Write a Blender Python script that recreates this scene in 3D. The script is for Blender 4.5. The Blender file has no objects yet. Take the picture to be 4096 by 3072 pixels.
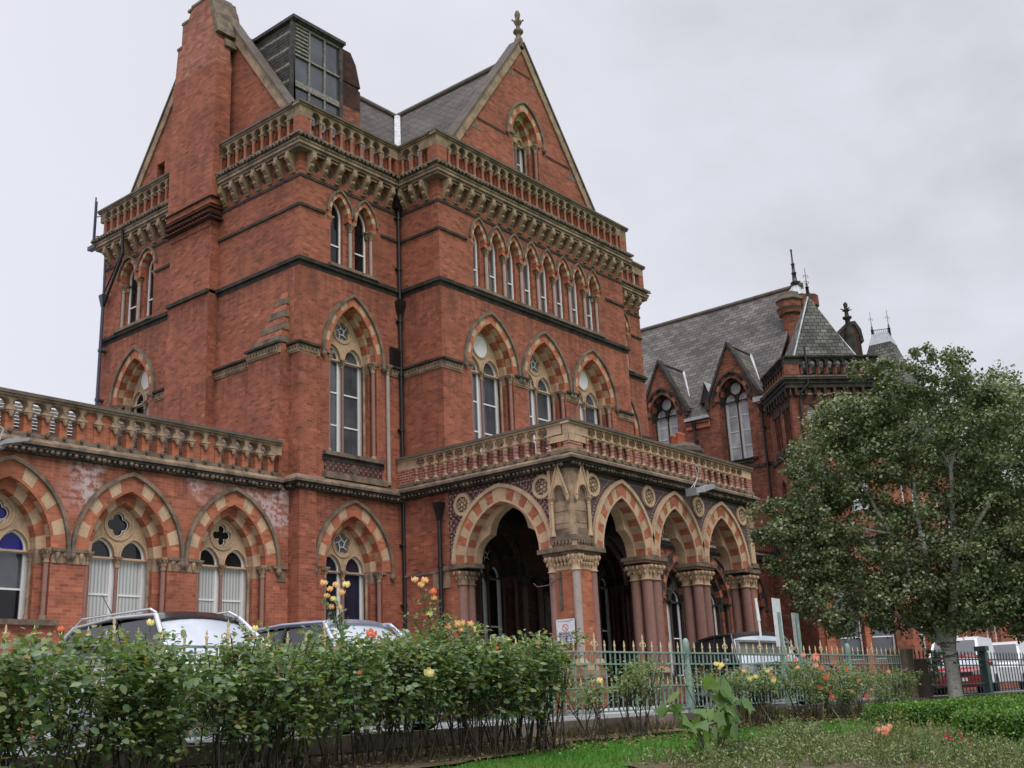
import bpy, math, random
from math import sin, cos, pi, sqrt, radians, atan2, hypot
from mathutils import Vector, Matrix
from mathutils.geometry import tessellate_polygon
random.seed(7)
SC = bpy.context.scene
COL = SC.collection

# ---------------------------------------------------------------- camera
YAW, PITCH, ROLL = radians(38.8367), radians(16.278), radians(-2.698)
_f = Vector((cos(PITCH)*cos(YAW), cos(PITCH)*sin(YAW), sin(PITCH)))
_r = Vector((sin(YAW), -cos(YAW), 0))
_u = _r.cross(_f)
_R = cos(ROLL)*_r + sin(ROLL)*_u
_U = -sin(ROLL)*_r + cos(ROLL)*_u
cd = bpy.data.cameras.new('camera')
cam = bpy.data.objects.new('camera', cd)
COL.objects.link(cam)
cam.matrix_world = Matrix(((_R.x, _U.x, -_f.x, 0), (_R.y, _U.y, -_f.y, 0), (_R.z, _U.z, -_f.z, 0), (0, 0, 0, 1)))
cd.sensor_width = 36.0
cd.lens = 36.0*4417.2/4096.0
cd.clip_start = 0.1
cd.clip_end = 3000
SC.camera = cam

# ---------------------------------------------------------------- sky, sun, exposure
SUN_EL, SUN_AZ = radians(52), radians(-112)     # direction towards the sun (azimuth from +X, counter-clockwise)
SC.view_settings.view_transform = 'Standard'
SC.view_settings.look = 'None'
SC.view_settings.gamma = 1.0
SC.view_settings.exposure = 0.08
W = bpy.data.worlds.new('World')
SC.world = W
W.use_nodes = True
nt = W.node_tree
nt.nodes.clear()
def wn(t, **k):
    n = nt.nodes.new(t)
    for a, b in k.items(): setattr(n, a, b)
    return n
sky = wn('ShaderNodeTexSky', sky_type='NISHITA', sun_disc=False)
sky.sun_elevation = SUN_EL
sky.sun_rotation = radians(90) - SUN_AZ
sky.dust_density = 4.0
tc = wn('ShaderNodeTexCoord')
sep = wn('ShaderNodeSeparateXYZ')
nt.links.new(tc.outputs['Generated'], sep.inputs[0])
# thick cloud deck: noise on the direction flattened towards the horizon, brighter overhead
mp = wn('ShaderNodeMapping'); mp.inputs['Scale'].default_value = (1.0, 1.0, 1.7)
nt.links.new(tc.outputs['Generated'], mp.inputs[0])
nz = wn('ShaderNodeTexNoise'); nz.inputs['Scale'].default_value = 3.3; nz.inputs['Detail'].default_value = 7; nz.inputs['Roughness'].default_value = .52; nz.inputs['Distortion'].default_value = .1
nt.links.new(mp.outputs[0], nz.inputs['Vector'])
dotn = wn('ShaderNodeVectorMath', operation='DOT_PRODUCT'); dotn.inputs[1].default_value = (0.72, -0.69, -0.05)
nt.links.new(tc.outputs['Generated'], dotn.inputs[0])
# dark bank of cloud towards the right of the view
mr = wn('ShaderNodeMapRange'); mr.inputs[1].default_value = -.35; mr.inputs[2].default_value = .80; mr.inputs[3].default_value = 0.0; mr.inputs[4].default_value = 1.0
nt.links.new(dotn.outputs['Value'], mr.inputs[0])
mr2 = wn('ShaderNodeMapRange'); mr2.inputs[1].default_value = .36; mr2.inputs[2].default_value = .62; mr2.inputs[3].default_value = 0.22; mr2.inputs[4].default_value = 1.0
nt.links.new(nz.outputs['Fac'], mr2.inputs[0])
ml = wn('ShaderNodeMath', operation='MULTIPLY')
nt.links.new(mr.outputs[0], ml.inputs[0]); nt.links.new(mr2.outputs[0], ml.inputs[1])
cr = wn('ShaderNodeValToRGB')
cr.color_ramp.elements[0].position = 0.0; cr.color_ramp.elements[0].color = (.80, .81, .90, 1)
cr.color_ramp.elements[1].position = 1.0; cr.color_ramp.elements[1].color = (.43, .44, .49, 1)
e = cr.color_ramp.elements.new(.45); e.color = (.66, .67, .735, 1)
nt.links.new(ml.outputs[0], cr.inputs[0])
# luminance grows towards the zenith above the view only, raised to add light on the walls
zr = wn('ShaderNodeMapRange'); zr.inputs[1].default_value = .60; zr.inputs[2].default_value = 1.0; zr.inputs[3].default_value = 1.0; zr.inputs[4].default_value = 3.6
nt.links.new(sep.outputs['Z'], zr.inputs[0])
vm = wn('ShaderNodeVectorMath', operation='SCALE')
nt.links.new(cr.outputs[0], vm.inputs[0]); nt.links.new(zr.outputs[0], vm.inputs['Scale'])
bg1 = wn('ShaderNodeBackground'); bg1.inputs['Strength'].default_value = 1.0
nt.links.new(vm.outputs[0], bg1.inputs[0])
bg2 = wn('ShaderNodeBackground'); bg2.inputs['Strength'].default_value = 0.08
nt.links.new(sky.outputs[0], bg2.inputs[0])
mx = wn('ShaderNodeMixShader'); mx.inputs[0].default_value = 0.94
nt.links.new(bg2.outputs[0], mx.inputs[1]); nt.links.new(bg1.outputs[0], mx.inputs[2])
wo = wn('ShaderNodeOutputWorld')
nt.links.new(mx.outputs[0], wo.inputs[0])
sd = bpy.data.lights.new('sun', 'SUN'); sd.energy = 1.5; sd.angle = radians(35); sd.color = (1, .97, .92)
so = bpy.data.objects.new('sun', sd); COL.objects.link(so)
so.rotation_euler = Vector((cos(SUN_EL)*cos(SUN_AZ), cos(SUN_EL)*sin(SUN_AZ), sin(SUN_EL))).to_track_quat('Z', 'Y').to_euler()

# ---------------------------------------------------------------- materials
MATS = {}
class NT:
    def __init__(s, name):
        m = bpy.data.materials.new(name); m.use_nodes = True
        s.m = m; s.t = m.node_tree; s.p = s.t.nodes['Principled BSDF']; MATS[name] = m
    def n(s, t, **k):
        x = s.t.nodes.new(t)
        for a, b in k.items():
            if a.startswith('i_'):
                key = a[2:]; key = int(key) if key.isdigit() else key.replace('_', ' ')
                x.inputs[key].default_value = b
            else: setattr(x, a, b)
        return x
    def l(s, a, b): s.t.links.new(a, b)
    def uv(s):
        if not hasattr(s, '_uv'): s._uv = s.n('ShaderNodeUVMap')
        return s._uv.outputs[0]
    def obj(s):
        if not hasattr(s, '_ob'): s._ob = s.n('ShaderNodeTexCoord')
        return s._ob.outputs['Object']
    def geo(s):
        if not hasattr(s, '_g'): s._g = s.n('ShaderNodeNewGeometry')
        return s._g
    def noise(s, vec, scale, detail=4, rough=.55, dist=0):
        x = s.n('ShaderNodeTexNoise'); x.inputs['Scale'].default_value = scale; x.inputs['Detail'].default_value = detail
        x.inputs['Roughness'].default_value = rough; x.inputs['Distortion'].default_value = dist
        s.l(vec, x.inputs['Vector']); return x.outputs['Fac']
    def ramp(s, fac, pts):
        x = s.n('ShaderNodeValToRGB'); r = x.color_ramp
        while len(r.elements) < len(pts): r.elements.new(.5)
        for e, (p, c) in zip(r.elements, pts):
            e.position = p; e.color = (c, c, c, 1) if not hasattr(c, '__len__') else (*c, 1)
        s.l(fac, x.inputs[0]); return x.outputs[0]
    def mix(s, fac, a, b, mode='MIX'):
        x = s.n('ShaderNodeMix', data_type='RGBA', blend_type=mode)
        for v, i in ((fac, 0), (a, 6), (b, 7)):
            if hasattr(v, 'is_output'): s.l(v, x.inputs[i])
            elif hasattr(v, '__len__'): x.inputs[i].default_value = (*v, 1)
            else: x.inputs[i].default_value = v
        return x.outputs[2]
    def math(s, op, a, b=0.0, clamp=False):
        x = s.n('ShaderNodeMath', operation=op, use_clamp=clamp)
        for v, i in ((a, 0), (b, 1)):
            if hasattr(v, 'is_output'): s.l(v, x.inputs[i])
            else: x.inputs[i].default_value = v
        return x.outputs[0]
    def base(s, c): 
        if hasattr(c, 'is_output'): s.l(c, s.p.inputs['Base Color'])
        else: s.p.inputs['Base Color'].default_value = (*c, 1)
        return s
    def bump(s, h, strength=.3, dist=.02):
        x = s.n('ShaderNodeBump'); x.inputs['Strength'].default_value = strength; x.inputs['Distance'].default_value = dist
        s.l(h, x.inputs['Height']); s.l(x.outputs[0], s.p.inputs['Normal']); return s
    def set(s, rough=None, metal=None, spec=None, coat=None):
        if rough is not None: s.p.inputs['Roughness'].default_value = rough
        if metal is not None: s.p.inputs['Metallic'].default_value = metal
        if spec is not None: s.p.inputs['Specular IOR Level'].default_value = spec
        if coat is not None: s.p.inputs['Coat Weight'].default_value = coat
        return s

def brick_mat(name, c1, c2, mortar, dark, soot=.35, white=0.0, msize=.010):
    k = NT(name); uv = k.uv(); ob = k.obj()
    b = k.n('ShaderNodeTexBrick', offset=.5)
    b.inputs['Scale'].default_value = 1.0; b.inputs['Brick Width'].default_value = .235; b.inputs['Row Height'].default_value = .083
    b.inputs['Mortar Size'].default_value = msize; b.inputs['Mortar Smooth'].default_value = .2; b.inputs['Bias'].default_value = -.15
    b.inputs['Color1'].default_value = (*c1, 1); b.inputs['Color2'].default_value = (*c2, 1); b.inputs['Mortar'].default_value = (*mortar, 1)
    k.l(uv, b.inputs['Vector'])
    col = b.outputs['Color']
    # a second brick grid of the same size picks single dark and single pale bricks
    b2 = k.n('ShaderNodeTexBrick', offset=.5)
    b2.inputs['Scale'].default_value = 1.0; b2.inputs['Brick Width'].default_value = .235; b2.inputs['Row Height'].default_value = .083; b2.inputs['Mortar Size'].default_value = 0.0
    b2.inputs['Color1'].default_value = (0, 0, 0, 1); b2.inputs['Color2'].default_value = (1, 1, 1, 1)
    mp = k.n('ShaderNodeMapping'); mp.inputs['Location'].default_value = (.235*14, .083*22, 0); k.l(uv, mp.inputs[0]); k.l(mp.outputs[0], b2.inputs['Vector'])
    odd = k.ramp(b2.outputs['Color'], [(0.0, .70), (.2, .90), (.75, 1.0), (.93, 1.06), (1.0, 1.28)])
    col = k.mix(1.0, col, odd, 'MULTIPLY')
    n1 = k.noise(uv, .45, 5, .6)
    col = k.mix(1.0, col, k.ramp(n1, [(.28, .68), (.5, 1.0), (.72, 1.18)]), 'MULTIPLY')
    n2 = k.noise(uv, 2.2, 6, .65, .4)
    col = k.mix(k.ramp(n2, [(.50, 0.0), (.72, soot)]), col, dark)
    mp2 = k.n('ShaderNodeMapping'); mp2.inputs['Scale'].default_value = (1.6, .16, 1); k.l(uv, mp2.inputs[0])
    n3 = k.noise(mp2.outputs[0], 1.6, 5, .6)
    col = k.mix(k.ramp(n3, [(.54, 0.0), (.78, soot*.8)]), col, dark)
    if name in ('brick', 'brick_wing'):      # rain streaks running down from each projecting ledge
        spz = k.n('ShaderNodeSeparateXYZ'); k.l(uv, spz.inputs[0])
        led = k.ramp(k.math('MULTIPLY', spz.outputs['Y'], .05), [(0, 0), (.255, 0), (.312, .9), (.3125, 0), (.46, 0), (.515, .85), (.5155, 0), (.60, 0), (.655, .85), (.6555, 0), (.77, 0), (.802, .6), (.803, 0)])
        mp3 = k.n('ShaderNodeMapping'); mp3.inputs['Scale'].default_value = (3.2, .22, 1); k.l(uv, mp3.inputs[0])
        n6 = k.noise(mp3.outputs[0], 1.7, 4, .6)
        col = k.mix(k.math('MULTIPLY', led, k.ramp(n6, [(.42, 0.0), (.66, .85)])), col, dark)
    if white:
        n4 = k.noise(uv, .42, 2, .5); n5 = k.noise(uv, 6.0, 4, .7)
        sp = k.n('ShaderNodeSeparateXYZ'); k.l(uv, sp.inputs[0])
        hi = k.ramp(k.math('MULTIPLY', sp.outputs['Y'], .125), [(.60, 0.0), (.66, 1.0), (.80, 1.0), (.82, 0.0)])
        w = k.math('MULTIPLY', k.ramp(n4, [(.46, 0), (.54, 1)]), k.ramp(n5, [(.42, 0), (.54, white)]))
        w = k.math('MULTIPLY', w, hi)
        w = k.math('MULTIPLY', w, k.ramp(k.math('MULTIPLY', sp.outputs['X'], .0625), [(.44, 0), (.50, 1), (.68, 1), (.72, .15), (.80, .9), (.88, .9), (.90, .2)]))
        w = k.math('MULTIPLY', w, k.ramp(b2.outputs['Color'], [(.1, .35), (.4, 1)]))
        col = k.mix(w, col, (.52, .42, .42))
    k.base(col).set(rough=.9, spec=.25)
    k.bump(k.mix(.5, b.outputs['Fac'], n2), -.35, .012)
    return k.m
brick_mat('brick', (.382, .118, .066), (.245, .073, .044), (.32, .145, .100), (.100, .046, .036), .55)
brick_mat('brick_wing', (.430, .138, .076), (.320, .095, .054), (.37, .175, .125), (.115, .048, .038), .45, white=1.0)
brick_mat('brick_chim', (.45, .19, .125), (.29, .092, .058), (.33, .15, .105), (.10, .046, .036), .5)
brick_mat('brick_orange', (.50, .160, .080), (.39, .110, .058), (.38, .18, .12), (.18, .07, .05), .3, msize=.012)
brick_mat('brick_pale_joint', (.34, .085, .050), (.25, .062, .042), (.42, .30, .25), (.12, .04, .03), .3, msize=.013)
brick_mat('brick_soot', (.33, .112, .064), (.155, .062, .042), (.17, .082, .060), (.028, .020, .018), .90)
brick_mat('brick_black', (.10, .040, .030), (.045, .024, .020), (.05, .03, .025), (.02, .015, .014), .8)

def stone_mat(name, c, dark, amt, sc=2.5):
    k = NT(name); ob = k.obj()
    n = k.noise(ob, sc, 7, .68, .3); n2 = k.noise(ob, sc*9, 4, .6)
    up = k.n('ShaderNodeSeparateXYZ'); k.l(k.geo().outputs['Normal'], up.inputs[0])
    col = k.mix(k.ramp(n2, [(.3, 0), (.7, 1)]), tuple(x*.84 for x in c), tuple(min(1, x*1.12) for x in c))
    f = k.ramp(n, [(.56-.30*amt, 0), (.86-.30*amt, 1)])
    f = k.math('ADD', f, k.math('MULTIPLY', k.math('MAXIMUM', up.outputs['Z'], 0.0), .5), clamp=True)   # dirt and lichen lie on ledges
    col = k.mix(k.math('MULTIPLY', f, min(1, .55+amt*.4)), col, dark)
    k.base(col).set(rough=.88, spec=.25).bump(k.mix(.5, n, n2), .5, .02)
    return k.m
stone_mat('stone', (.425, .295, .195), (.075, .056, .046), .58)
stone_mat('stone_clean', (.57, .395, .255), (.16, .125, .095), .34)
stone_mat('stone_worn', (.27, .195, .140), (.050, .044, .038), .68)
stone_mat('stone_black', (.080, .068, .056), (.018, .016, .016), .8)
stone_mat('coping', (.155, .125, .100), (.050, .042, .040), .45)
stone_mat('granite', (.300, .165, .135), (.15, .09, .08), .20, 6)
stone_mat('granite_pale', (.40, .335, .300), (.24, .19, .17), .25, 6)
stone_mat('kerb', (.24, .19, .165), (.08, .065, .055), .5)
stone_mat('granite_dark', (.10, .060, .052), (.04, .03, .03), .3, 6)

def slate_mat(name, c1, c2, w=.34, h=.16):
    k = NT(name); uv = k.uv()
    b = k.n('ShaderNodeTexBrick', offset=.5)
    b.inputs['Scale'].default_value = 1.0; b.inputs['Brick Width'].default_value = w; b.inputs['Row Height'].default_value = h
    b.inputs['Mortar Size'].default_value = .022; b.inputs['Mortar Smooth'].default_value = .3
    b.inputs['Color1'].default_value = (*c1, 1); b.inputs['Color2'].default_value = (*c2, 1); b.inputs['Mortar'].default_value = (.028, .026, .027, 1)
    k.l(uv, b.inputs['Vector'])
    n1 = k.noise(uv, .5, 5, .6); n2 = k.noise(uv, 3.5, 5, .6)
    col = k.mix(1.0, b.outputs['Color'], k.ramp(n1, [(.3, .62), (.7, 1.35)]), 'MULTIPLY')
    col = k.mix(k.ramp(n2, [(.55, 0), (.75, .45)]), col, (.17, .17, .13))
    k.base(col).set(rough=.8, spec=.18).bump(b.outputs['Fac'], -.7, .03)
    return k.m
slate_mat('slate', (.135, .110, .096), (.075, .064, .058), .36, .17)
slate_mat('slate_grey', (.150, .132, .118), (.075, .068, .064), .50, .30)
slate_mat('slate_green', (.185, .180, .155), (.075, .073, .069), .32, .21)

def plain(name, c, rough=.6, metal=0, spec=.4, vary=.12, sc=8, coat=0):
    k = NT(name); n = k.noise(k.obj(), sc, 4, .6)
    col = k.mix(k.ramp(n, [(.3, 0), (.7, 1)]), tuple(x*(1-vary) for x in c), tuple(min(1, x*(1+vary)) for x in c))
    k.base(col).set(rough=rough, metal=metal, spec=spec, coat=coat); return k.m
plain('lead', (.40, .41, .42), .55, .2, vary=.25)
plain('lead_white', (.44, .44, .45), .6, vary=.35, sc=4)
plain('white_paint', (.82, .82, .81), .45, vary=.06)
plain('grey_paint', (.30, .30, .30), .5)
plain('black_iron', (.012, .012, .014), .38, 0, .5)
plain('blue_iron', (.050, .058, .085), .38, 0, .5)
plain('timber_dark', (.060, .052, .046), .8, vary=.6, sc=5)
plain('timber_peel', (.22, .20, .18), .8, vary=.7, sc=14)
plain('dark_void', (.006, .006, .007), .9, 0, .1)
plain('shade_dark', (.032, .022, .020), .9, 0, .1, vary=.3)  # near-black base colour paints the deep shade of interiors
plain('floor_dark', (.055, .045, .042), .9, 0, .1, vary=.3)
plain('dead_leaf', (.16, .095, .05), .8, vary=.5)
plain('terracotta', (.42, .11, .06), .8)
plain('panel_cream', (.58, .47, .38), .7)
plain('louvre', (.018, .018, .022), .5)
plain('lamp_grey', (.34, .34, .35), .4, .3)
plain('cable', (.55, .55, .54), .5)
plain('board_white', (.72, .73, .77), .35)
plain('board_grey', (.24, .24, .235), .5, vary=.2)
plain('sign_blue', (.28, .33, .68), .5)
plain('sign_red', (.55, .07, .05), .5)
plain('sign_ink', (.035, .035, .04), .5)
plain('rust_metal', (.10, .085, .07), .7, vary=.5)
plain('gate_brown', (.15, .105, .085), .85, vary=.25)
plain('paint_green_dark', (.035, .060, .060), .5)

def glass_mat(name, c, rough=.04, spec=.9):
    k = NT(name); n = k.noise(k.obj(), 1.3, 3, .5)
    k.base(k.mix(k.ramp(n, [(.3, 0), (.7, 1)]), tuple(x*.6 for x in c), tuple(x*1.3 for x in c)))
    k.set(rough=rough, spec=spec); k.bump(n, .08, .05); return k.m
glass_mat('glass', (.075, .082, .095)); glass_mat('glass_dark', (.010, .010, .012), .06, .5); glass_mat('glass_sky', (.19, .20, .23), .25)
glass_mat('glass_blue', (.010, .010, .22), .15, .4); glass_mat('glass_white', (.46, .47, .49), .3, .5); glass_mat('glass_deep_blue', (.016, .018, .040), .1, .6)
def blinds():
    k = NT('blinds'); w = k.n('ShaderNodeTexWave', wave_type='BANDS', bands_direction='X'); w.inputs['Scale'].default_value = 3.2; w.inputs['Distortion'].default_value = .6; w.inputs['Detail'].default_value = 1
    k.l(k.uv(), w.inputs['Vector'])
    k.base(k.ramp(w.outputs['Fac'], [(0, (.30, .31, .30)), (.4, (.46, .47, .46)), (1, (.56, .57, .56))])).set(rough=.55, spec=.5, coat=.6)
blinds()
def mosaic(name, g1, g2, dotc, sc):
    k = NT(name); uv = k.uv()
    b = k.n('ShaderNodeTexBrick', offset=.5); b.inputs['Scale'].default_value = 1.0; b.inputs['Brick Width'].default_value = .30; b.inputs['Row Height'].default_value = .15; b.inputs['Mortar Size'].default_value = .006
    b.inputs['Color1'].default_value = (*g1, 1); b.inputs['Color2'].default_value = (*g2, 1); b.inputs['Mortar'].default_value = (.16, .10, .09, 1)
    k.l(uv, b.inputs['Vector'])
    col = b.outputs['Color']
    if sc:
        mpp = k.n('ShaderNodeMapping'); mpp.inputs['Rotation'].default_value = (0, 0, radians(45)); mpp.inputs['Scale'].default_value = (sc, sc, 1); k.l(uv, mpp.inputs[0])
        v = k.n('ShaderNodeTexVoronoi'); v.inputs['Scale'].default_value = 1.0; v.inputs['Randomness'].default_value = 0.0; k.l(mpp.outputs[0], v.inputs['Vector'])
        col = k.mix(k.ramp(v.outputs['Distance'], [(.0, 1), (.24, .9), (.36, 0)]), col, dotc)
    n = k.noise(uv, 3, 5, .6)
    col = k.mix(1.0, col, k.ramp(n, [(.3, .75), (.7, 1.2)]), 'MULTIPLY')
    k.base(col).set(rough=.6); return k.m
mosaic('mosaic_red', (.055, .026, .026), (.045, .022, .024), (.30, .14, .12), 7.0)
mosaic('mosaic_plum', (.105, .058, .060), (.085, .046, .050), (.4, .3, .28), 0)
mosaic('tile_band', (.050, .022, .020), (.042, .020, .020), (.24, .10, .08), 7.0)
plain('bead_white', (.42, .36, .33), .6)

def leaf_mat(name, cols, trans=.25, rough=.45, spec=.35):
    k = NT(name); g = k.geo()
    col = k.ramp(g.outputs['Random Per Island'], [(i/(len(cols)-1), c) for i, c in enumerate(cols)])
    k.base(col).set(rough=rough, spec=spec)
    tr = k.n('ShaderNodeBsdfTranslucent'); k.l(k.mix(1.0, col, (1.3, 1.5, .6), 'MULTIPLY'), tr.inputs[0])
    ms = k.n('ShaderNodeMixShader'); ms.inputs[0].default_value = trans
    k.l(k.p.outputs[0], ms.inputs[1]); k.l(tr.outputs[0], ms.inputs[2])
    k.l(ms.outputs[0], k.t.nodes['Material Output'].inputs[0]); return k.m
leaf_mat('rose_leaf', [(.055, .105, .045), (.100, .170, .070), (.140, .215, .105), (.215, .29, .170), (.23, .26, .09), (.15, .20, .06), (.080, .145, .070)], .28, .48, .45)
leaf_mat('rose_leaf_light', [(.12, .18, .05), (.20, .24, .06), (.26, .24, .07), (.30, .18, .07), (.16, .22, .06)], .35)
leaf_mat('birch_leaf', [(.046, .068, .030), (.080, .112, .042), (.120, .152, .058), (.175, .20, .085), (.30, .32, .18), (.07, .10, .042), (.14, .165, .065)], .22, .42, .55)  # the palest tone paints glints of light on the leaves
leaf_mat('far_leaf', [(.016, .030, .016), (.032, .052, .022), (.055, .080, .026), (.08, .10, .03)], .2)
leaf_mat('weed_leaf', [(.11, .17, .055), (.17, .22, .08), (.25, .26, .12), (.33, .30, .17), (.12, .20, .06), (.15, .21, .07)], .2, .7, .2)
leaf_mat('vine_leaf', [(.07, .14, .04), (.11, .19, .05), (.17, .26, .06), (.10, .17, .07)], .35)
leaf_mat('box_leaf', [(.040, .105, .014), (.065, .155, .020), (.11, .22, .028), (.15, .27, .04)], .2)
leaf_mat('grass_blade', [(.050, .150, .014), (.075, .20, .022), (.11, .25, .035), (.09, .16, .04), (.15, .20, .06)], .25)
leaf_mat('dry_grass', [(.24, .19, .12), (.33, .26, .16), (.18, .15, .09), (.12, .11, .06)], .2, .8, .1)
leaf_mat('petal_peach', [(.88, .50, .34), (.90, .60, .42), (.90, .68, .48), (.88, .42, .28)], .3, .6)
leaf_mat('petal_coral', [(.86, .26, .18), (.86, .34, .26), (.84, .22, .15)], .3, .6)
leaf_mat('petal_pink', [(.86, .42, .38), (.88, .55, .50), (.84, .34, .32)], .3, .6)
leaf_mat('petal_yellow', [(.90, .74, .50), (.92, .82, .62), (.90, .68, .42)], .3, .6)
leaf_mat('petal_magenta', [(.62, .04, .13), (.55, .03, .10)], .3, .6)
leaf_mat('petal_white', [(.75, .72, .66), (.8, .78, .75)], .3, .6)
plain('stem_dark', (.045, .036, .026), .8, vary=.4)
plain('stem_green', (.085, .10, .045), .7, vary=.4)
def bark():
    k = NT('birch_bark'); ob = k.obj()
    mp = k.n('ShaderNodeMapping'); mp.inputs['Scale'].default_value = (1.2, 1.2, 5); k.l(ob, mp.inputs[0])
    n = k.noise(mp.outputs[0], 2.2, 6, .7, .5); n2 = k.noise(ob, 12, 4, .6)
    col = k.mix(k.ramp(n2, [(.3, 0), (.7, 1)]), (.30, .28, .25), (.46, .44, .40))
    col = k.mix(k.ramp(n, [(.53, 0), (.60, 1)]), col, (.05, .042, .038))
    k.base(col).set(rough=.85).bump(n, .5, .02)
bark()
plain('bark_dark', (.10, .085, .07), .9, vary=.4)
def ground_mats():
    k = NT('soil_grass'); ob = k.obj()
    n = k.noise(ob, .7, 5, .6); n2 = k.noise(ob, 9, 5, .65)
    col = k.mix(k.ramp(n2, [(.3, 0), (.7, 1)]), (.030, .105, .010), (.055, .175, .018))
    col = k.mix(k.ramp(n, [(.5, 0), (.66, .6)]), col, (.075, .10, .025))
    k.base(col).set(rough=.95, spec=.1).bump(n2, .6, .05)
    k = NT('soil'); n2 = k.noise(k.obj(), 7, 6, .7)
    k.base(k.ramp(n2, [(.3, (.045, .035, .022)), (.5, (.11, .09, .055)), (.7, (.19, .155, .10))])).set(rough=.95, spec=.1).bump(n2, .8, .05)
    k = NT('asphalt'); n = k.noise(k.obj(), .6, 5, .6); n2 = k.noise(k.obj(), 40, 3, .6)
    k.base(k.mix(k.ramp(n2, [(.3, 0), (.7, 1)]), k.ramp(n, [(.3, (.15, .15, .155)), (.7, (.21, .21, .215))]), (.17, .17, .175))).set(rough=.9, spec=.25).bump(n2, .3, .01)
    k = NT('paving'); b = k.n('ShaderNodeTexBrick'); b.inputs['Scale'].default_value = 1; b.inputs['Brick Width'].default_value = .9; b.inputs['Row Height'].default_value = .6; b.inputs['Mortar Size'].default_value = .01
    b.inputs['Color1'].default_value = (.40, .39, .37, 1); b.inputs['Color2'].default_value = (.33, .32, .31, 1); b.inputs['Mortar'].default_value = (.15, .14, .13, 1)
    k.l(k.obj(), b.inputs['Vector']); k.base(b.outputs['Color']).set(rough=.85)
    plain('road_white', (.62, .62, .61), .8, vary=.15)
ground_mats()
def fence_mat():
    k = NT('paint_green'); ob = k.obj(); n = k.noise(ob, 9, 5, .7)
    col = k.mix(k.ramp(n, [(.35, 0), (.6, 1)]), (.14, .225, .19), (.25, .35, .30))
    col = k.mix(k.ramp(n, [(.66, 0), (.72, 1)]), col, (.12, .075, .05))
    k.base(col).set(rough=.55)
    k = NT('paint_gold'); n = k.noise(k.obj(), 14, 4, .7)
    k.base(k.mix(k.ramp(n, [(.4, 0), (.7, 1)]), (.50, .40, .22), (.64, .54, .36))).set(rough=.55)
fence_mat()
def car_mat(name, c, metal=.3):
    k = NT(name); n = k.noise(k.obj(), 3, 3, .5)
    k.base(k.mix(k.ramp(n, [(.3, 0), (.7, 1)]), tuple(x*.92 for x in c), c)).set(rough=.28, metal=metal, coat=.8)
    k.p.inputs['Coat Roughness'].default_value = .06
car_mat('car_silver', (.50, .51, .54)); car_mat('car_blue_silver', (.38, .42, .52)); car_mat('car_black', (.025, .025, .028)); car_mat('car_red', (.36, .012, .014), .1); car_mat('car_white', (.75, .76, .78), 0)
glass_mat('screen_glass', (.16, .18, .21), .07, 1.0); glass_mat('car_window', (.028, .028, .030), .06, .7)
plain('car_screen_sky_sheen', (.40, .43, .48), .22, 0, .8, vary=.18, sc=2)  # pale base colour paints the sky's reflection onto the windscreens
plain('chrome', (.75, .75, .77), .15, 1)
plain('tyre', (.02, .02, .02), .85)
plain('trim_black', (.015, .015, .017), .5)
plain('tail_red', (.5, .02, .02), .2)
plain('plate_yellow', (.65, .50, .08), .4)
plain('plate_white', (.7, .7, .7), .4)
plain('reflector', (.5, .52, .55), .1, .6)
# ---------------------------------------------------------------- object helpers
WM = {}
def _link(o, parent, mw):
    COL.objects.link(o)
    WM[o.name] = mw.copy()
    if parent is not None:
        o.parent = parent
        o.matrix_basis = WM[parent.name].inverted() @ mw
    else:
        o.matrix_basis = mw
    return o
def tag(o, label=None, cat=None, group=None, kind=None):
    if label: o['label'] = label
    if cat: o['category'] = cat
    if group: o['group'] = group
    if kind: o['kind'] = kind
    return o
def T(x, y, z=0, a=0): return Matrix.Translation((x, y, z)) @ Matrix.Rotation(a, 4, 'Z')
def thing(name, x, y, z, label, cat, a=0, group=None):
    o = bpy.data.objects.new(name, None); o.empty_display_size = .2
    _link(o, None, T(x, y, z, a)); return tag(o, label, cat, group)
def world(o): return WM[o.name]
def part_of(parent, me, name, local):
    """link mesh me as child of parent at matrix local (in the parent's own frame)"""
    o = bpy.data.objects.new(name, me)
    return _link(o, parent, WM[parent.name] @ local)

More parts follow.
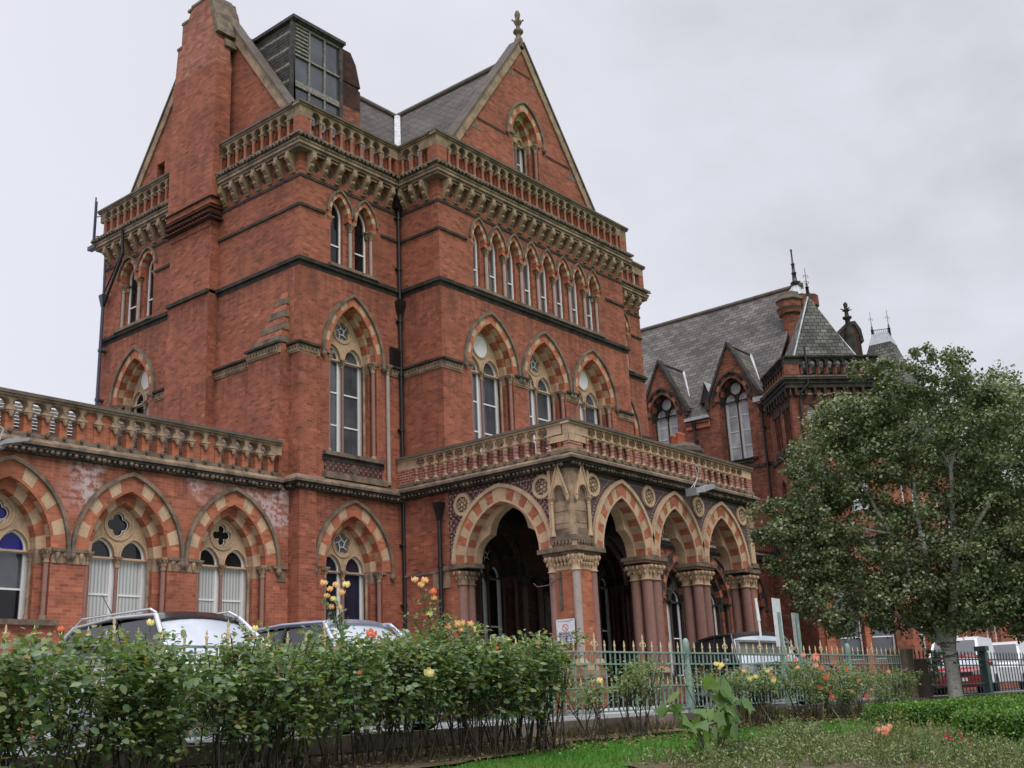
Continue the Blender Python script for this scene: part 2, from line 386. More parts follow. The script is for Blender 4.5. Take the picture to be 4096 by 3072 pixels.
class MB:
    def __init__(s): s.v = []; s.f = []; s.m = []; s.sm = []; s.mats = []
    def mi(s, mat):
        if mat not in s.mats: s.mats.append(mat)
        return s.mats.index(mat)
    def add(s, vs, fs, mat, smooth=False):
        o = len(s.v); s.v.extend(vs); k = s.mi(mat)
        for f in fs: s.f.append([i+o for i in f]); s.m.append(k); s.sm.append(smooth)
    def box(s, x0, x1, y0, y1, z0, z1, mat):
        s.add([(x0,y0,z0),(x1,y0,z0),(x1,y1,z0),(x0,y1,z0),(x0,y0,z1),(x1,y0,z1),(x1,y1,z1),(x0,y1,z1)],
              [(0,3,2,1),(4,5,6,7),(0,1,5,4),(1,2,6,5),(2,3,7,6),(3,0,4,7)], mat)
    def prism(s, loops, y0, y1, mat, caps=True, side=None):
        """loops in (x,z): first outer then holes; solid from y0 (front) to y1 (back)"""
        L = [[Vector((x, z, 0)) for x, z in lp] for lp in loops]
        pts = [p for lp in loops for p in lp]; n = len(pts)
        vs = [(x, y0, z) for x, z in pts] + [(x, y1, z) for x, z in pts]
        fs = []
        if caps:
            for t in tessellate_polygon(L):
                a, b, c = t
                (ax, az), (bx, bz), (cx, cz) = pts[a], pts[b], pts[c]
                if (bx-ax)*(cz-az)-(cx-ax)*(bz-az) < 0: a, c = c, a
                fs.append((a, b, c)); fs.append((c+n, b+n, a+n))
        s.add(vs, fs, mat)
        off = 0
        for li, lp in enumerate(loops):
            m = len(lp)
            ar = sum(lp[i][0]*lp[(i+1) % m][1]-lp[(i+1) % m][0]*lp[i][1] for i in range(m))
            ccw = ar > 0
            sf = []
            for i in range(m):
                j = (i+1) % m
                a, b = off+i, off+j
                q = (b, a, a+n, b+n) if (ccw == (li == 0)) else (a, b, b+n, a+n)
                sf.append(q)
            s.add(vs, sf, side or mat)
            off += m
    def cyl(s, p0, p1, r0, r1, mat, n=10, caps=True, smooth=True):
        p0 = Vector(p0); p1 = Vector(p1); d = (p1-p0)
        if d.length < 1e-6: return
        d.normalize()
        a = d.orthogonal().normalized(); b = d.cross(a)
        vs = []
        for p, r in ((p0, r0), (p1, r1)):
            for i in range(n):
                t = 2*pi*i/n; vs.append(tuple(p+a*cos(t)*r+b*sin(t)*r))
        s.add(vs, [(i, (i+1) % n, n+(i+1) % n, n+i) for i in range(n)], mat, smooth)
        if caps: s.add(vs, [tuple(range(n))[::-1], tuple(range(n, 2*n))], mat)
    def lathe(s, x, y, prof, mat, n=12, smooth=True, a0=0):
        """prof: list of (r,z)"""
        vs = [(x+r*cos(a0+2*pi*i/n), y+r*sin(a0+2*pi*i/n), z) for r, z in prof for i in range(n)]
        fs = []
        for k in range(len(prof)-1):
            for i in range(n):
                j = (i+1) % n; fs.append((k*n+i, k*n+j, (k+1)*n+j, (k+1)*n+i))
        s.add(vs, fs, mat, smooth)
        s.add(vs, [tuple(range(n))[::-1], tuple(range((len(prof)-1)*n, len(prof)*n))], mat)
    def tube(s, pts, r, mat, n=6, r1=None):
        m = len(pts)
        for i in range(m-1):
            ra = r if r1 is None else r+(r1-r)*i/(m-1); rb = r if r1 is None else r+(r1-r)*(i+1)/(m-1)
            s.cyl(pts[i], pts[i+1], ra, rb, mat, n, caps=(i in (0, m-2)))
    def build(s, name, parent=None, mw=None, local=None):
        me = s.mesh(name)
        if local is not None: return part_of(parent, me, name, local)
        o = bpy.data.objects.new(name, me)
        if mw is None: mw = WM[parent.name] if parent is not None else Matrix()
        return _link(o, parent, mw)
    def mesh(s, name):
        me = bpy.data.meshes.new(name)
        me.from_pydata(s.v, [], s.f)
        for mt in s.mats: me.materials.append(MATS[mt])
        me.polygons.foreach_set('material_index', s.m)
        me.polygons.foreach_set('use_smooth', s.sm)
        uvl = me.uv_layers.new(name='UVMap').data
        vs = me.vertices
        data = [0.0]*(2*len(me.loops))
        for p in me.polygons:
            n = p.normal
            h = hypot(n.x, n.y)
            if h > .25:
                tx, ty = -n.y/h, n.x/h
                k = 1.0/h if abs(n.z) > .3 else 1.0
                for li in p.loop_indices:
                    co = vs[me.loops[li].vertex_index].co
                    data[2*li] = co.x*tx+co.y*ty; data[2*li+1] = co.z*k
            else:
                for li in p.loop_indices:
                    co = vs[me.loops[li].vertex_index].co
                    data[2*li] = co.x; data[2*li+1] = co.y
        uvl.foreach_set('uv', data)
        me.validate()
        return me

# ---------------------------------------------------------------- gothic geometry
def arch_c(a, H): return (H*H-a*a)/(2*a)
def arch_pts(cx, zs, R, c, n=10):
    """pointed arch: centres (+-c), radius R, from right spring over apex to left spring"""
    H = sqrt(max(R*R-c*c, 1e-6)); t1 = atan2(H, c)
    pts = []
    for i in range(n+1):
        t = t1*i/n; pts.append((cx-c+R*cos(t), zs+R*sin(t)))
    L = [(2*cx-x, z) for x, z in reversed(pts[:-1])]
    return pts+L
def arch_loop(cx, z0, zs, R, c, n=10):
    p = arch_pts(cx, zs, R, c, n)
    return [(p[-1][0], z0), (p[0][0], z0)]+p
def foil_loop(cx, cz, nl, d, rho, n=40, a0=pi/2):
    out = []
    for i in range(n):
        t = 2*pi*i/n; ph = (t-a0+pi/nl) % (2*pi/nl)-pi/nl
        s_ = rho*rho-(d*sin(ph))**2
        r = d*cos(ph)+sqrt(max(s_, 0))
        out.append((cx+r*cos(t), cz+r*sin(t)))
    return out
def circ_loop(cx, cz, r, n=24): return [(cx+r*cos(2*pi*i/n), cz+r*sin(2*pi*i/n)) for i in range(n)]
def trefoil_head(cx, z0, zs, a, n=18):
    """narrow opening with a cusped trefoil head"""
    pts = []
    for i in range(n+1):
        t = pi*i/n
        ph = min(abs(t-pi/2), abs(t-radians(12)), abs(t-radians(168)))
        d = a*.52; rho = a*.62
        r = d*cos(ph)+sqrt(max(rho*rho-(d*sin(ph))**2, 0)) if ph < radians(60) else a*.6
        pts.append((cx+r*cos(t)*.92, zs+r*sin(t)*1.15))
    return [(cx-a*.75, z0), (cx+a*.75, z0), (cx+a*.75, zs-.01)]+pts[0:]+[(cx-a*.75, zs-.01)]
def voussoirs(mb, cx, zs, R0, R1, c, y0, y1, count, mats, phase=0, z0=None):
    """wedge blocks from radius R0 to R1 on both sides of a pointed arch, alternating mats"""
    for sgn in (1, -1):
        # angle range measured along outer ring; inner ring has its own apex angle
        tA0 = atan2(sqrt(max(R0*R0-c*c, 1e-9)), c); tA1 = atan2(sqrt(max(R1*R1-c*c, 1e-9)), c)
        for i in range(count):
            f0, f1 = i/count, (i+1)/count
            sub = 2
            inn = []; out = []
            for k in range(sub+1):
                f = f0+(f1-f0)*k/sub
                a_, b_ = tA0*f, tA1*f
                inn.append((cx+sgn*(-c+R0*cos(a_)), zs+R0*sin(a_)))
                out.append((cx+sgn*(-c+R1*cos(b_)), zs+R1*sin(b_)))
            loop = out+inn[::-1]
            jut = .004*((i*7+3) % 4)
            mb.prism([loop], y0-jut, y1, mats[(i+phase) % len(mats)])
def ring(mb, cx, zs, R0, R1, c, y0, y1, mat, n=12, drop=0):
    o = arch_pts(cx, zs, R1, c, n); i_ = arch_pts(cx, zs, R0, c, n)
    if drop:
        o = [(o[0][0], zs-drop)]+o+[(o[-1][0], zs-drop)]; i_ = [(i_[0][0], zs-drop)]+i_+[(i_[-1][0], zs-drop)]
    mb.prism([o+i_[::-1]], y0, y1, mat)
def circle_ring(mb, cx, cz, r0, r1, y0, y1, mat, n=28):
    mb.prism([circ_loop(cx, cz, r1, n), circ_loop(cx, cz, r0, n)], y0, y1, mat)
def column(mb, x, y, z0, z1, r, mat, capmat='stone', cap=.30, n=10, leaves=True, abacus=True):
    """shaft with moulded base, foliate capital and abacus; z1 = top of the abacus"""
    mb.lathe(x, y, [(r*1.7, z0), (r*1.7, z0+.06), (r*1.35, z0+.09), (r*1.45, z0+.12), (r*1.1, z0+.15)], capmat, n)
    mb.lathe(x, y, [(r, z0+.13), (r*.98, z1-cap)], mat, n)
    c0 = z1-cap
    mb.lathe(x, y, [(r*1.25, c0-.02), (r*1.28, c0), (r*1.05, c0+.03), (r*1.1, c0+cap*.35), (r*1.45, c0+cap*.6), (r*1.75, c0+cap*.78), (r*1.75, c0+cap*.80)], capmat, n)
    if leaves:
        for k in range(8):
            a = 2*pi*k/8+.39
            for rr, zz, q in ((1.38, .42, .30), (1.85, .70, .38)):
                px, py = x+r*rr*cos(a), y+r*rr*sin(a)
                mb.lathe(px, py, [(r*q*.3, c0+cap*(zz-.14)), (r*q, c0+cap*zz), (r*q*.4, c0+cap*(zz+.12))], capmat, 5)
    if abacus:
        h = r*2.1
        mb.box(x-h*.92, x+h*.92, y-h*.92, y+h*.92, z1-cap*.22, z1-cap*.12, capmat)
        mb.box(x-h, x+h, y-h, y+h, z1-cap*.12, z1, capmat)
def bumps(mb, x0, x1, y, z, sp, r, mat, seed=0):
    """row of small carved foliage lumps along a cornice"""
    rg = random.Random(seed); x = x0+sp/2
    while x < x1:
        rr = r*rg.uniform(.7, 1.2); zz = z+rg.uniform(-.012, .012)
        mb.lathe(x+rg.uniform(-.02, .02), y-rr*.2, [(rr*.5, zz-rr), (rr*1.25, zz-rr*.2), (rr, zz+rr*.5), (rr*.4, zz+rr)], mat, 5, a0=rg.uniform(0, 1))
        x += sp*rg.uniform(.9, 1.1)
# ---------------------------------------------------------------- building elements (local frame: x along wall, y into the wall, z up)
class Frame:
    def __init__(s, root, ox, oy, ang, ez=0.0):
        s.root = root; s.m = T(ox, oy, ez, radians(ang))
    def put(s, mb, name, parent=None, off=None):
        mw = s.m if off is None else s.m @ Matrix.Translation(off)
        return mb.build(name, parent or s.root, mw=mw)
    def put_mesh(s, me, name, parent, off):
        o = bpy.data.objects.new(name, me); return _link(o, parent, s.m @ Matrix.Translation(off))

DARK = dict(brick='brick_black', stone='granite_dark', worn='stone_black', v=('brick_black', 'stone_black'), shaft='granite_dark', string='stone_black')  # palette for windows under the porch, its shade put into the colours
PAL = dict(brick='brick', stone='stone', worn='stone_worn', v=('brick_orange', 'stone_clean'), shaft='granite', string='stone_worn')
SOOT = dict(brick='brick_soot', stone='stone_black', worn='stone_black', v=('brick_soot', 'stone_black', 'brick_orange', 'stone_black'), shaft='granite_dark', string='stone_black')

def two_light(F, cx, zs, sill, a_out, H, pal=PAL, glass='glass', glass_low=None, head_glass=None, ocu='quatre', sash=(.5,), count=7, sillbox=True, hood_drop=0.0, outer_cols=True, band=None, step=.25):
    """pointed two-light window with a roundel; returns the hole its wall needs"""
    c = arch_c(a_out, H); Ro = a_out+c
    R1 = Ro-(band or (.42 if a_out > 1.3 else .36))
    R2 = R1-step; a1, a2 = R1-c, R2-c
    hb = MB(); ring(hb, cx, zs, Ro-.075, Ro+.02, c, -.10, 0, pal['worn'], 14, drop=.10+hood_drop)
    for s_ in (1, -1):
        hb.lathe(cx+s_*(a_out-.03), -.07, [(.03, zs-.26-hood_drop), (.09, zs-.18-hood_drop), (.08, zs-.10-hood_drop), (.03, zs-.04-hood_drop)], pal['worn'], 7)
    vb = MB(); voussoirs(vb, cx, zs, R1, Ro-.06, c, -.012, .25, count, pal['v'])
    ring(vb, cx, zs, R1-.02, R1+.05, c, -.022, .02, pal['v'][0], 14)
    ar = F.put(vb, 'arch'); F.put(hb, 'hood_mould', ar)
    ib = MB(); voussoirs(ib, cx, zs, R2, R1+.03, c, .25, .52, count-1, pal['v'], phase=1)
    for s_ in (1, -1):
        x0, x1 = sorted((cx+s_*a2, cx+s_*(a1+.03)))
        ib.box(x0, x1, .25, .52, sill, zs-.34, pal['brick']); ib.box(x0, x1, .245, .52, zs-.34, zs, pal['stone'])
    F.put(ib, 'inner_arch', ar)
    # capitals zone of the outer order
    jb = MB()
    for s_ in (1, -1):
        x0, x1 = sorted((cx+s_*(a1+.01), cx+s_*(a1+.14)))
        jb.box(x0, x1, -.05, .25, zs-.10, zs, pal['worn'])
        if outer_cols: column(jb, cx+s_*(a1-.05), .09, sill-.02, zs, .062, pal['shaft'], pal['stone'], .30, 10)
    for s_ in (1, -1): column(jb, cx+s_*(a2-.03), .40, sill, zs, .045, pal['stone'], pal['stone'], .26, 8, abacus=False)
    F.put(jb, 'nook_column', ar)
    if sillbox:
        sb = MB(); sb.prism([[(cx-a1-.25, sill-.12), (cx+a1+.25, sill-.12), (cx+a1+.25, sill), (cx-a1-.25, sill)]], -.12, .6, pal['worn']); F.put(sb, 'sill', ar)
    # tracery
    H2 = sqrt(R2*R2-c*c)
    al = (a2-.10)/2-.02; dx = al+.085
    cl = al*.30; Rl = al+cl
    rr = min(a2*.40, .36); cz = zs+H2*.615
    plate = [(x, z) for x, z in arch_pts(cx, zs, R2+.03, c, 12)]
    plate = [(plate[-1][0], zs-.06), (plate[0][0], zs-.06)]+plate
    holes = [arch_loop(cx+s_*dx, zs-.015, zs, Rl, cl, 8) for s_ in (1, -1)]
    if ocu == 'quatre': holes.append(foil_loop(cx, cz, 4, rr*.46, rr*.44, 32))
    elif ocu == 'quatre_diag': holes.append(foil_loop(cx, cz, 4, rr*.50, rr*.36, 40))
    elif ocu == 'star': holes.append(foil_loop(cx, cz, 5, rr*.50, rr*.42, 40))
    else: holes.append(circ_loop(cx, cz, rr*1.04))
    tb = MB(); tb.prism([plate]+holes, .50, .60, pal['stone'] if pal in (SOOT, DARK) else 'stone_clean')
    tb2 = MB(); circle_ring(tb2, cx, cz, rr*1.06, rr*1.2, .465, .51, 'stone_black' if pal in (SOOT, DARK) else 'stone_clean')
    for s_ in (1, -1): ring(tb, cx+s_*dx, zs, Rl, Rl+.045, cl, .47, .51, 'stone_black' if pal in (SOOT, DARK) else 'stone_clean', 8)
    # white joinery
    wb = MB()
    for s_ in (1, -1):
        x = cx+s_*dx
        ring(wb, x, zs, Rl-.05, Rl+.01, cl, .59, .64, 'white_paint', 8)
        for q in (1, -1):
            xa, xb = sorted((x+q*(al-.05), x+q*(al+.012))); wb.box(xa, xb, .59, .645, sill, zs, 'white_paint')
        wb.box(x-al+.04, x+al-.04, .588, .65, zs-.075, zs+.0, 'white_paint')
        for f in sash:
            z = sill+(zs-sill)*f; wb.box(x-al+.04, x+al-.04, .60, .65, z-.022, z+.022, 'white_paint')
        wb.box(x-al+.04, x+al-.04, .60, .66, sill, sill+.06, 'white_paint')
        xa, xb = sorted((x+s_*al, cx+s_*(a2+.05))); wb.box(xa, xb, .597, .66, sill, zs-.04, 'white_paint')
    wb.box(cx-.095, cx+.095, .598, .66, sill, zs-.05, 'white_paint')
    if ocu == 'disc': wb.prism([circ_loop(cx, cz, rr*1.04)], .505, .54, 'white_paint' if pal is PAL else 'glass_white')
    elif ocu == 'star':
        for k in range(5):
            a0 = pi/2+2*pi*k/5; a1_ = a0+2*pi/5
            wb.cyl((cx+rr*.36*cos(a0), .55, cz+rr*.36*sin(a0)), (cx+rr*.36*cos(a1_), .55, cz+rr*.36*sin(a1_)), .017, .017, 'white_paint', 5)
            m = (a0+a1_)/2
            wb.cyl((cx+rr*.36*cos(a0), .55, cz+rr*.36*sin(a0)), (cx+rr*.80*cos(a0+.30), .55, cz+rr*.80*sin(a0+.30)), .014, .014, 'white_paint', 5)
    elif pal not in (SOOT, DARK):
        lp = holes[2]
        for i in range(0, len(lp)): wb.cyl((lp[i][0]*.93+cx*.07, .575, lp[i][1]*.93+cz*.07), (lp[(i+1) % len(lp)][0]*.93+cx*.07, .575, lp[(i+1) % len(lp)][1]*.93+cz*.07), .014, .014, 'white_paint', 4, caps=False)
    win = F.put(wb, 'window')
    tr = F.put(tb, 'tracery', win); F.put(tb2, 'roundel_ring', win)
    mb_ = MB(); column(mb_, cx, .50, sill, zs, .05, pal['shaft'], pal['stone'], .26, 10); F.put(mb_, 'mullion_column', win)
    for s_ in (1, -1):
        x = cx+s_*dx; pb = MB()
        if glass_low:
            zm = sill+(zs-sill)*sash[0]
            pb.box(x-al, x+al, .625, .64, zm, zs, glass); pb.box(x-al, x+al, .625, .64, sill, zm, glass_low)
        else: pb.box(x-al, x+al, .625, .64, sill, zs, glass)
        pb.prism([arch_loop(x, zs, zs, Rl, cl, 8)[2:]], .625, .64, head_glass or ('glass_dark' if glass == 'blinds' else glass))
        F.put(pb, 'pane', win)
    ob = MB(); ob.prism([circ_loop(cx, cz, rr)], .61, .63, head_glass or ('glass_dark' if pal in (SOOT, DARK) else 'glass_sky')); F.put(ob, 'pane', win)
    return arch_loop(cx, sill, zs, R1+.02, c, 12), (a1, a2)

def arcade(F, centers, zs, sill, a_out, H, pal=PAL, glass='glass_dark', zab=None):
    """row of tall narrow arched lights divided by shafts"""
    zab = zab or zs
    c = arch_c(a_out, H); Ro = a_out+c; R1 = Ro-.20; a1 = R1-c
    vb = MB(); hb = MB()
    for cx in centers:
        voussoirs(vb, cx, zs, R1, Ro-.035, c, -.012, .20, 5, pal['v'])
        for s_ in (1, -1):
            x0, x1 = sorted((cx+s_*a1, cx+s_*(a_out-.035))); vb.box(x0, x1, -.01, .20, zab, zs, pal['v'][0])
        ring(hb, cx, zs, Ro-.05, Ro+.015, c, -.085, 0, pal['worn'], 10, drop=0)
    ar = F.put(vb, 'arch'); F.put(hb, 'hood_mould', ar)
    # recessed brick screen with narrow lights
    x0, x1 = centers[0]-a1-.03, centers[-1]+a1+.03
    aw = a1-.065
    Rs = aw+c; Hs = sqrt(Rs*Rs-c*c)
    sb = MB()
    top = zs+sqrt(R1*R1-c*c)+.06
    sb.prism([[(x0, sill), (x1, sill), (x1, top), (x0, top)]]+[arch_loop(cx, sill+.02, zs, Rs, c, 7) for cx in centers], .17, .36, pal['brick'])
    for i in range(len(centers)+1):
        xm = (centers[i-1]+centers[i])/2 if 0 < i < len(centers) else (centers[0]-a1+.06 if i == 0 else centers[-1]+a1-.06)
        w = .10 if 0 < i < len(centers) else .05
        sb.box(xm-w, xm+w, .165, .34, zab-.24, zab+.02, pal['stone'])
        sb.box(xm-w-.04, xm+w+.04, .14, .35, zab-.04, zab+.03, pal['worn'])
    F.put(sb, 'inner_arch', ar)
    for i in range(len(centers)+1):
        xm = (centers[i-1]+centers[i])/2 if 0 < i < len(centers) else (centers[0]-a1-.02 if i == 0 else centers[-1]+a1+.02)
        cb = MB(); column(cb, 0, .10, sill, zab, .062, 'granite_pale' if pal is PAL else pal['shaft'], pal['stone'], .26, 10); F.put(cb, 'shaft', ar, off=(xm, 0, 0))
    for cx in centers:
        wb = MB()
        for q in (1, -1):
            xa, xb = sorted((cx+q*(aw-.055), cx+q*(aw+.01))); wb.box(xa, xb, .28, .355, sill, zs, 'white_paint')
        ring(wb, cx, zs, Rs-.055, Rs+.005, c, .28, .355, 'white_paint', 7)
        for z in (sill+.03, sill+(zab-sill)*.5): wb.box(cx-aw+.05, cx+aw-.05, .285, .35, z-.022, z+.022, 'white_paint')
        w = F.put(wb, 'window')
        pb = MB(); pb.prism([arch_loop(cx, sill, zs, Rs, c, 7)], .325, .34, glass); F.put(pb, 'pane', w)
    stb = MB(); stb.prism([[(x0-.12, sill-.10), (x1+.12, sill-.10), (x1+.12, sill), (x0-.12, sill)]], -.16, .5, pal['worn']); F.put(stb, 'sill', ar)
    loop = [(x0+.01, sill), (x1-.01, sill)]
    for cx in reversed(centers):
        loop += arch_pts(cx, zs, R1+.02, c, 8)
    # between arches step down to the abacus level
    out = [loop[0], loop[1]]; k = 2; n = len(arch_pts(0, 0, 1, .2, 8))
    for cx in reversed(centers):
        p = loop[k:k+n]; k += n
        out.append((p[0][0], zab)) if cx != centers[-1] else None
        out += p
        out.append((p[-1][0], zab)) if cx != centers[0] else None
    return out

BAL_MESH = {}
def slim(mb, h, r, shaft, cap):
    mb.lathe(0, 0, [(r*1.5, 0), (r*1.5, .03), (r*1.15, .06)], cap, 9)
    mb.lathe(0, 0, [(r, .05), (r*.97, h-.11)], shaft, 9)
    mb.lathe(0, 0, [(r*1.1, h-.12), (r*1.2, h-.10), (r*1.05, h-.08), (r*1.5, h-.03), (r*1.6, h-.02)], cap, 9)
    mb.box(-r*1.75, r*1.75, -r*1.6, .20, h-.025, h, cap)
def baluster_mesh(h, style):
    key = (round(h, 3), style)
    if key in BAL_MESH: return BAL_MESH[key]
    mb = MB()
    if style == 'tower':
        mb.box(-.075, .075, .10, .24, 0, h, 'brick')
        slim(mb, h, .052, 'brick_orange', 'stone')
    elif style == 'wing':
        mb.box(-.10, .10, .00, .22, 0, h-.10, 'brick_orange')
        mb.box(-.115, .115, -.04, .24, h-.10, h-.05, 'stone'); mb.box(-.135, .135, -.07, .24, h-.05, h, 'stone')
        mb.lathe(0, -.06, [(.035, h-.22), (.075, h-.10), (.075, h-.08)], 'stone', 6)
        mb.lathe(0, -.08, [(.02, -.08), (.045, -.05), (.05, 0), (.03, .04)], 'stone_worn', 6)
    elif style == 'soot':
        mb.box(-.09, .09, .04, .22, 0, h, 'brick_soot'); slim(mb, h, .055, 'brick_soot', 'stone_black')
    else:
        mb.box(-.085, .085, .10, .26, 0, h, 'brick_pale_joint')
        slim(mb, h, .060, 'brick_pale_joint', 'stone_clean')
        mb.lathe(0, -.08, [(.04, -.07), (.055, -.03), (.05, .03)], 'stone', 6)
    me = mb.mesh('baluster'); BAL_MESH[key] = me; return me
def balustrade(F, x0, x1, z0, z1, centers, sp, style='tower', yo=-.22, blind=(), back=None, end0=.0, end1=.0, stone='stone', cop='coping', overL=.0, overR=.0):
    """pierced parapet: plinth, balusters, cusped arcade plate and coping; front face at yo"""
    D = .26
    pb = MB()
    zt = z1-.13; zc = z0+(z1-z0)*(.58 if style != 'wing' else .55)
    if style == 'wing': zc = z0+(z1-z0)*.60
    a = sp*.36
    # plinth
    pb.prism([[(x0-overL, z0), (x1+overR, z0), (x1+overR, z0+.10), (x0-overL, z0+.10)]], yo-.03, yo+D+.03, 'stone_worn' if style != 'soot' else 'stone_black')
    bal = F.put(pb, 'balustrade')
    ab = MB()
    lower = [(x0, zc)]
    for c in centers:
        if style in ('wing', 'porch', 'soot'):
            th = trefoil_head(c, zc, zc+(zt-zc)*.30, a*1.0)
            head = th[3:-1]; head = head[::-1]
            lower += [(c-a*.75, zc)]+[(x, min(z, zt-.05)) for x, z in head if z > zc+.004]+[(c+a*.75, zc)]
        else:
            R = a*.98; zz = zc+(zt-zc)*.34
            lower += [(c-R, zc)]+[(c-R*cos(pi*i/10), zz+R*sin(pi*i/10)) for i in range(11)]+[(c+R, zc)]
    lower.append((x1, zc))
    ab.prism([lower+[(x1, zt), (x0, zt)]], yo, yo+D-.04, stone)
    for c in centers:   # roll moulding round each head
        R = a*1.06; zz = zc+(zt-zc)*(.34 if style == 'tower' else .36)
        pr = None
        for i in range(9):
            t = pi*i/8
            q = (c+R*cos(t), yo-.012, zz+R*sin(t)*(1.0 if style == 'tower' else 1.12))
            if pr: ab.cyl(pr, q, .016, .016, 'stone_worn' if style != 'soot' else 'stone_black', 4, caps=False)
            pr = q
    F.put(ab, 'parapet_arcade', bal)
    cb = MB()
    cb.prism([[(x0-overL, zt), (x1+overR, zt), (x1+overR, zt+.05), (x0-overL, zt+.05)]], yo-.05, yo+D, stone)
    cb.prism([[(x0-overL, zt+.05), (x1+overR, zt+.05), (x1+overR, z1), (x0-overL, z1)]], yo-.10, yo+D+.04, cop)
    F.put(cb, 'coping', bal)
    me = baluster_mesh(zc-z0-.10, style)
    xs = [centers[0]-sp/2]+[c+sp/2 for c in centers]
    for x in xs:
        if x < x0+.03 or x > x1-.03: continue
        F.put_mesh(me, 'baluster', bal, (x, yo+.03, z0+.10))
    bm = {'tower': 'brick', 'wing': 'brick_wing', 'porch': 'brick_pale_joint', 'soot': 'brick_soot'}[style]
    if blind or end0 or end1:
        eb = MB()
        for i in blind: eb.box(centers[i]-sp/2+.02, centers[i]+sp/2-.02, yo+.07, yo+D-.03, z0+.10, zc+.25, bm)
        if end0: eb.box(x0, x0+end0, yo+.002, yo+D-.03, z0+.10, zc, bm)
        if end1: eb.box(x1-end1, x1, yo+.002, yo+D-.03, z0+.10, zc, bm)
        F.put(eb, 'parapet_pier', bal)
    return bal

def string(F, x0, x1, z, h, p, mat='stone_worn', tile=0, name='string_course', overL=0, overR=0):
    mb = MB()
    mb.prism([[(x0-overL, z), (x1+overR, z), (x1+overR, z+h), (x0-overL, z+h)]], -p, 0, mat)
    if tile: mb.box(x0-overL*.3, x1+overR*.3, -.02, 0, z-tile, z, 'stone_black')
    F.put(mb, name)
def carved(F, x0, x1, z0, z1, mat='stone', name='carved_band', overL=0, overR=0, p=.09):
    mb = MB(); mb.box(x0-overL, x1+overR, -p-.05, 0, z1-.07, z1, 'stone_black' if mat != 'stone_black' else mat)
    mb.box(x0-overL*.4, x1+overR*.4, -p*.4, 0, z0, z1-.07, mat)
    x = x0-overL*.4+.07
    while x < x1+overR*.4-.05:
        for i in range(5):
            t0, t1 = pi*i/5, pi*(i+1)/5
            mb.cyl((x+.06*cos(t0), -p*.7, z0+.05+.15*sin(t0)), (x+.06*cos(t1), -p*.7, z0+.05+.15*sin(t1)), .016, .016, mat, 4, caps=False)
        mb.lathe(x, -p*.6, [(.012, z0+.03), (.03, z0+.08), (.01, z0+.13)], mat, 5)
        mb.lathe(x+.07, -p*.6, [(.01, z0+.13), (.03, z0+.19), (.012, z0+.22)], mat, 5)
        x += .145
    F.put(mb, name)
CORB = {}
def corbel_mesh(mat):
    if mat in CORB: return CORB[mat]
    mb = MB()
    # scrolled bracket: stack of shrinking slabs with leaf lumps
    prof = [(-.30, .60), (-.30, .48), (-.27, .42), (-.29, .36), (-.25, .28), (-.17, .24), (-.19, .14), (-.12, .05), (-.05, 0), (0, 0), (0, .60)]
    vs = [(-.075, y, z) for y, z in prof]+[(.075, y, z) for y, z in prof]; n = len(prof)
    mb.add(vs, [tuple(range(n)), tuple(range(n, 2*n))[::-1]]+[(i, n+i, n+(i+1) % n, (i+1) % n) for i in range(n)], mat)
    for y, z, r in ((-.29, .38, .085), (-.19, .17, .065)):
        mb.lathe(0, y, [(r*.5, z-r), (r, z-r*.4), (r*.9, z+r*.4), (r*.4, z+r)], mat, 7)
    mb.box(-.09, .09, -.07, 0, -.06, 0, mat)
    me = mb.mesh('corbel'); CORB[mat] = me; return me
def big_cornice(F, x0, x1, zl, pal=PAL, overL=0, overR=0, n=None, first=.25, sp=.57):
    """bracketed cornice whose lip bottom is at zl"""
    st = pal['stone']; wo = 'stone_worn' if pal is PAL else 'stone_black'
    mb = MB(); h0 = zl-.95
    mb.box(x0-overL*.05, x1+overR*.05, -.03, 0, h0-.10, h0, 'stone_black')
    mb.box(x0-overL*.8, x1+overR*.8, -.34, 0, zl-.12, zl-.02, st)
    mb.box(x0-overL*.7, x1+overR*.7, -.29, 0, zl-.22, zl-.12, wo)
    mb.box(x0-overL*.88, x1+overR*.88, -.37, 0, zl-.02, zl+.05, wo)
    mb.box(x0-overL*.75, x1+overR*.75, -.31, 0, zl+.05, zl+.17, wo)
    mb.box(x0-overL, x1+overR, -.42, 0, zl+.17, zl+.23, wo)
    bumps(mb, x0-overL, x1+overR, -.40, zl+.12, .17, .055, wo, int(x0*7))
    co = F.put(mb, 'cornice')
    me = corbel_mesh(st)
    x = x0+first; L = []
    while x < x1-.12:
        F.put_mesh(me, 'corbel', co, (x, 0, zl-.82)); L.append(x); x += sp
    fb = MB()   # dark quatrefoil tiles and soffit frames between brackets
    for a, b in zip(L[:-1], L[1:]):
        m = (a+b)/2
        fb.box(a+.08, b-.08, -.006, 0, zl-.85, zl-.36, 'brick'); fb.prism([foil_loop(m, zl-.60, 4, .075, .070, 20)], -.016, -.004, 'stone_black')
        fb.box(a+.09, b-.09, -.24, -.20, zl-.30, zl-.24, st)
        fb.box(a+.07, a+.12, -.24, 0, zl-.30, zl-.22, st); fb.box(b-.12, b-.07, -.24, 0, zl-.30, zl-.22, st)
    F.put(fb, 'frieze_tile', co)
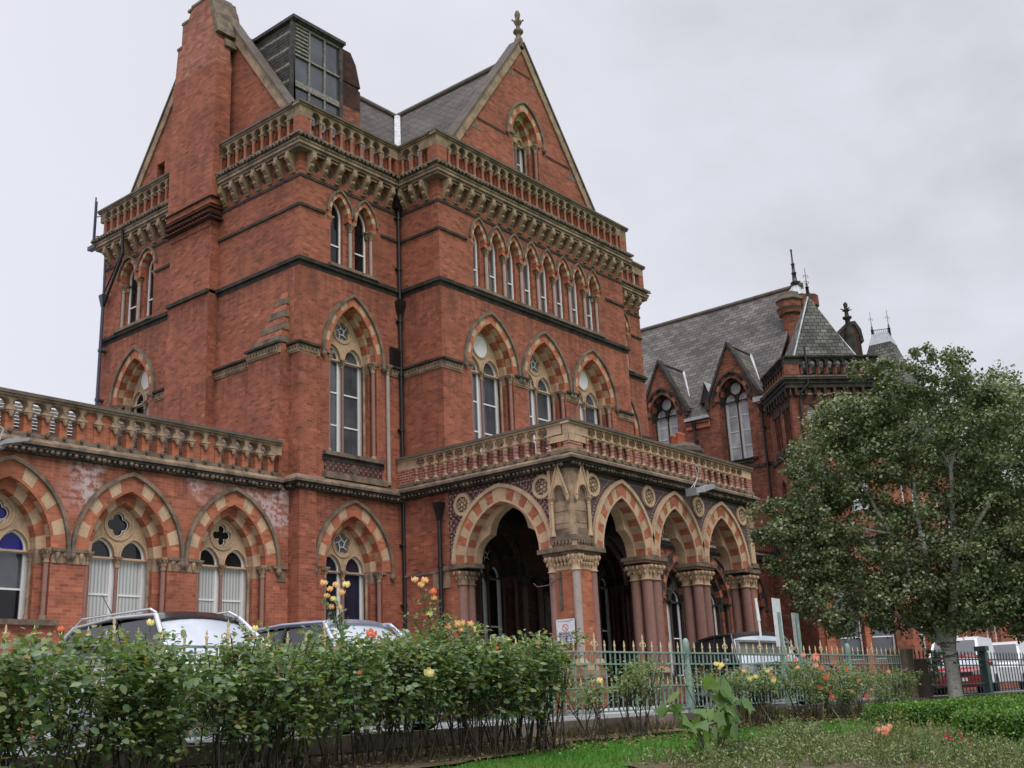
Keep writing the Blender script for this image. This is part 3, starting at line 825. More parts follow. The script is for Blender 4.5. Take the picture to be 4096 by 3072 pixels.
def small_cornice(F, x0, x1, z, pal=PAL, overL=0, overR=0, p=.26, top=.24):
    wo = 'stone_worn' if pal is PAL else 'stone_black'
    mb = MB()
    mb.prism([[(x0-overL*.5, z-.20), (x1+overR*.5, z-.20), (x1+overR*.5, z-.08), (x0-overL*.5, z-.08)]], -p*.5, 0, 'stone_black')
    mb.box(x0-overL*.8, x1+overR*.8, -p*.8, 0, z-.08, z, 'stone_black')
    mb.box(x0-overL, x1+overR, -p, 0, z, z+.07, wo)
    # weathered slope above
    vs = [(x0-overL, -p, z+.07), (x1+overR, -p, z+.07), (x1+overR, 0, z+.07), (x0-overL, 0, z+.07), (x0-overL*.3, -p*.3, z+top), (x1+overR*.3, -p*.3, z+top), (x1+overR*.3, 0, z+top), (x0-overL*.3, 0, z+top)]
    mb.add(vs, [(0, 1, 5, 4), (4, 5, 6, 7), (0, 4, 7, 3), (1, 2, 6, 5)], 'stone')
    bumps(mb, x0-overL*.7, x1+overR*.7, -p*.62, z-.12, .15, .050, wo, int(x0*5))
    return F.put(mb, 'cornice')
def wall(F, outer, holes, mat, t=.24, name='wall'):
    mb = MB(); mb.prism([outer]+holes, 0, t, mat); return F.put(mb, name)
def rect(x0, x1, z0, z1): return [(x0, z0), (x1, z0), (x1, z1), (x0, z1)]
def downpipe(F, x, z0, z1, r=.055, mat='black_iron', y=-.14, hopper=True, n=8, name='downpipe'):
    mb = MB(); mb.cyl((x, y, z0), (x, y, z1), r, r, mat, 9)
    z = z0+.9
    while z < z1-.3:
        mb.cyl((x, y, z-.05), (x, y, z+.05), r*1.45, r*1.45, mat, 9); mb.box(x-.12, x+.12, y, 0, z-.03, z+.02, mat); z += 1.83
    if hopper:
        mb.lathe(x, y, [(r*1.3, z1-.45), (r*1.7, z1-.35), (r*2.9, z1-.05), (r*3.1, z1), (r*2.6, z1+.01)], mat, 4, smooth=False, a0=pi/4)
    F.put(mb, name)
def roof_quad(root, pts, mat, name='roof', th=.08):
    """slab from 3 or 4 world points (wound as seen from outside)"""
    P = [Vector(p) for p in pts]
    n = (P[1]-P[0]).cross(P[2]-P[0]).normalized()
    if n.z < 0: n = -n
    mb = MB(); k = len(P)
    vs = [tuple(p) for p in P]+[tuple(p-n*th) for p in P]
    mb.add(vs, [tuple(range(k)), tuple(range(k, 2*k))[::-1]]+[(i, k+i, k+(i+1) % k, (i+1) % k) for i in range(k)], mat)
    return mb.build(name, root, mw=Matrix())
# ================================================================ CENTRAL BLOCK
XA, YA, YB, XB, XE, XC = 20.15, 24.22, 22.44, 24.45, 35.2, 39.2
GZ = -.25
tower = thing('hospital_block', XA, YA, GZ, 'tall red brick Gothic block with two steep gables and a stone balustrade round its roof', 'building')
FA = Frame(tower, XA, YA, 0)                       # front of left bay, width 4.3
FL = Frame(tower, XA, 35.2, -90, .003)             # left side, u = 35.2 - y, corner at 10.98
FBL = Frame(tower, XB, YA, -90, .003)              # return of the centre bay, width 1.78
FB = Frame(tower, XB, YB, 0, 0)                    # front of the centre bay, width 10.75
FC = Frame(tower, XE, YA, 0, .002)                 # right bay, width 4.0
LW = 35.2-YA; WB = XE-XB; WA = XB-XA; WC = XC-XE
ZT = 17.55                                         # wall top
# ---- left bay front
h1, _ = two_light(FA, 2.15, 4.08, 1.2, 1.55, 2.03, glass='glass_deep_blue', glass_low='panel_cream', ocu='star', sash=(.42,), count=7)
h2, aa = two_light(FA, 2.15, 10.62, 7.48, 1.27, 2.04, band=.30, step=.12, glass='glass', ocu='star', sash=(.33, .66), count=7)
h3 = arcade(FA, [1.60, 2.68], 15.24, 13.47, .55, .86, zab=15.10)
wall(FA, rect(0, WA, GZ, ZT), [h1, h2, h3], 'brick')
# ---- left side
h4, _ = two_light(FL, 35.2-32.95, 10.72, 7.6, 1.34, 1.85, band=.34, step=.16, glass='glass_dark', ocu='disc', sash=(.5,), count=7)
h5 = arcade(FL, [35.2-33.65, 35.2-32.45], 15.45, 13.47, .60, .74, zab=15.2)
wall(FL, rect(0, LW-.24, GZ, ZT), [h4, h5], 'brick')
# ---- return and front of centre bay
wall(FBL, rect(0, YA-YB-.24, GZ, ZT), [], 'brick')
hs = []
for cx, oc in ((2.42, 'disc'), (5.35, 'star'), (8.27, 'disc')):
    h, _ = two_light(FB, cx, 10.78, 7.7, 1.40, 1.98, band=.34, step=.14, glass='glass', ocu=oc, sash=(.33, .66), count=7); hs.append(h)
ac = [26.42-XB+.955*k for k in range(8)]
hs.append(arcade(FB, ac, 15.24, 13.47, .485, .84, zab=15.10, glass='glass'))
hlow = []
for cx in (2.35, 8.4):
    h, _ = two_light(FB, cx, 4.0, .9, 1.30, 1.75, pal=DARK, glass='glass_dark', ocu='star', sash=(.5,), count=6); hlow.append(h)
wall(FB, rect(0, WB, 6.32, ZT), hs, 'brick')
wall(FB, rect(0, WB, GZ, 6.32), hlow, 'brick_black')  # wall under the porch, black base stands in for deep shade
hc1, _ = two_light(FC, 2.0, 10.62, 7.48, 1.27, 2.04, band=.30, step=.12, glass='glass', ocu='star', sash=(.33, .66))
hc3 = arcade(FC, [1.45, 2.55], 15.24, 13.47, .55, .86, zab=15.10)
wall(FC, rect(0, WC, GZ, ZT), [hc1, hc3], 'brick')
# plain far sides
mb = MB(); mb.box(XA+.3, XC, 35.2, 35.44, GZ, ZT, 'brick'); mb.box(XC-.24, XC, YA+.24, 35.2, GZ, ZT, 'brick')
mb.box(XE-.24, XE, YB+.24, YA, GZ, ZT, 'brick'); mb.build('wall', tower, mw=Matrix())
mb = MB(); mb.box(XA+.3, XC-.3, YA+.9, 35.1, 12.8, 13.0, 'shade_dark'); mb.box(XB+.3, XE-.3, YB+.9, YA+.9, 12.8, 13.0, 'shade_dark'); mb.box(XA+.3, XC-.3, YA+1.0, YA+1.1, GZ, ZT, 'dark_void'); mb.box(XB+.3, XE-.3, YB+.95, YB+1.05, 6.3, ZT, 'dark_void')
mb.build('floor', tower, mw=Matrix())
# ---- strings
for Fx, x0, x1, oL, oR in ((FA, 0, WA, .1, 0), (FB, 0, WB, .1, .1), (FBL, 0, YA-YB, 0, 0), (FC, 0, WC, 0, .1)):
    string(Fx, x0, x1, 13.25, .12, .10, 'stone_black', tile=.13, overL=oL, overR=oR)
for Fx, segs in ((FA, ((0, .98), (3.40, WA))), (FB, ((0, 1.35), (9.45, WB))), (FBL, ((0, YA-YB),)), (FC, ((0, .8), (3.2, WC)))):
    for a, b in segs: string(Fx, a, b, 15.06, .085, .06, 'stone_black')
for a, b, o in ((0, 4.60, 0), (4.62, 6.9, 0), (6.92, LW, 0)):
    string(FL, a, b, 13.25, .12, .10 if a != 4.62 else .42, 'stone_black', tile=.13)
string(FL, 3.3, 4.6, 15.06, .085, .06, 'stone_black'); string(FL, 6.92, LW, 15.06, .085, .06, 'stone_black')
carved(FA, 0, .78, 10.33, 10.66, overL=.1); carved(FA, 3.50, WA, 10.33, 10.66); carved(FB, 0, .88, 10.33, 10.66, overL=.08); carved(FBL, 0, YA-YB, 10.33, 10.66)
carved(FC, 3.3, WC, 10.33, 10.66)
for a, b in ((3.62, 4.6), (6.92, 9.0), (10.55, LW)): carved(FL, a, b, 10.33, 10.66)
for a, b in ((4.18, 4.2), ): pass
carved(FB, 9.75, WB, 10.33, 10.66)
for a in (3.885, 6.81): carved(FB, a-.36, a+.36, 10.42, 10.78)
small_cornice(FA, 0, WA, 6.42, overL=.26); small_cornice(FL, 10.2, LW, 6.42)
small_cornice(FC, 0, WC, 6.42)
# dark tiled panel under the tall window and pilaster strips beside the openings
mb = MB(); mb.box(.98, 3.32, -.03, 0, 6.86, 7.36, 'tile_band'); mb.box(.92, 3.38, -.05, 0, 7.20, 7.36, 'stone_black'); mb.box(.92, 3.42, -.16, 0, 6.66, 6.84, 'stone_worn')
mb.prism([foil_loop(2.15, 7.03, 4, .09, .08, 24, 0)], -.045, -.03, 'stone_worn'); FA.put(mb, 'tile_panel')
mb = MB(); column(mb, 3.56, -.07, 6.72, 10.62, .062, 'granite_pale', 'stone', .30, 10); FA.put(mb, 'long_shaft')
mb = MB(); mb.box(3.72, 4.12, -.13, 0, 10.68, 11.28, 'louvre')
for k in range(9): mb.box(3.73, 4.11, -.15, -.12, 10.70+k*.063, 10.72+k*.063, 'black_iron')
FA.put(mb, 'vent_box')
# corner buttress on the left side with sloping stone offsets
mb = MB()
mb.box(9.05, 10.55, -.34, 0, GZ, 10.64, 'brick')
FL.put(mb, 'buttress')
carved(Frame(tower, XA-.34, 35.2, -90, .005), 9.05, 10.55, 10.33, 10.68, overL=.06, overR=.06)
mb = MB()
zz = [10.70, 11.10, 11.52, 11.94, 12.35]; xx = [9.15, 9.45, 9.72, 9.98, 10.20]; 
for i in range(4):
    y0 = -.32+.075*i; y1 = -.32+.075*(i+1)
    vs = [(xx[i], y0, zz[i]), (10.50, y0, zz[i]), (10.50, y1, zz[i+1]), (xx[i+1], y1, zz[i+1]), (xx[i], 0, zz[i]), (10.50, 0, zz[i]), (10.50, 0, zz[i+1]), (xx[i+1], 0, zz[i+1])]
    zm = zz[i]+.21
    mb.add(vs, [(0, 1, 2, 3), (0, 3, 7, 4), (1, 5, 6, 2), (4, 7, 6, 5)], 'brick_wing')
    mb.box((xx[i]+xx[i+1])/2-.08, 10.53, y0-.015, 0, zz[i]+.0, zz[i]+.20, 'stone_worn')
FL.put(mb, 'buttress_slope')
mb = MB(); mb.box(0, .62, -.09, 0, GZ, 10.3, 'brick'); FA.put(mb, 'pilaster')
# ---- chimney breast
u0, u1 = 4.62, 6.90
mb = MB(); mb.box(u0, u1, -.32, 0, GZ, 15.6, 'brick')
for i, z in enumerate((15.6, 15.84, 16.08, 16.32)): mb.box(u0-.02*i, u1+.05*i, -.36-.045*i, 0, z, z+.24, 'brick')
for z in (15.80, 16.16, 16.52): mb.box(u0-.08, u1+.22, -.57, 0, z, z+.035, 'brick_black')
x = u0-.05
while x < u1+.1: mb.box(x, x+.07, -.55, 0, 15.98, 16.05, 'brick_black'); x += .16
mb.box(4.66, 7.16, -.52, .1, 16.56, 21.6, 'brick')
mb.prism([[(4.70, 21.6), (7.16, 21.6), (7.12, 22.3), (6.95, 23.1), (6.6, 24.35), (5.6, 24.38), (5.55, 24.3), (5.36, 24.0), (5.04, 23.9), (5.02, 23.1), (4.82, 22.95)]], -.50, .05, 'brick_chim')
mb.prism([[(5.4, 21.5), (6.95, 21.5), (6.85, 22.6), (6.72, 23.4), (6.5, 24.3), (6.1, 25.0), (5.7, 25.0), (5.5, 24.2)]], .05, .80, 'stone_worn')
for xa, xb, z in ((4.78, 5.06, 22.97), (5.0, 5.38, 23.92), (5.34, 5.62, 24.30), (5.56, 6.62, 24.38)): mb.box(xa, xb, -.53, .1, z, z+.09, 'stone_worn')
mb.prism([[(6.60, 24.2), (7.02, 22.75), (7.20, 22.75), (6.74, 24.4)]], -.52, .5, 'stone_worn')
mb.prism([[(6.62, 23.0), (6.98, 22.3), (7.22, 22.3), (7.22, 22.45), (6.75, 23.3)]], -.2, .6, 'stone_worn')
FL.put(mb, 'chimney')
# ---- cornices and balustrades of the roof
big_cornice(FA, 0, WA, 17.10, overL=.42, first=.32); big_cornice(FB, 0, WB, 17.10, overL=.42, overR=.42, first=.30, sp=.563)
big_cornice(FBL, 0, YA-YB, 17.10, first=.30, sp=.50); big_cornice(FC, 0, WC, 17.10, overR=.42, first=.3)
big_cornice(FL, 7.0, LW, 17.10, first=.25); big_cornice(FL, 0, 4.62, 17.10, overL=.42, first=.3)
ZP0, ZP1 = 17.33, 18.50
sA = .435
balustrade(FA, -.22, WA, ZP0, ZP1, [.42+.435*k for k in range(8)], .435, end0=.40, end1=.36, overL=.1)
balustrade(FB, -.22, WB+.22, ZP0, ZP1, [.60+.431*k for k in range(23)], .431, end0=.48, end1=.45, overL=.1, overR=.1)
balustrade(FBL, .24, YA-YB+.0, ZP0, ZP1, [.60+.43*k for k in range(2)], .43, end0=.05, end1=.2)
balustrade(FL, 6.95, LW, ZP0, ZP1, [7.35+.435*k for k in range(8)], .435, end0=.18, end1=.10)
balustrade(FL, -.2, 4.65, ZP0, ZP1, [.32+.435*k for k in range(10)], .435, overL=.1)
balustrade(FC, .2, WC+.22, ZP0, ZP1, [.6+.435*k for k in range(7)], .435, end1=.35, overR=.1)
# ---- gables
def gable(F, xc, hw, z0, zap, y0, hole=None, cop=.30, name='gable'):
    s_ = (zap-z0)/hw
    outer = [(xc-hw, z0), (xc+hw, z0), (xc, zap)]
    mb = MB(); mb.prism([outer]+([hole] if hole else []), y0, y0+.35, 'brick'); g = F.put(mb, name)
    L = hypot(hw, zap-z0); nx, nz = (zap-z0)/L, hw/L
    cb = MB()
    for sg in (1, -1):
        n = 9
        for i in range(n):
            f0, f1 = i/n, (i+1)/n
            a = (xc+sg*hw*(1-f0), z0+(zap-z0)*f0); b = (xc+sg*hw*(1-f1), z0+(zap-z0)*f1)
            t = .10; w = cop
            lp = [(a[0]+sg*nx*t, a[1]+nz*t), (b[0]+sg*nx*t, b[1]+nz*t), (b[0]-sg*nx*(w-t), b[1]-nz*(w-t)), (a[0]-sg*nx*(w-t), a[1]-nz*(w-t))]
            if sg < 0: lp = lp[::-1]
            cb.prism([lp], y0-.07, y0+.02, 'stone')
            lp2 = [(a[0]+sg*nx*(t+.07), a[1]+nz*(t+.07)), (b[0]+sg*nx*(t+.07), b[1]+nz*(t+.07)), (b[0]+sg*nx*t, b[1]+nz*t), (a[0]+sg*nx*t, a[1]+nz*t)]
            if sg < 0: lp2 = lp2[::-1]
            cb.prism([lp2], y0-.12, y0+.42, 'coping')
    F.put(cb, 'gable_coping', g)
    return g
zg = 18.0
xcB = 29.85-XB
FG = Frame(tower, XB, YB+.40, 0, .001)
hg, _ = two_light(FG, xcB, 20.62, 18.35, 1.12, 1.55, glass='glass', ocu='star', sash=(.33, .66), count=6)
gB = gable(FG, xcB, (24.75-zg)/1.41, zg, 24.75, 0, hg)
mb = MB()
for sx in (-1, 1):
    for z, w in ((23.1, .5), (19.9, .7)):
        xx_ = xcB+sx*((24.75-z)/1.41-.25); mb.prism([[(xx_, z), (xx_-sx*w, z), (xx_, z+.55)] if sx < 0 else [(xx_, z), (xx_, z+.55), (xx_-sx*w, z)]], -.01, 0, 'stone_worn')
mb.box(xcB-2.75, xcB-1.2, -.008, 0, 20.30, 20.42, 'brick_black'); mb.box(xcB+1.25, xcB+2.75, -.008, 0, 20.30, 20.42, 'brick_black'); mb.box(xcB-.5, xcB+.5, -.008, 0, 23.35, 23.45, 'brick_black')
FG.put(mb, 'gable_band', gB)
mb = MB(); xg, yg = 29.85, YB+.45
mb.lathe(xg, yg, [(.20, 24.55), (.17, 24.95), (.11, 25.05), (.10, 25.20), (.19, 25.24), (.21, 25.30), (.19, 25.36), (.08, 25.40), (.08, 25.56), (.13, 25.68), (.14, 25.80), (.07, 25.85), (.10, 25.95), (.12, 26.08), (.08, 26.2), (.03, 26.26)], 'stone_worn', 9)
for k in range(4):
    a = pi/4+k*pi/2
    mb.tube([(xg+.07*cos(a), yg+.07*sin(a), 25.60), (xg+.15*cos(a), yg+.15*sin(a), 25.76), (xg+.20*cos(a), yg+.20*sin(a), 25.84), (xg+.23*cos(a), yg+.23*sin(a), 25.80)], .035, 'stone_worn', 5, .025)
mb.build('finial', tower, mw=Matrix())
FGL = Frame(tower, XA+.30, 35.2, -90, .002)
gable(FGL, 35.2-29.6, (25.1-zg)/1.41, zg, 25.1, 0, [(2.58, 18.55), (3.05, 18.55), (3.05, 19.6), (2.58, 19.6)])
mb = MB(); mb.box(2.5, 3.15, .3, .36, 18.4, 19.7, 'dark_void'); mb.box(2.85, 2.9, .22, .27, 18.55, 19.6, 'white_paint'); FGL.put(mb, 'gable_slot')
# ---- roofs
RZ = 24.15
roof_quad(tower, [(XB+.45, YB+.7, 17.3), (29.85, YB+.7, RZ+.05), (29.85, 34.9, RZ+.05), (XB+.45-.0, 34.9, 17.3)], 'slate')
roof_quad(tower, [(XE-.45, YB+.7, 17.3), (29.85, YB+.7, RZ+.04), (29.85, 34.9, RZ+.04), (XE-.45, 34.9, 17.3)], 'slate')
roof_quad(tower, [(XA+.5, 24.75, 17.3), (XC-.4, 24.75, 17.3), (XC-.4, 29.6, RZ), (XA+.5, 29.6, RZ)], 'slate')
roof_quad(tower, [(XA+.5, 34.45, 17.3), (XC-.4, 34.45, 17.3), (XC-.4, 29.6, RZ-.01), (XA+.5, 29.6, RZ-.01)], 'slate')
mb = MB(); mb.cyl((XA+.5, 29.6, RZ+.06), (29.8, 29.6, RZ+.06), .13, .13, 'coping', 8); mb.cyl((29.85, YB+.9, RZ+.11), (29.85, 34.9, RZ+.11), .13, .13, 'coping', 8)
mb.build('roof_ridge', tower, mw=Matrix())
a, b = Vector((29.75, 29.5, RZ+.05)), Vector((25.15, 24.95, 17.62))
mb = MB(); d = Vector((.085, -.085, 0)); up = Vector((-.03, -.03, .05))
mb.add([tuple(a-d+up), tuple(a+d+up), tuple(b+d+up), tuple(b-d+up)], [(0, 1, 2, 3)], 'lead_white')
mb.build('valley_flashing', tower, mw=Matrix())
# ---- glazed roof dormer
x0, x1, yf, zt_, zb = 21.06, 23.15, 25.78, 22.78, 18.0
mb = MB()
yb = 25.0+(22.78-17.65)/1.41
mb.add([(x0, yf, zb), (x0, yf, zt_), (x0, yb+.3, zt_), (x0, yf-.3, zb)], [(0, 1, 2, 3)], 'timber_dark')
for k in range(34):
    z = zb+.6+k*.125
    if z > zt_-.1: break
    yy = 24.75+(z-17.3)/1.412+.25
    mb.box(x0-.03, x0, yf+.02, max(yy, yf+.1), z, z+.105, 'timber_dark' if k % 5 else 'timber_peel')
mb.box(x0-.14, x1+.14, yf-.20, yb+.6, zt_, zt_+.12, 'timber_dark')
dm = mb.build('roof_dormer', tower, mw=Matrix())
mb = MB(); P = 'timber_peel'
for x in (x0, x0+.70, x0+1.39, x1): mb.box(x-.035, x+.035, yf-.05, yf+.05, zb, zt_, P)
mb.box(x0-.08, x0+.05, yf-.08, yf+.08, zb, zt_, 'timber_dark'); mb.box(x1-.05, x1+.10, yf-.08, yf+.08, zb, zt_, 'timber_dark')
for z, h in ((zt_-.16, .16), (21.45, .07), (20.28, .22), (19.0, .10)): mb.box(x0, x1, yf-.06, yf+.05, z, z+h, P)
mb.box(x0-.1, x1+.1, yf-.14, yf+.02, zt_-.06, zt_+.02, 'timber_dark')
for k in range(7): mb.box(x0+.07, x0+.63, yf-.05, yf+.02, 21.62+k*.145, 21.69+k*.145, P)
mb.build('glazing_frame', dm, mw=Matrix())
mb = MB(); mb.box(x0+.05, x1-.05, yf+.01, yf+.03, zb, zt_-.1, 'glass'); mb.build('pane', dm, mw=Matrix())
mb = MB()   # small sooty brick stack beside the dormer
cx0, cx1 = 23.35, 24.25
mb.box(cx0, cx1, 25.9, 27.3, 17.5, 20.6, 'brick_soot'); mb.box(cx0, cx1, 25.9, 27.3, 20.6, 21.45, 'brick_black'); mb.box(cx0+.04, cx1-.04, 25.94, 27.26, 21.45, 21.6, 'stone_black')
mb.prism([[(cx0-.02, 21.6), (cx1+.02, 21.6), (cx1-.20, 22.45), (cx1-.45, 22.85), (cx0+.02, 22.85)]], 25.9, 27.3, 'brick_black')
mb.build('brick_stack', tower, mw=Matrix())
# ---- rainwater pipes and aerials
FJ = Frame(tower, XB-.16, YA, 0)
downpipe(FJ, 0, 2.2, 16.6, .062, y=-.10)
mb = MB(); mb.lathe(0, -.10, [(.07, 12.45), (.10, 12.55), (.19, 12.80), (.20, 12.95), (.12, 12.97)], 'black_iron', 4, False, pi/4); mb.box(-.18, .2, -.2, 0, 16.25, 17.0, 'black_iron'); FJ.put(mb, 'rain_hopper')
downpipe(FL, .30, 6.5, 15.0, .06, 'blue_iron', y=-.20, hopper=True, name='downpipe')
mb = MB(); mb.cyl((.30, -.2, 15), (.25, -.2, 16.6), .045, .045, 'blue_iron', 8); mb.tube([(.32, -.2, 14.6), (.9, -.25, 15.3), (1.6, -.30, 16.2), (1.62, -.40, 17.1)], .055, 'black_iron', 7); mb.tube([(.32, -.2, 15.1), (1.5, -.28, 16.3)], .03, 'black_iron', 6)
FL.put(mb, 'waste_pipe')
mb = MB(); mb.cyl((-.45, -.3, 17.2), (-.45, -.3, 18.95), .055, .055, 'blue_iron', 8); mb.cyl((-.22, -.45, 17.2), (-.22, -.45, 19.0), .03, .03, 'blue_iron', 6)
for z in (17.4, 18.2): mb.tube([(-.45, -.3, z), (-.22, -.45, z), (0, -.3, z)], .02, 'black_iron', 5)
mb.box(-.7, -.2, -.4, -.2, 17.0, 17.15, 'blue_iron'); FL.put(mb, 'aerial_bracket')

# ================================================================ LEFT WING
wing = thing('arcaded_wing', 8.0, 24.6, GZ, 'low red brick wing left of the tower with striped pointed arches and white efflorescence', 'building')
X0w = 6.0
FW = Frame(wing, X0w, 24.6, 0)
hw = []
for i, (cx, gl, low, hg_, oc) in enumerate(((12.03, 'glass', 'glass_dark', 'glass_blue', 'quatre'), (15.15, 'blinds', None, 'glass_sky', 'quatre'), (18.27, 'blinds', None, 'glass_sky', 'quatre_diag'), (8.9, 'blinds', None, 'glass_sky', 'quatre'))):
    h, (a1, a2) = two_light(FW, cx-X0w, 4.03, 2.38 if i == 0 else 1.3, 1.53, 2.04, pal=dict(PAL, brick='brick_wing'), glass=gl, glass_low=low, head_glass='glass_dark' if gl == 'blinds' else hg_, ocu=oc, sash=(.45,) if i == 0 else (.66,), count=7, outer_cols=True)
    hw.append(h)
WW = XA-X0w
wall(FW, rect(0, WW, GZ, 6.6), hw, 'brick_wing')
mb = MB(); mb.box(12.03-X0w-.85, 12.03-X0w+.85, .45, .60, .9, 2.36, 'panel_cream'); FW.put(mb, 'sill_panel')
# stone capital band on the piers between windows
mb = MB()
for x in (13.59, 16.71):
    mb.box(x-.42-X0w, x+.42-X0w, -.02, 0, 3.70, 4.0, 'stone'); mb.box(x-.46-X0w, x+.46-X0w, -.08, 0, 3.97, 4.04, 'stone_worn')
    for dx_ in (-.3, -.1, .1, .3): mb.lathe(x+dx_-X0w, -.03, [(.02, 3.72), (.05, 3.84), (.07, 3.93), (.05, 3.96)], 'stone', 6)
mb.box(19.78-X0w, 20.05-X0w, -.02, 0, 3.62, 3.98, 'stone_worn'); mb.box(19.6-X0w, 20.1-X0w, -.08, 0, 3.97, 4.04, 'stone_worn')
FW.put(mb, 'capital_band')
small_cornice(FW, 0, WW-.35, 6.38, p=.22)
cs = [12.09-X0w+.4455*k for k in range(-13, 18)]
cs = [c for c in cs if .3 < c < WW-.7]
n0 = min(range(len(cs)), key=lambda i: abs(cs[i]-(12.09-X0w)))
blind = [n0+i for i in (4, 5, 11, 12, 17, -3, -4) if 0 <= n0+i < len(cs)]
balustrade(FW, 0, WW-.36, 6.56, 7.60, cs, .4455, style='wing', yo=-.10, blind=blind, end1=.0)
mb = MB()
mb.add([(0, .45, 6.5), (WW, .45, 6.5), (WW, 2.4, 7.45), (0, 2.4, 7.45)], [(0, 1, 2, 3)], 'slate_grey'); mb.add([(0, 2.4, 7.45), (WW, 2.4, 7.45), (WW, 8, 6.5), (0, 8, 6.5)], [(0, 1, 2, 3)], 'slate_grey')
for k in range(11): mb.box(0, WW, .47+k*.012, .50+k*.012, 6.62+k*.085, 6.68+k*.085, 'timber_peel')
FW.put(mb, 'roof')
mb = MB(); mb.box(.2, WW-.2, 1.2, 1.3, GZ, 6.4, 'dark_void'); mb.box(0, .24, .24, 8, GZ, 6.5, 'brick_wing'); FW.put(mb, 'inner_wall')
fl = thing('floodlight', 11.6, 24.3, 6.2, 'grey floodlight on the cornice of the low left wing with a looped white cable', 'floodlight')
mb = MB(); mb.prism([[(-.12, -.05), (.42, .10), (.46, .18), (-.05, .08)]], -.45, -.05, 'lamp_grey'); mb.box(-.22, -.02, -.25, .05, -.12, .0, 'lamp_grey')
mb.build('lamp_head', fl); mb = MB(); mb.tube([(-.15, -.1, -.05), (-.2, -.15, .3), (-.3, -.2, .55), (-.26, -.1, .8)], .02, 'cable', 5); mb.tube([(-.1, -.1, 0), (-.05, -.18, .35), (-.28, -.15, .5)], .016, 'cable', 5); mb.build('cable', fl)
# ================================================================ ENTRANCE PORCH
PX, PY, PE = 24.30, 17.65, 34.65
porch = thing('entrance_porch', PX, PY, GZ, 'projecting stone and brick carriage porch with open striped arches and a pierced balustrade', 'porch')
FP = Frame(porch, PX, PY, 0)                    # front, width 10.35
FPL = Frame(porch, PX, YA, -90, .003)           # left side, u = 24.22 - y, corner at 6.57
PW, PD = PE-PX, YA-PY
ZS = 4.08
PT = .62
def cusped(cx, z0, zs, a, H, n=7):
    """trefoil-cusped pointed opening"""
    R = []
    xc, zc_ = .60*a, .50*H
    for i in range(n+1):       # lower lobe
        t = i/n; bx = a+(xc-a)*t; bz = zc_*t
        bul = .13*a*sin(pi*t); R.append((bx+bul*.75, bz+bul*.6))
    R.append((xc-.05*a, zc_+.015))
    p0 = (xc-.05*a, zc_+.02); p1 = (0, H)
    for i in range(1, n+1):
        t = i/n; bx = p0[0]*(1-t); bz = p0[1]+(H-p0[1])*t
        bul = .14*a*sin(pi*min(1, t*1.02)); R.append((bx+bul*.8, bz+bul*.5))
    R[-1] = (0, H)
    R = [(min(x, a), z) for x, z in R]
    pts = [(cx+x, zs+z) for x, z in R]+[(cx-x, zs+z) for x, z in reversed(R[:-1])]
    return [(cx-a, z0), (cx+a, z0)]+pts
def porch_arch(F, cx, a_in, H_in, a_out, H_out, cnt):
    c = arch_c(a_out, H_out); Ro = a_out+c; Ri = Ro-.50; ai = Ri-c
    vb = MB(); voussoirs(vb, cx, ZS, Ri, Ro-.10, c, -.03, .33, cnt, ('brick_orange', 'stone_clean'))
    ring(vb, cx, ZS, Ri-.015, Ri+.05, c, -.045, 0, 'stone_clean', 16)
    ar = F.put(vb, 'arch')
    hb = MB(); ring(hb, cx, ZS, Ro-.11, Ro, c, -.10, 0, 'stone_clean', 16, drop=-.0)
    for s_ in (1, -1): hb.lathe(cx+s_*(a_out-.06), -.08, [(.03, ZS-.06), (.10, ZS+.02), (.09, ZS+.12), (.03, ZS+.16)], 'stone', 7)
    F.put(hb, 'hood_mould', ar)
    cb = MB(); outer = [(p[0], p[1]) for p in arch_loop(cx, ZS, ZS, Ri+.03, c, 14)]
    o = outer[2:]; inner = cusped(cx, ZS, ZS, ai-.06, sqrt(Ri*Ri-c*c)-.10)[2:]
    cb.prism([o+inner[::-1]], .33, PT, 'stone_clean')
    F.put(cb, 'cusped_lining', ar)
    bb = MB()     # white tile studs following the hood
    for sg in (1, -1):
        tA = atan2(sqrt((Ro+.10)**2-c*c), c); R_ = Ro+.10; nb = int(R_*tA/.115)
        for i in range(1, nb):
            t = tA*i/nb; x, z = cx+sg*(-c+R_*cos(t)), ZS+R_*sin(t)
            if z > 6.12 or not (-.2 < x): continue
            yield_ok = True
            bb.box(x-.017, x+.017, -.012, 0, z-.017, z+.017, 'bead_white')
    F.put(bb, 'tile_stud', ar)
    return arch_loop(cx, GZ, ZS, Ri+.02, c, 14), ai, Ro, c
AC = [2.42, 5.36, 8.30]
holes = []
for cx in AC:
    lp, ai, Ro, c = porch_arch(FP, cx, 1.1, 1.55, 1.60, 2.16, 9); holes.append((cx, ai, Ro, c))
lpL, aiL, RoL, cL = porch_arch(FPL, PD-2.55, 1.4, 1.6, 1.88, 2.15, 10)
cxL = PD-2.55
def spandrel(F, W_, arcs, mat):
    """wall above the springing with pointed notches for the arches"""
    low = [(0, ZS)]
    for cx, a, Rr, c in arcs:
        p = arch_pts(cx, ZS, Rr, c, 14)[::-1]
        low += p
    low.append((W_, ZS))
    mb = MB(); mb.prism([low+[(W_, 6.5), (0, 6.5)]], 0, .33, mat); mb.prism([low+[(W_, 6.5), (0, 6.5)]], .335, PT, 'shade_dark'); return F.put(mb, 'spandrel')
spandrel(FP, PW, [(cx, 0, arch_c(1.6, 2.16)+1.6-.48, arch_c(1.6, 2.16)) for cx in AC], 'mosaic_plum')
mbx = spandrel(Frame(porch, PX, YA-1.98, -90, .003), PD-1.98-.33, [(cxL-1.98, 0, RoL-.48, cL)], 'mosaic_red')
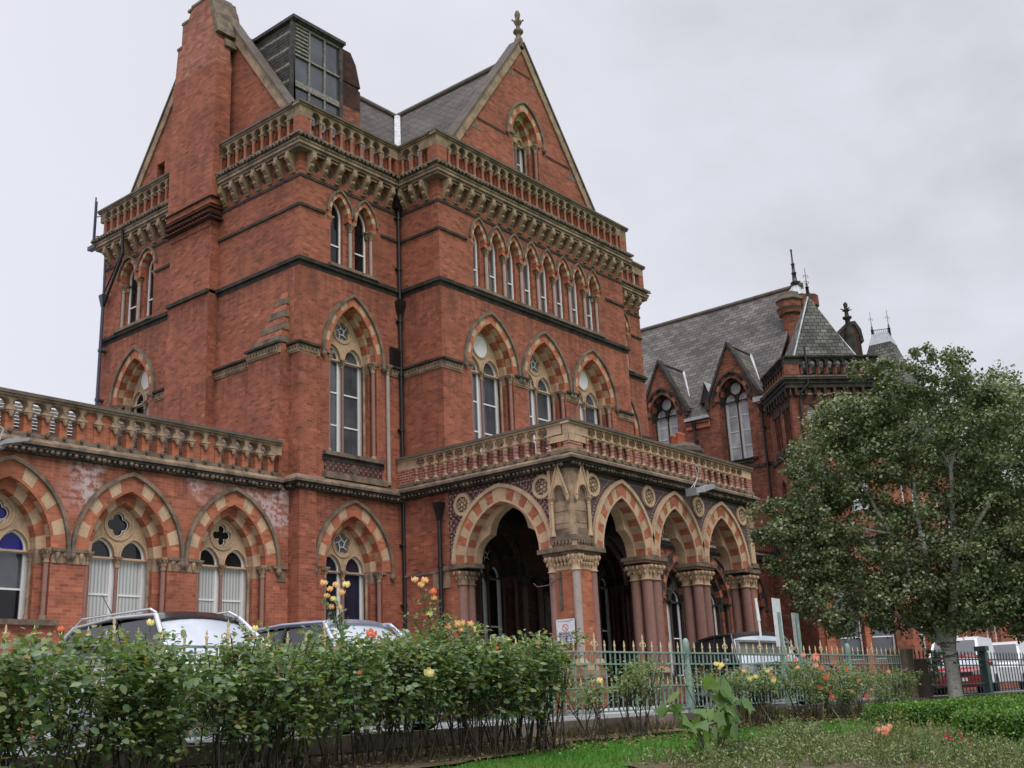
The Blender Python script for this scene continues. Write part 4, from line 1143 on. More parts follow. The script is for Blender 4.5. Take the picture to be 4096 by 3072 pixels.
# brick part of the left side next to the tower
mb = MB(); mb.box(0, 1.98, 0, PT, GZ, 6.5, 'brick'); FPL.put(mb, 'wall')
string(FPL, 0, 1.75, 3.92, .08, .05, 'stone_worn')
mb = MB(); mb.box(1.30, 1.98, -.03, 0, 3.45, 3.95, 'stone'); mb.box(1.55, 2.75, -.12, .0, 3.95, 4.08, 'stone_worn'); mb.box(1.98, 2.78, 0, PT, 3.95, 4.08, 'stone_worn'); mb.box(1.98, 2.28, .0, PT, GZ, 3.95, 'brick_orange')
FPL.put(mb, 'respond')
mb = MB(); column(mb, 2.34, .14, GZ+.4, 3.96, .15, 'granite', 'stone', .46, 12, abacus=False); column(mb, 2.34, .46, GZ+.4, 3.96, .15, 'granite', 'stone', .46, 12, abacus=False); FPL.put(mb, 'granite_column')
# stud borders
mb = MB()
for F_, x0, x1 in ((FP, .75, PW-.2),):
    x = x0
    while x < x1: mb.box(x-.018, x+.018, -.012, 0, 6.13, 6.165, 'bead_white'); x += .11
    for z in range(16):
        zz = 4.30+z*.115; mb.box(.71, .745, -.012, 0, zz, zz+.035, 'bead_white'); mb.box(PW-.32, PW-.285, -.012, 0, zz, zz+.035, 'bead_white')
FP.put(mb, 'tile_border')
mb = MB(); x = 2.06
while x < PD-.6: mb.box(x-.018, x+.018, -.012, 0, 6.13, 6.165, 'bead_white'); x += .11
for z in range(17):
    zz = 4.25+z*.115; mb.box(2.05, 2.085, -.012, 0, zz, zz+.035, 'bead_white'); mb.box(PD-.69, PD-.655, -.012, 0, zz, zz+.035, 'bead_white')
FPL.put(mb, 'tile_border')
def rosette(F, x, z, r=.33):
    mb = MB(); circle_ring(mb, x, z, r*.72, r, -.07, 0, 'stone_clean', 24); circle_ring(mb, x, z, r*.98, r*1.10, -.035, 0, 'stone', 20)
    mb.prism([circ_loop(x, z, r*.72, 20)], -.01, 0, 'stone_worn')
    for k in range(6):
        a = k*pi/3+.3; mb.prism([circ_loop(x+r*.38*cos(a), z+r*.38*sin(a), r*.16, 8)], -.055, -.01, 'stone')
        a += pi/6; mb.prism([circ_loop(x+r*.58*cos(a), z+r*.58*sin(a), r*.08, 6)], -.045, -.01, 'stone_clean')
    mb.prism([circ_loop(x, z, r*.15, 8)], -.06, -.01, 'stone_clean')
    for k in range(26):
        a = 2*pi*k/26; px, pz = x+r*1.03*cos(a), z+r*1.03*sin(a); mb.prism([circ_loop(px, pz, .022, 4)], -.05, 0, 'stone_clean')
    F.put(mb, 'rosette')
for x in (.98, 3.89, 6.83, 9.72): rosette(FP, x, 5.90)
rosette(FPL, 2.58, 5.82); rosette(FPL, PD-.98, 5.88)
# interior piers: pairs of granite columns under moulded abaci
def pier_pair(F, x, name='column_pier', both=True):
    mb = MB()
    mb.box(x-.62, x+.62, -.14, PT+.10, 3.97, ZS, 'stone_worn'); mb.box(x-.56, x+.56, -.08, PT+.05, 3.90, 3.97, 'stone')
    mb.box(x-.50, x+.50, -.05, PT, GZ, .35, 'stone_worn'); mb.box(x-.46, x+.46, 0, PT-.02, .35, .75, 'stone')
    p = F.put(mb, name)
    for dx in (-.22, .22):
        for y in (.12, .50):
            cb = MB(); column(cb, x+dx, y, .75, 3.93, .165, 'granite', 'stone_clean', .50, 14, abacus=False); F.put(cb, 'granite_column', p)
    return p
pier_pair(FP, (AC[0]+AC[1])/2); pier_pair(FP, (AC[1]+AC[2])/2)
# right end respond
mb = MB(); mb.box(PW-.42, PW, 0, PT, GZ, 3.45, 'brick_orange'); mb.box(PW-1.0, PW+.12, -.14, PT+.08, 3.97, ZS, 'stone_worn'); mb.box(PW-.44, PW+.02, -.02, PT+.02, 3.45, 3.97, 'stone')
p = FP.put(mb, 'respond')
for x in (PW-.62, PW-.28):
    for y in (-.0, .40):
        cb = MB(); column(cb, x, y+.1, .5, 3.96, .155, 'granite', 'stone_clean', .46, 12, abacus=False); FP.put(cb, 'granite_column', p)
# corner pier
mb = MB()
mb.box(0, .86, 0, .86, .98, 3.50, 'brick_orange'); mb.box(-.08, .94, -.08, .94, GZ, .62, 'brick'); mb.box(-.12, .98, -.12, .98, .62, .70, 'stone_worn'); mb.box(-.08, .94, -.08, .94, .70, .84, 'stone'); mb.box(-.05, .91, -.05, .91, .84, .98, 'stone_clean')
mb.box(-.02, .88, -.02, .88, 3.50, 3.97, 'stone_clean')
mb.box(-.14, 1.0, -.14, 1.0, 3.90, 3.98, 'stone_worn'); mb.box(-.24, 1.12, -.24, 1.12, 3.98, ZS+.02, 'stone_worn')
cp = FP.put(mb, 'corner_pier')
rg = random.Random(3)
for x, y in ((.0, .0), (.80, .02), (.02, .80), (.80, .80)):
    cb = MB(); column(cb, x, y, .98, 3.98, .115, 'granite_pale' if (x, y) == (0, 0) else 'granite', 'stone_clean', .50, 12, abacus=False); FP.put(cb, 'granite_column', cp)
mb = MB()
for (ax, dx) in ((0, 1), (1, 0)):
    for k in range(7):
        t = .05+k*.125
        for z, r in ((3.66, .055), (3.82, .075)):
            x, y = (t, -.05-(.04 if z > 3.7 else 0)) if ax == 0 else (-.05-(.04 if z > 3.7 else 0), t)
            mb.lathe(x, y, [(r*.3, z-r*1.4), (r, z), (r*.8, z+r*.7), (r*.3, z+r)], 'stone_clean', 6)
FP.put(mb, 'capital_foliage', cp)
# canopied niche wrapped round the corner
mb = MB()
pts = [(-.06, .66), (-.06, .03), (.03, -.06), (.66, -.06), (.66, .05), (.2, .05), (.05, .2), (.05, .66)]
def vprism(mb, loop, z0, z1, mat):
    n = len(loop); vs = [(x, y, z0) for x, y in loop]+[(x, y, z1) for x, y in loop]
    t = tessellate_polygon([[Vector((x, y, 0)) for x, y in loop]])
    mb.add(vs, [tuple(f) for f in t]+[tuple(i+n for i in f) for f in t]+[(i, (i+1) % n, n+(i+1) % n, n+i) for i in range(n)], mat)
vprism(mb, pts, 4.40, 6.46, 'stone')
vprism(mb, [(-.14, .74), (-.14, .02), (.02, -.14), (.74, -.14), (.74, .05), (.05, .05), (.05, .74)], 4.28, 4.42, 'stone_worn')
vprism(mb, [(-.09, .70), (-.09, .0), (.0, -.09), (.70, -.09), (.70, .05), (.05, .05), (.05, .70)], 4.12, 4.28, 'stone')
for k in range(6):
    for x, y in ((.05+k*.12, -.12), (-.12, .05+k*.12)): mb.lathe(x, y, [(.02, 4.16), (.05, 4.23), (.03, 4.28)], 'stone_worn', 6)
nc = FP.put(mb, 'niche')
mb = MB()
for x, y in ((.60, -.12), (-.12, .60)):
    column(mb, x, y, 4.42, 5.50, .045, 'stone_clean', 'stone_clean', .16, 8)
for x, y in ((.68, -.06), (-.06, .68)): mb.box(x-.05, x+.05, y-.05, y+.05, 4.4, 6.46, 'stone_clean')
FP.put(mb, 'niche_shaft', nc)
mb = MB()
def gablet(sw):
    pr = MB()
    ah = []
    for i in range(11):
        t = pi*i/10; ah.append((.33-.20*cos(t), 5.52+.30*sin(t)**.85 if 0 < i < 10 else 5.52))
    loop = [(.03, 5.50), (.13, 5.50)]+ah[1:-1]+[(.53, 5.50), (.63, 5.50), (.33, 6.40)]
    pr.prism([loop], -.15, -.07, 'stone_clean')
    for (a, za), (b, zb_) in (((.02, 5.52), (.33, 6.42)), ((.33, 6.42), (.64, 5.52))): pr.cyl((a, -.165, za), (b, -.165, zb_), .028, .028, 'stone_clean', 5)
    for i in range(10): pr.cyl((ah[i][0], -.16, ah[i][1]), (ah[i+1][0], -.16, ah[i+1][1]), .020, .020, 'stone', 4, caps=False)
    pr.lathe(.33, -.13, [(.03, 6.38), (.06, 6.44), (.02, 6.50)], 'stone', 6)
    for x in (.06, .60): pr.lathe(x, -.12, [(.02, 5.34), (.06, 5.42), (.05, 5.50)], 'stone_clean', 7)
    if sw: pr.v = [(y, x, z) for x, y, z in pr.v]
    return pr
for sw in (False, True): FP.put(gablet(sw), 'niche_gablet', nc)
mb = MB()
for z in (4.75, 5.08): mb.box(.10, .58, -.064, -.058, z, z+.012, 'stone_black'); mb.box(-.064, -.058, .10, .58, z, z+.012, 'stone_black')
mb.box(.14, .52, -.066, -.060, 5.38, 5.74, 'stone_worn'); mb.box(-.066, -.060, .14, .52, 5.38, 5.74, 'stone_worn'); mb.box(.12, .54, -.064, -.060, 4.44, 4.62, 'stone_worn'); mb.box(-.064, -.060, .12, .54, 4.44, 4.62, 'stone_worn')  # darker patches paint the shade inside the niche recess
FP.put(mb, 'niche_joint_shade', nc)
# second niche sliver at the far right corner
mb = MB(); mb.box(PW-.25, PW+.05, -.06, .3, 4.3, 6.45, 'stone_clean'); mb.box(PW-.32, PW+.10, -.12, .3, 4.15, 4.3, 'stone_worn'); mb.prism([[(PW-.26, 5.5), (PW+.05, 5.5), (PW-.10, 6.3)]], -.12, -.06, 'stone'); FP.put(mb, 'niche')
# cornice, balustrade
small_cornice(FP, 0, PW, 6.49, overL=.34, overR=.30, p=.34, top=.22); small_cornice(FPL, .0, PD, 6.49, p=.34, top=.22)
balustrade(FP, -.15, PW+.15, 6.68, 7.64, [.92+.4155*k for k in range(22)], .4155, style='porch', yo=-.15, blind=(5, 6, 7, 12, 13, 14, 15, 20, 21), end0=.62, end1=.35, overL=.06, overR=.06, stone='stone_clean', cop='coping')
balustrade(FPL, .0, PD-.12, 6.68, 7.64, [1.02+.3985*k for k in range(13)], .3985, style='porch', yo=-.15, blind=(0, 1, 2, 3, 4), end0=.80, end1=.0, stone='stone_clean', cop='coping')
mb = MB(); mb.box(-.155, .62, -.16, -.15, 7.02, 7.20, 'stone_clean'); mb.box(-.16, -.15, -.12, .62, 7.02, 7.20, 'stone_clean'); mb.box(-.16, .62, -.165, -.15, 6.78, 6.86, 'stone'); mb.box(-.165, -.16, -.12, .62, 6.78, 6.86, 'stone')
FP.put(mb, 'parapet_pier')
# roof deck, then vault, floor and back wall dressings darkened to paint shade
mb = MB(); mb.box(.35, PW-.05, .35, 4.7, 6.42, 6.55, 'lead'); FP.put(mb, 'roof')
mb = MB(); mb.box(.3, PW-.05, PT, 4.76, 6.2, 6.3, 'shade_dark')
for x in (3.89, 6.83): mb.box(x-.2, x+.2, PT, 4.7, 5.7, 6.2, 'shade_dark')
mb.box(1.0, PW-.1, 4.72, 4.76, 5.75, 6.3, 'shade_dark')
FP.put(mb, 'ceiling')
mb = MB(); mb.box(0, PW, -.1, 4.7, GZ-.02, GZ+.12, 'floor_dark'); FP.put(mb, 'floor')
mb = MB()
for x in (3.5, 4.3, 6.3, 7.2, 4.9, 5.8, 9.6):
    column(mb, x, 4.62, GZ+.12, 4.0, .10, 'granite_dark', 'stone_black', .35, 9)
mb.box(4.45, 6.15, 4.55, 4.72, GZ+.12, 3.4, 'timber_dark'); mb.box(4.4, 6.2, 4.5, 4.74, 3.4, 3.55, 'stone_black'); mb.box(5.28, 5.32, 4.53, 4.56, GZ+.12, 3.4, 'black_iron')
FP.put(mb, 'doorway')
FPX = Frame(porch, PX, PY, 0)
# second downpipe on the side
mb = MB(); x = 1.72; mb.cyl((x, -.14, .2), (x, -.14, 5.9), .065, .065, 'black_iron', 9)
mb.lathe(x, -.14, [(.08, 5.45), (.10, 5.6), (.17, 5.85), (.19, 6.0), (.14, 6.02)], 'black_iron', 4, False, pi/4)
for z in (4.1, 2.3): mb.cyl((x, -.14, z-.05), (x, -.14, z+.05), .095, .095, 'black_iron', 9)
FPL.put(mb, 'downpipe')
# lamp bracket on the pier
mb = MB(); mb.box(.30, .36, -.06, -.0, 2.45, 3.45, 'rust_metal'); mb.tube([(.33, -.05, 3.30), (.05, -.2, 3.12), (-.25, -.32, 3.10), (-.34, -.36, 3.2)], .016, 'rust_metal', 5)
for k in range(10):
    a0, a1_ = k*.6, (k+1)*.6; r0, r1_ = .10-.008*k, .10-.008*(k+1); mb.cyl((.12+r0*cos(a0)*.8, -.16-r0*cos(a0)*.2, 3.22+r0*sin(a0)), (.12+r1_*cos(a1_)*.8, -.16-r1_*cos(a1_)*.2, 3.22+r1_*sin(a1_)), .012, .012, 'rust_metal', 4, caps=False)
FPB = Frame(porch, PX, PY+.86, -90, .0); FPB.put(mb, 'lamp_bracket')
f2 = thing('floodlight', 30.4, 17.3, 6.2, 'grey floodlight fixed above the middle arch of the entrance porch', 'floodlight')
mb = MB(); mb.prism([[(-.30, -.06), (.32, .12), (.42, .22), (.30, .26), (-.22, .12)]], -.55, -.15, 'lamp_grey'); mb.box(-.36, -.2, -.3, .1, -.12, .12, 'lamp_grey'); mb.build('lamp_head', f2)
mb = MB(); mb.tube([(-.2, -.1, .1), (-.05, -.2, .5), (-.1, -.3, .75), (-.4, -.25, .95)], .018, 'cable', 5); mb.tube([(-.25, 0, .1), (.0, -.18, .45), (-.15, -.2, .8)], .014, 'cable', 5); mb.build('cable', f2)
# iron lantern bar hung inside the second arch
lb = thing('hanging_iron_bracket', 27.6+.1, 18.1, 3.6, 'black scrolled iron bar hung across the middle arch of the porch', 'bracket')
mb = MB(); mb.cyl((-.0, 0, 0), (1.3, 0, 0), .022, .022, 'black_iron', 6)
for k in range(5):
    cx_ = .2+.24*k
    for i in range(14):
        a0, a1_ = i*.5, (i+1)*.5; r0, r1_ = .12-.007*i, .12-.007*(i+1); sg = 1 if k % 2 else -1
        mb.cyl((cx_+r0*cos(a0), 0, sg*(.13+r0*sin(a0))), (cx_+r1_*cos(a1_), 0, sg*(.13+r1_*sin(a1_))), .012, .012, 'black_iron', 4, caps=False)
mb.build('scrollwork', lb)
# no-smoking sign on the corner pier (left face)
sg = thing('warning_sign', PX-.15, 18.0, 1.872, 'white NO SMOKING notice with a red ring on the corner pier of the porch', 'sign', a=radians(-90))
WM[sg.name] = WM[sg.name] @ Matrix.Diagonal((.73, .73, .71, 1)); sg.matrix_basis = WM[sg.name]
mb = MB(); mb.box(-.41, .42, -.02, 0, -.46, .44, 'board_white'); mb.box(-.42, .43, .0, .012, -.47, .45, 'sign_ink'); mb.build('board', sg)
def text(s, size, x, z, mat, parent, y=-.024, align='CENTER', name='lettering', ext=.001, bold=.0):
    cu = bpy.data.curves.new('text', 'FONT'); cu.body = s; cu.size = size; cu.align_x = align; cu.extrude = ext; cu.offset = bold
    o = bpy.data.objects.new('text', cu); COL.objects.link(o)
    dg = bpy.context.evaluated_depsgraph_get(); me = bpy.data.meshes.new_from_object(o.evaluated_get(dg)); bpy.data.objects.remove(o)
    me.materials.clear(); me.materials.append(MATS[mat])
    ob = bpy.data.objects.new(name, me)
    return _link(ob, parent, WM[parent.name] @ T(x, y, z) @ Matrix.Rotation(pi/2, 4, 'X'))
for i, (s, w) in enumerate((('SMOKING IS', .115), ('PROHIBITED', .115), ('EXCEPT IN', .115), ('DESIGNATED AREAS', .103))): text(s, w, .0, -.14-.10*i, 'sign_ink', sg, bold=.003)
text('The Leeds Teaching Hospitals', .045, -.06, .355, 'sign_ink', sg); text('NHS Trust', .035, .12, .31, 'sign_ink', sg)
mb = MB(); mb.box(.22, .38, -.024, -.02, .36, .415, 'sign_blue'); mb.build('logo_panel', sg)
text('NHS', .05, .30, .372, 'board_white', sg, y=-.027)
mb = MB(); circle_ring(mb, 0, .12, .115, .14, -.024, -.02, 'sign_red', 30)
mb.add([(-.095, -.025, .20), (-.075, -.025, .22), (.095, -.025, .04), (.075, -.025, .02)], [(0, 1, 2, 3)], 'sign_red'); mb.box(-.36, .36, -.024, -.02, -.045, -.038, 'sign_ink'); mb.box(-.02, .0, -.0235, -.02, .04, .08, 'sign_ink'); mb.box(.04, .055, -.0235, -.02, .13, .17, 'sign_ink')
mb.build('prohibition_symbol', sg)

# ================================================================ RIGHT LOW WING
low = thing('low_right_wing', XC, 24.4, GZ, 'low sooty brick wing with blackened arched windows seen through and beyond the porch', 'building')
FR = Frame(low, XC, 24.4, 0)
hr = []
for cx in (40.85, 43.97, 47.09):
    h, _ = two_light(FR, cx-XC, 4.0, .9, 1.53, 2.04, pal=SOOT, glass='glass_dark', ocu='quatre', sash=(.5,), count=7); hr.append(h)
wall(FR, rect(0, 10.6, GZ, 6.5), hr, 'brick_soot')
small_cornice(FR, 0, 10.6, 6.32, pal=SOOT, p=.2)
balustrade(FR, 0, 10.7, 6.50, 7.5, [.4+.4455*k for k in range(23)], .4455, style='soot', yo=-.1, stone='stone_black', cop='stone_black')
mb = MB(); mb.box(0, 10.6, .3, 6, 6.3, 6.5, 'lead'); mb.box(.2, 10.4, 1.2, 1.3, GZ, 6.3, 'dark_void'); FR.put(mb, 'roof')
mb = MB(); mb.lathe(6.0, 1.9, [(.95, 6.4), (.95, 11.0), (1.15, 11.2), (1.15, 11.4), (.9, 11.5), (.8, 11.62)], 'coping', 8, False); cst = FR.put(mb, 'chimney_stack')
for k in range(8):
    x, y = 5.45+.155*(k % 4)+(.30 if k > 3 else 0), 1.6+.5*(k//4)
    mb = MB(); mb.lathe(x, y, [(.10, 11.6), (.085, 12.0), (.11, 12.05), (.11, 12.12), (.08, 12.14)], 'terracotta', 9); FR.put(mb, 'chimney_pot', cst)

# ================================================================ RIGHT TALL WING
XR = 50.0
rw = thing('slate_roofed_wing', XR, 24.0, GZ, 'tall soot-blackened brick wing with a long slate roof and gabled dormer windows', 'building')
FT = Frame(rw, XR, 42.0, -90)                     # u = 42 - y
U = lambda y: 42.0-y
def dormer(F, uc, zs, sill, zap):
    c = arch_c(1.12, 1.35); hb, _ = two_light(F, uc, zs, sill, 1.14, 1.45, pal=SOOT, glass='glass_white', ocu='disc', sash=(.25, .5, .75), count=6, outer_cols=False, band=.30, step=.12)
    return hb
w1 = dormer(FT, U(29.93), 14.75, 12.2, 17.6); w2 = dormer(FT, U(25.72), 14.75, 11.5, 17.6); w3 = dormer(FT, U(34.2), 14.75, 12.2, 17.6)
outer = [(0, GZ), (U(23.6), GZ), (U(23.6), 14.15)]
for uc in (U(25.72), U(29.93), U(34.2)):
    outer += [(uc+1.42, 14.15), (uc+1.42, 14.9), (uc, 17.72), (uc-1.42, 14.9), (uc-1.42, 14.15)]
outer.append((0, 14.15))
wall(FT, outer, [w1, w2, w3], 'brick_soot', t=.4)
for uc in (U(25.72), U(29.93), U(34.2)):
    mb = MB()
    for sg_ in (1, -1):
        lp = [(uc, 17.85), (uc+sg_*1.62, 14.62), (uc+sg_*1.50, 14.55), (uc, 17.60)]
        mb.prism([lp if sg_ < 0 else lp[::-1]], -.10, .45, 'stone_black')
    mb.box(uc-1.55, uc-1.35, -.12, .1, 14.4, 14.85, 'stone_black'); mb.box(uc+1.35, uc+1.55, -.12, .1, 14.4, 14.85, 'stone_black')
    FT.put(mb, 'gable_coping')
    mb = MB(); mb.box(uc-.9, uc+.9, -.12, 0, 11.3 if uc > U(27) else 12.0, 11.45 if uc > U(27) else 12.15, 'stone_black'); FT.put(mb, 'sill')
mb = MB()
mb.box(U(28.55), U(27.15), -.22, 0, 14.0, 14.16, 'lead'); mb.box(U(28.55), U(27.15), -.10, 0, 13.55, 13.95, 'brick_orange'); mb.box(U(28.6), U(27.1), -.14, 0, 13.95, 14.0, 'stone_black')
x = U(28.5)
while x < U(27.15): mb.box(x, x+.07, -.14, -.10, 13.75, 13.85, 'brick_black'); x += .14
mb.box(U(24.3), U(23.7), -.14, 0, 13.7, 14.3, 'brick_orange'); mb.box(0, U(23.6), -.08, 0, 10.95, 11.08, 'stone_black'); mb.box(0, U(23.6), -.08, 0, 6.5, 6.75, 'stone_black')
FT.put(mb, 'eaves_band')
downpipe(FT, U(24.10), 6.5, 14.1, .07); downpipe(FT, U(28.0), 6.5, 13.9, .06)
mb = MB(); mb.box(U(24.5), U(23.8), -.2, .2, 14.25, 14.5, 'lead'); FT.put(mb, 'lead_gutter')
RX, RR = 56.2, 22.15
_s = (RR-14.2)/(RX-XR+.05)
roof_quad(rw, [(XR+.7, 42, 14.2+.75*_s), (XR+.7, 23.8, 14.2+.75*_s), (RX, 23.8, RR), (RX, 42, RR)], 'slate_grey')
for ya, yb_ in ((24.3, 23.8), (28.5, 27.15), (32.78, 31.35), (42, 35.62)):
    roof_quad(rw, [(XR-.05, ya, 14.2), (XR-.05, yb_, 14.2), (XR+.7, yb_, 14.2+.75*_s), (XR+.7, ya, 14.2+.75*_s)], 'slate_grey')
roof_quad(rw, [(62.4, 42, 14.2), (62.4, 23.8, 14.2), (RX, 23.8, RR-.01), (RX, 42, RR-.01)], 'slate_grey')
mb = MB(); mb.cyl((RX, 23.8, RR+.05), (RX, 42, RR+.05), .14, .14, 'coping', 7); mb.build('roof_ridge', rw, mw=Matrix())
sl = (RR-14.2)/(RX-XR)
for yc in (25.72, 29.93, 34.2):
    xb = XR+(17.55-14.2)/sl; e_ = XR+(14.9-14.2)/sl
    for sg_ in (1, -1):
        roof_quad(rw, [(XR+.3, yc, 17.66), (xb+.1, yc, 17.66), (e_+.15, yc+sg_*1.56, 14.85), (XR+.3, yc+sg_*1.56, 14.85)], 'slate_grey', name='dormer_roof')
    mb = MB(); p = Vector((xb, yc, 17.66)); q = Vector((e_+.05, yc-1.5, 14.8))
    mb.cyl(tuple(p), tuple(q), .10, .10, 'lead_white', 5); mb.cyl((XR+.1, yc, 17.70), (xb, yc, 17.70), .06, .06, 'coping', 5); mb.build('dormer_flashing', rw, mw=Matrix())
mb = MB()   # little triangular roof vent
vx = XR+(15.9-14.2)/sl; vy = 27.35
mb.add([(vx-1.1, vy-.35, 14.95), (vx-1.1, vy+.35, 14.95), (vx-1.1, vy, 15.95), (vx+.1, vy, 15.95), (vx-.75, vy-.4, 14.95), (vx-.75, vy+.4, 14.95)], [(0, 1, 2), ], 'louvre')
mb.add([(vx-1.2, vy-.45, 14.85), (vx-1.2, vy, 16.05), (vx+.2, vy, 16.05), (vx-.6, vy-.45, 14.95), (vx-1.2, vy+.45, 14.85), (vx-.6, vy+.45, 14.95)], [(0, 1, 2, 3), (4, 5, 2, 1)], 'lead_white')
mb.build('roof_vent', rw, mw=Matrix())
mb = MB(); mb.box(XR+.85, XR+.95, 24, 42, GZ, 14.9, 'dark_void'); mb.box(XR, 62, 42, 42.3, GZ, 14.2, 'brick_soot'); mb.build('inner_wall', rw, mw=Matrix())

# ---- corner pavilion set at 45 degrees
A_, B_, C_ = Vector((49.90, 23.75)), Vector((47.2, 21.28)), Vector((50.3, 18.25))
pv = thing('corner_pavilion', B_.x, B_.y, GZ, 'soot-black corner pavilion with a steep slate pyramid roof and iron cresting', 'building')
def frame2(root, p, q, e=0): return Frame(root, p.x, p.y, math.degrees(atan2(q.y-p.y, q.x-p.x)), e)
PL, PR = frame2(pv, A_, B_, .003), frame2(pv, B_, C_)
wl, wr = (B_-A_).length, (C_-B_).length
def lancets(F, xs, z0, z1, a=.28, mat='glass_white'):
    hs = []
    for x in xs:
        c = a*.6; hs.append(arch_loop(x, z0, z1, a+c, c, 6))
        wb = MB(); 
        ring(wb, x, z1, a+c-.06, a+c+.01, c, .22, .30, 'white_paint', 6)
        for s_ in (1, -1):
            xa, xb = sorted((x+s_*(a-.06), x+s_*(a+.01))); wb.box(xa, xb, .22, .30, z0, z1, 'white_paint')
        for f in (.0, .33, .66, 1): wb.box(x-a+.05, x+a-.05, .225, .3, z0+(z1-z0)*f-.02, z0+(z1-z0)*f+.03, 'white_paint')
        w = F.put(wb, 'window'); pb = MB(); pb.prism([arch_loop(x, z0, z1, a+c, c, 6)], .26, .28, mat); F.put(pb, 'pane', w)
    return hs
hl = lancets(PL, [1.0, 1.6, 2.5, 3.1], 11.35, 12.75, .20, 'glass_dark')+lancets(PL, [1.1, 2.9], 7.9, 9.4, .36, 'glass_dark')
hr_ = lancets(PR, [.95, 1.5, 2.9, 3.5], 11.35, 12.65, .22)+lancets(PR, [1.3, 2.8], 7.9, 9.4, .5)+lancets(PR, [1.5, 3.0], 1.3, 4.2, .55, 'glass')
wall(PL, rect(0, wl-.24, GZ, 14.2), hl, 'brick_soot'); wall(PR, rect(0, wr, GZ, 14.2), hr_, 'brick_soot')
mb = MB()
for x0_, x1_ in ((.6, 1.95), (2.2, 3.4)): mb.box(x0_, x1_, -.05, 0, 12.95, 13.25, 'stone_black'); mb.box(x0_, x1_, -.10, 0, 10.95, 11.2, 'stone_black'); mb.box((x0_+x1_)/2-.06, (x0_+x1_)/2+.06, -.04, .1, 11.2, 13, 'brick_black')
mb.box(0, wl, -.10, 0, 10.75, 10.9, 'stone_black'); PL.put(mb, 'string_course')
mb = MB(); mb.box(.55, 4.1, -.02, 0, 12.98, 13.45, 'brick_black'); mb.box(.5, 4.2, -.05, 0, 13.45, 13.52, 'stone'); mb.box(0, wr, -.10, 0, 10.75, 10.9, 'stone_black'); mb.box(0, wr, -.10, 0, 6.4, 6.7, 'stone_black'); mb.box(2.1, 2.35, -.1, 0, GZ, 6.4, 'brick_orange'); mb.box(.3, .7, -.1, 0, GZ, 6.4, 'brick_orange')
PR.put(mb, 'string_course')
for F_, w_, oL in ((PL, wl, 0), (PR, wr, .36)):
    mb = MB(); mb.box(-oL*.6, w_, -.20, 0, 13.75, 13.95, 'stone_black'); mb.box(-oL, w_+oL, -.36, 0, 14.12, 14.24, 'stone_black'); mb.box(-oL*.8, w_+oL*.8, -.26, 0, 13.95, 14.12, 'stone_black'); mb.box(-oL, w_+oL, -.38, 0, 14.24, 14.30, 'stone_worn'); mb.box(0, w_, -.012, 0, 13.3, 13.75, 'brick_black')
    x = .25
    while x < w_-.1: mb.box(x-.06, x+.06, -.20, 0, 13.4, 13.75, 'stone_black'); mb.box(x+.1, x+.32, -.03, 0, 13.42, 13.7, 'brick_soot'); x += .47
    F_.put(mb, 'cornice')
balustrade(PL, 0, wl-.0, 14.30, 15.33, [.3+.42*k for k in range(8)], .42, style='soot', yo=-.16, stone='stone_black', cop='stone_black')
balustrade(PR, -.16, wr+.16, 14.30, 15.33, [.85+.42*k for k in range(8)], .42, style='soot', yo=-.16, end0=.70, end1=.35, stone='stone_black', cop='stone_black')
mb = MB(); mb.cyl((.85, -.30, 15.75), (.85, -.30, 14.3), .06, .06, 'black_iron', 8); mb.tube([(.85, -.30, 14.3), (.82, -.3, 13.9), (.45, -.2, 13.5), (.40, -.12, 13.2), (.40, -.12, 10.9)], .055, 'black_iron', 8); PR.put(mb, 'downpipe')
D_ = A_+C_-B_; M_ = (A_+C_)/2
ix = lambda p: p+(M_-p)*.10
va, vb_, vc, vd = ix(A_), ix(B_), ix(C_), ix(D_)
dirv = (A_-B_).normalized()*.0+Vector((.72, .70))*.42
t0, t1 = M_-Vector((.30, -.02)), M_+Vector((.30, .02))
vdir = Vector((.92, .38))*.42
t0, t1 = M_-vdir, M_+vdir
zt2 = 18.95; zb2 = 14.6
def q4(pts, mat='slate_green', nm='roof'): roof_quad(pv, pts, mat, nm)
q4([(va.x, va.y, zb2), (vb_.x, vb_.y, zb2), (t0.x, t0.y+.08, zt2), (t1.x, t1.y+.1, zt2)])
q4([(vb_.x, vb_.y, zb2), (vc.x, vc.y, zb2), (t1.x, t1.y-.1, zt2), (t0.x, t0.y-.08, zt2)])
q4([(vc.x, vc.y, zb2), (vd.x, vd.y, zb2), (t1.x+.1, t1.y, zt2)]); q4([(vd.x, vd.y, zb2), (va.x, va.y, zb2), (t1.x, t1.y+.1, zt2)])
mb = MB()
for p, t in ((va, t1), (vb_, t0), (vc, t1)): mb.cyl((p.x, p.y, zb2+.05), (t.x, t.y, zt2+.03), .045, .045, 'lead_white', 5)
mb.build('hip_flashing', pv, mw=Matrix())
mb = MB()
vs = []
for z, k in ((18.15, .18), (19.02, 0.0)):
    for p, t in ((va, t1), (vb_, t0), (vc, t1), (vd, t1)):
        f = k; vs.append((t.x+(p.x-t.x)*(f+.015), t.y+(p.y-t.y)*(f+.015), z+.05))
mb.add(vs, [(0, 1, 5, 4), (1, 2, 6, 5), (2, 3, 7, 6), (3, 0, 4, 7)], 'lead'); mb.build('lead_cap', pv, mw=Matrix())
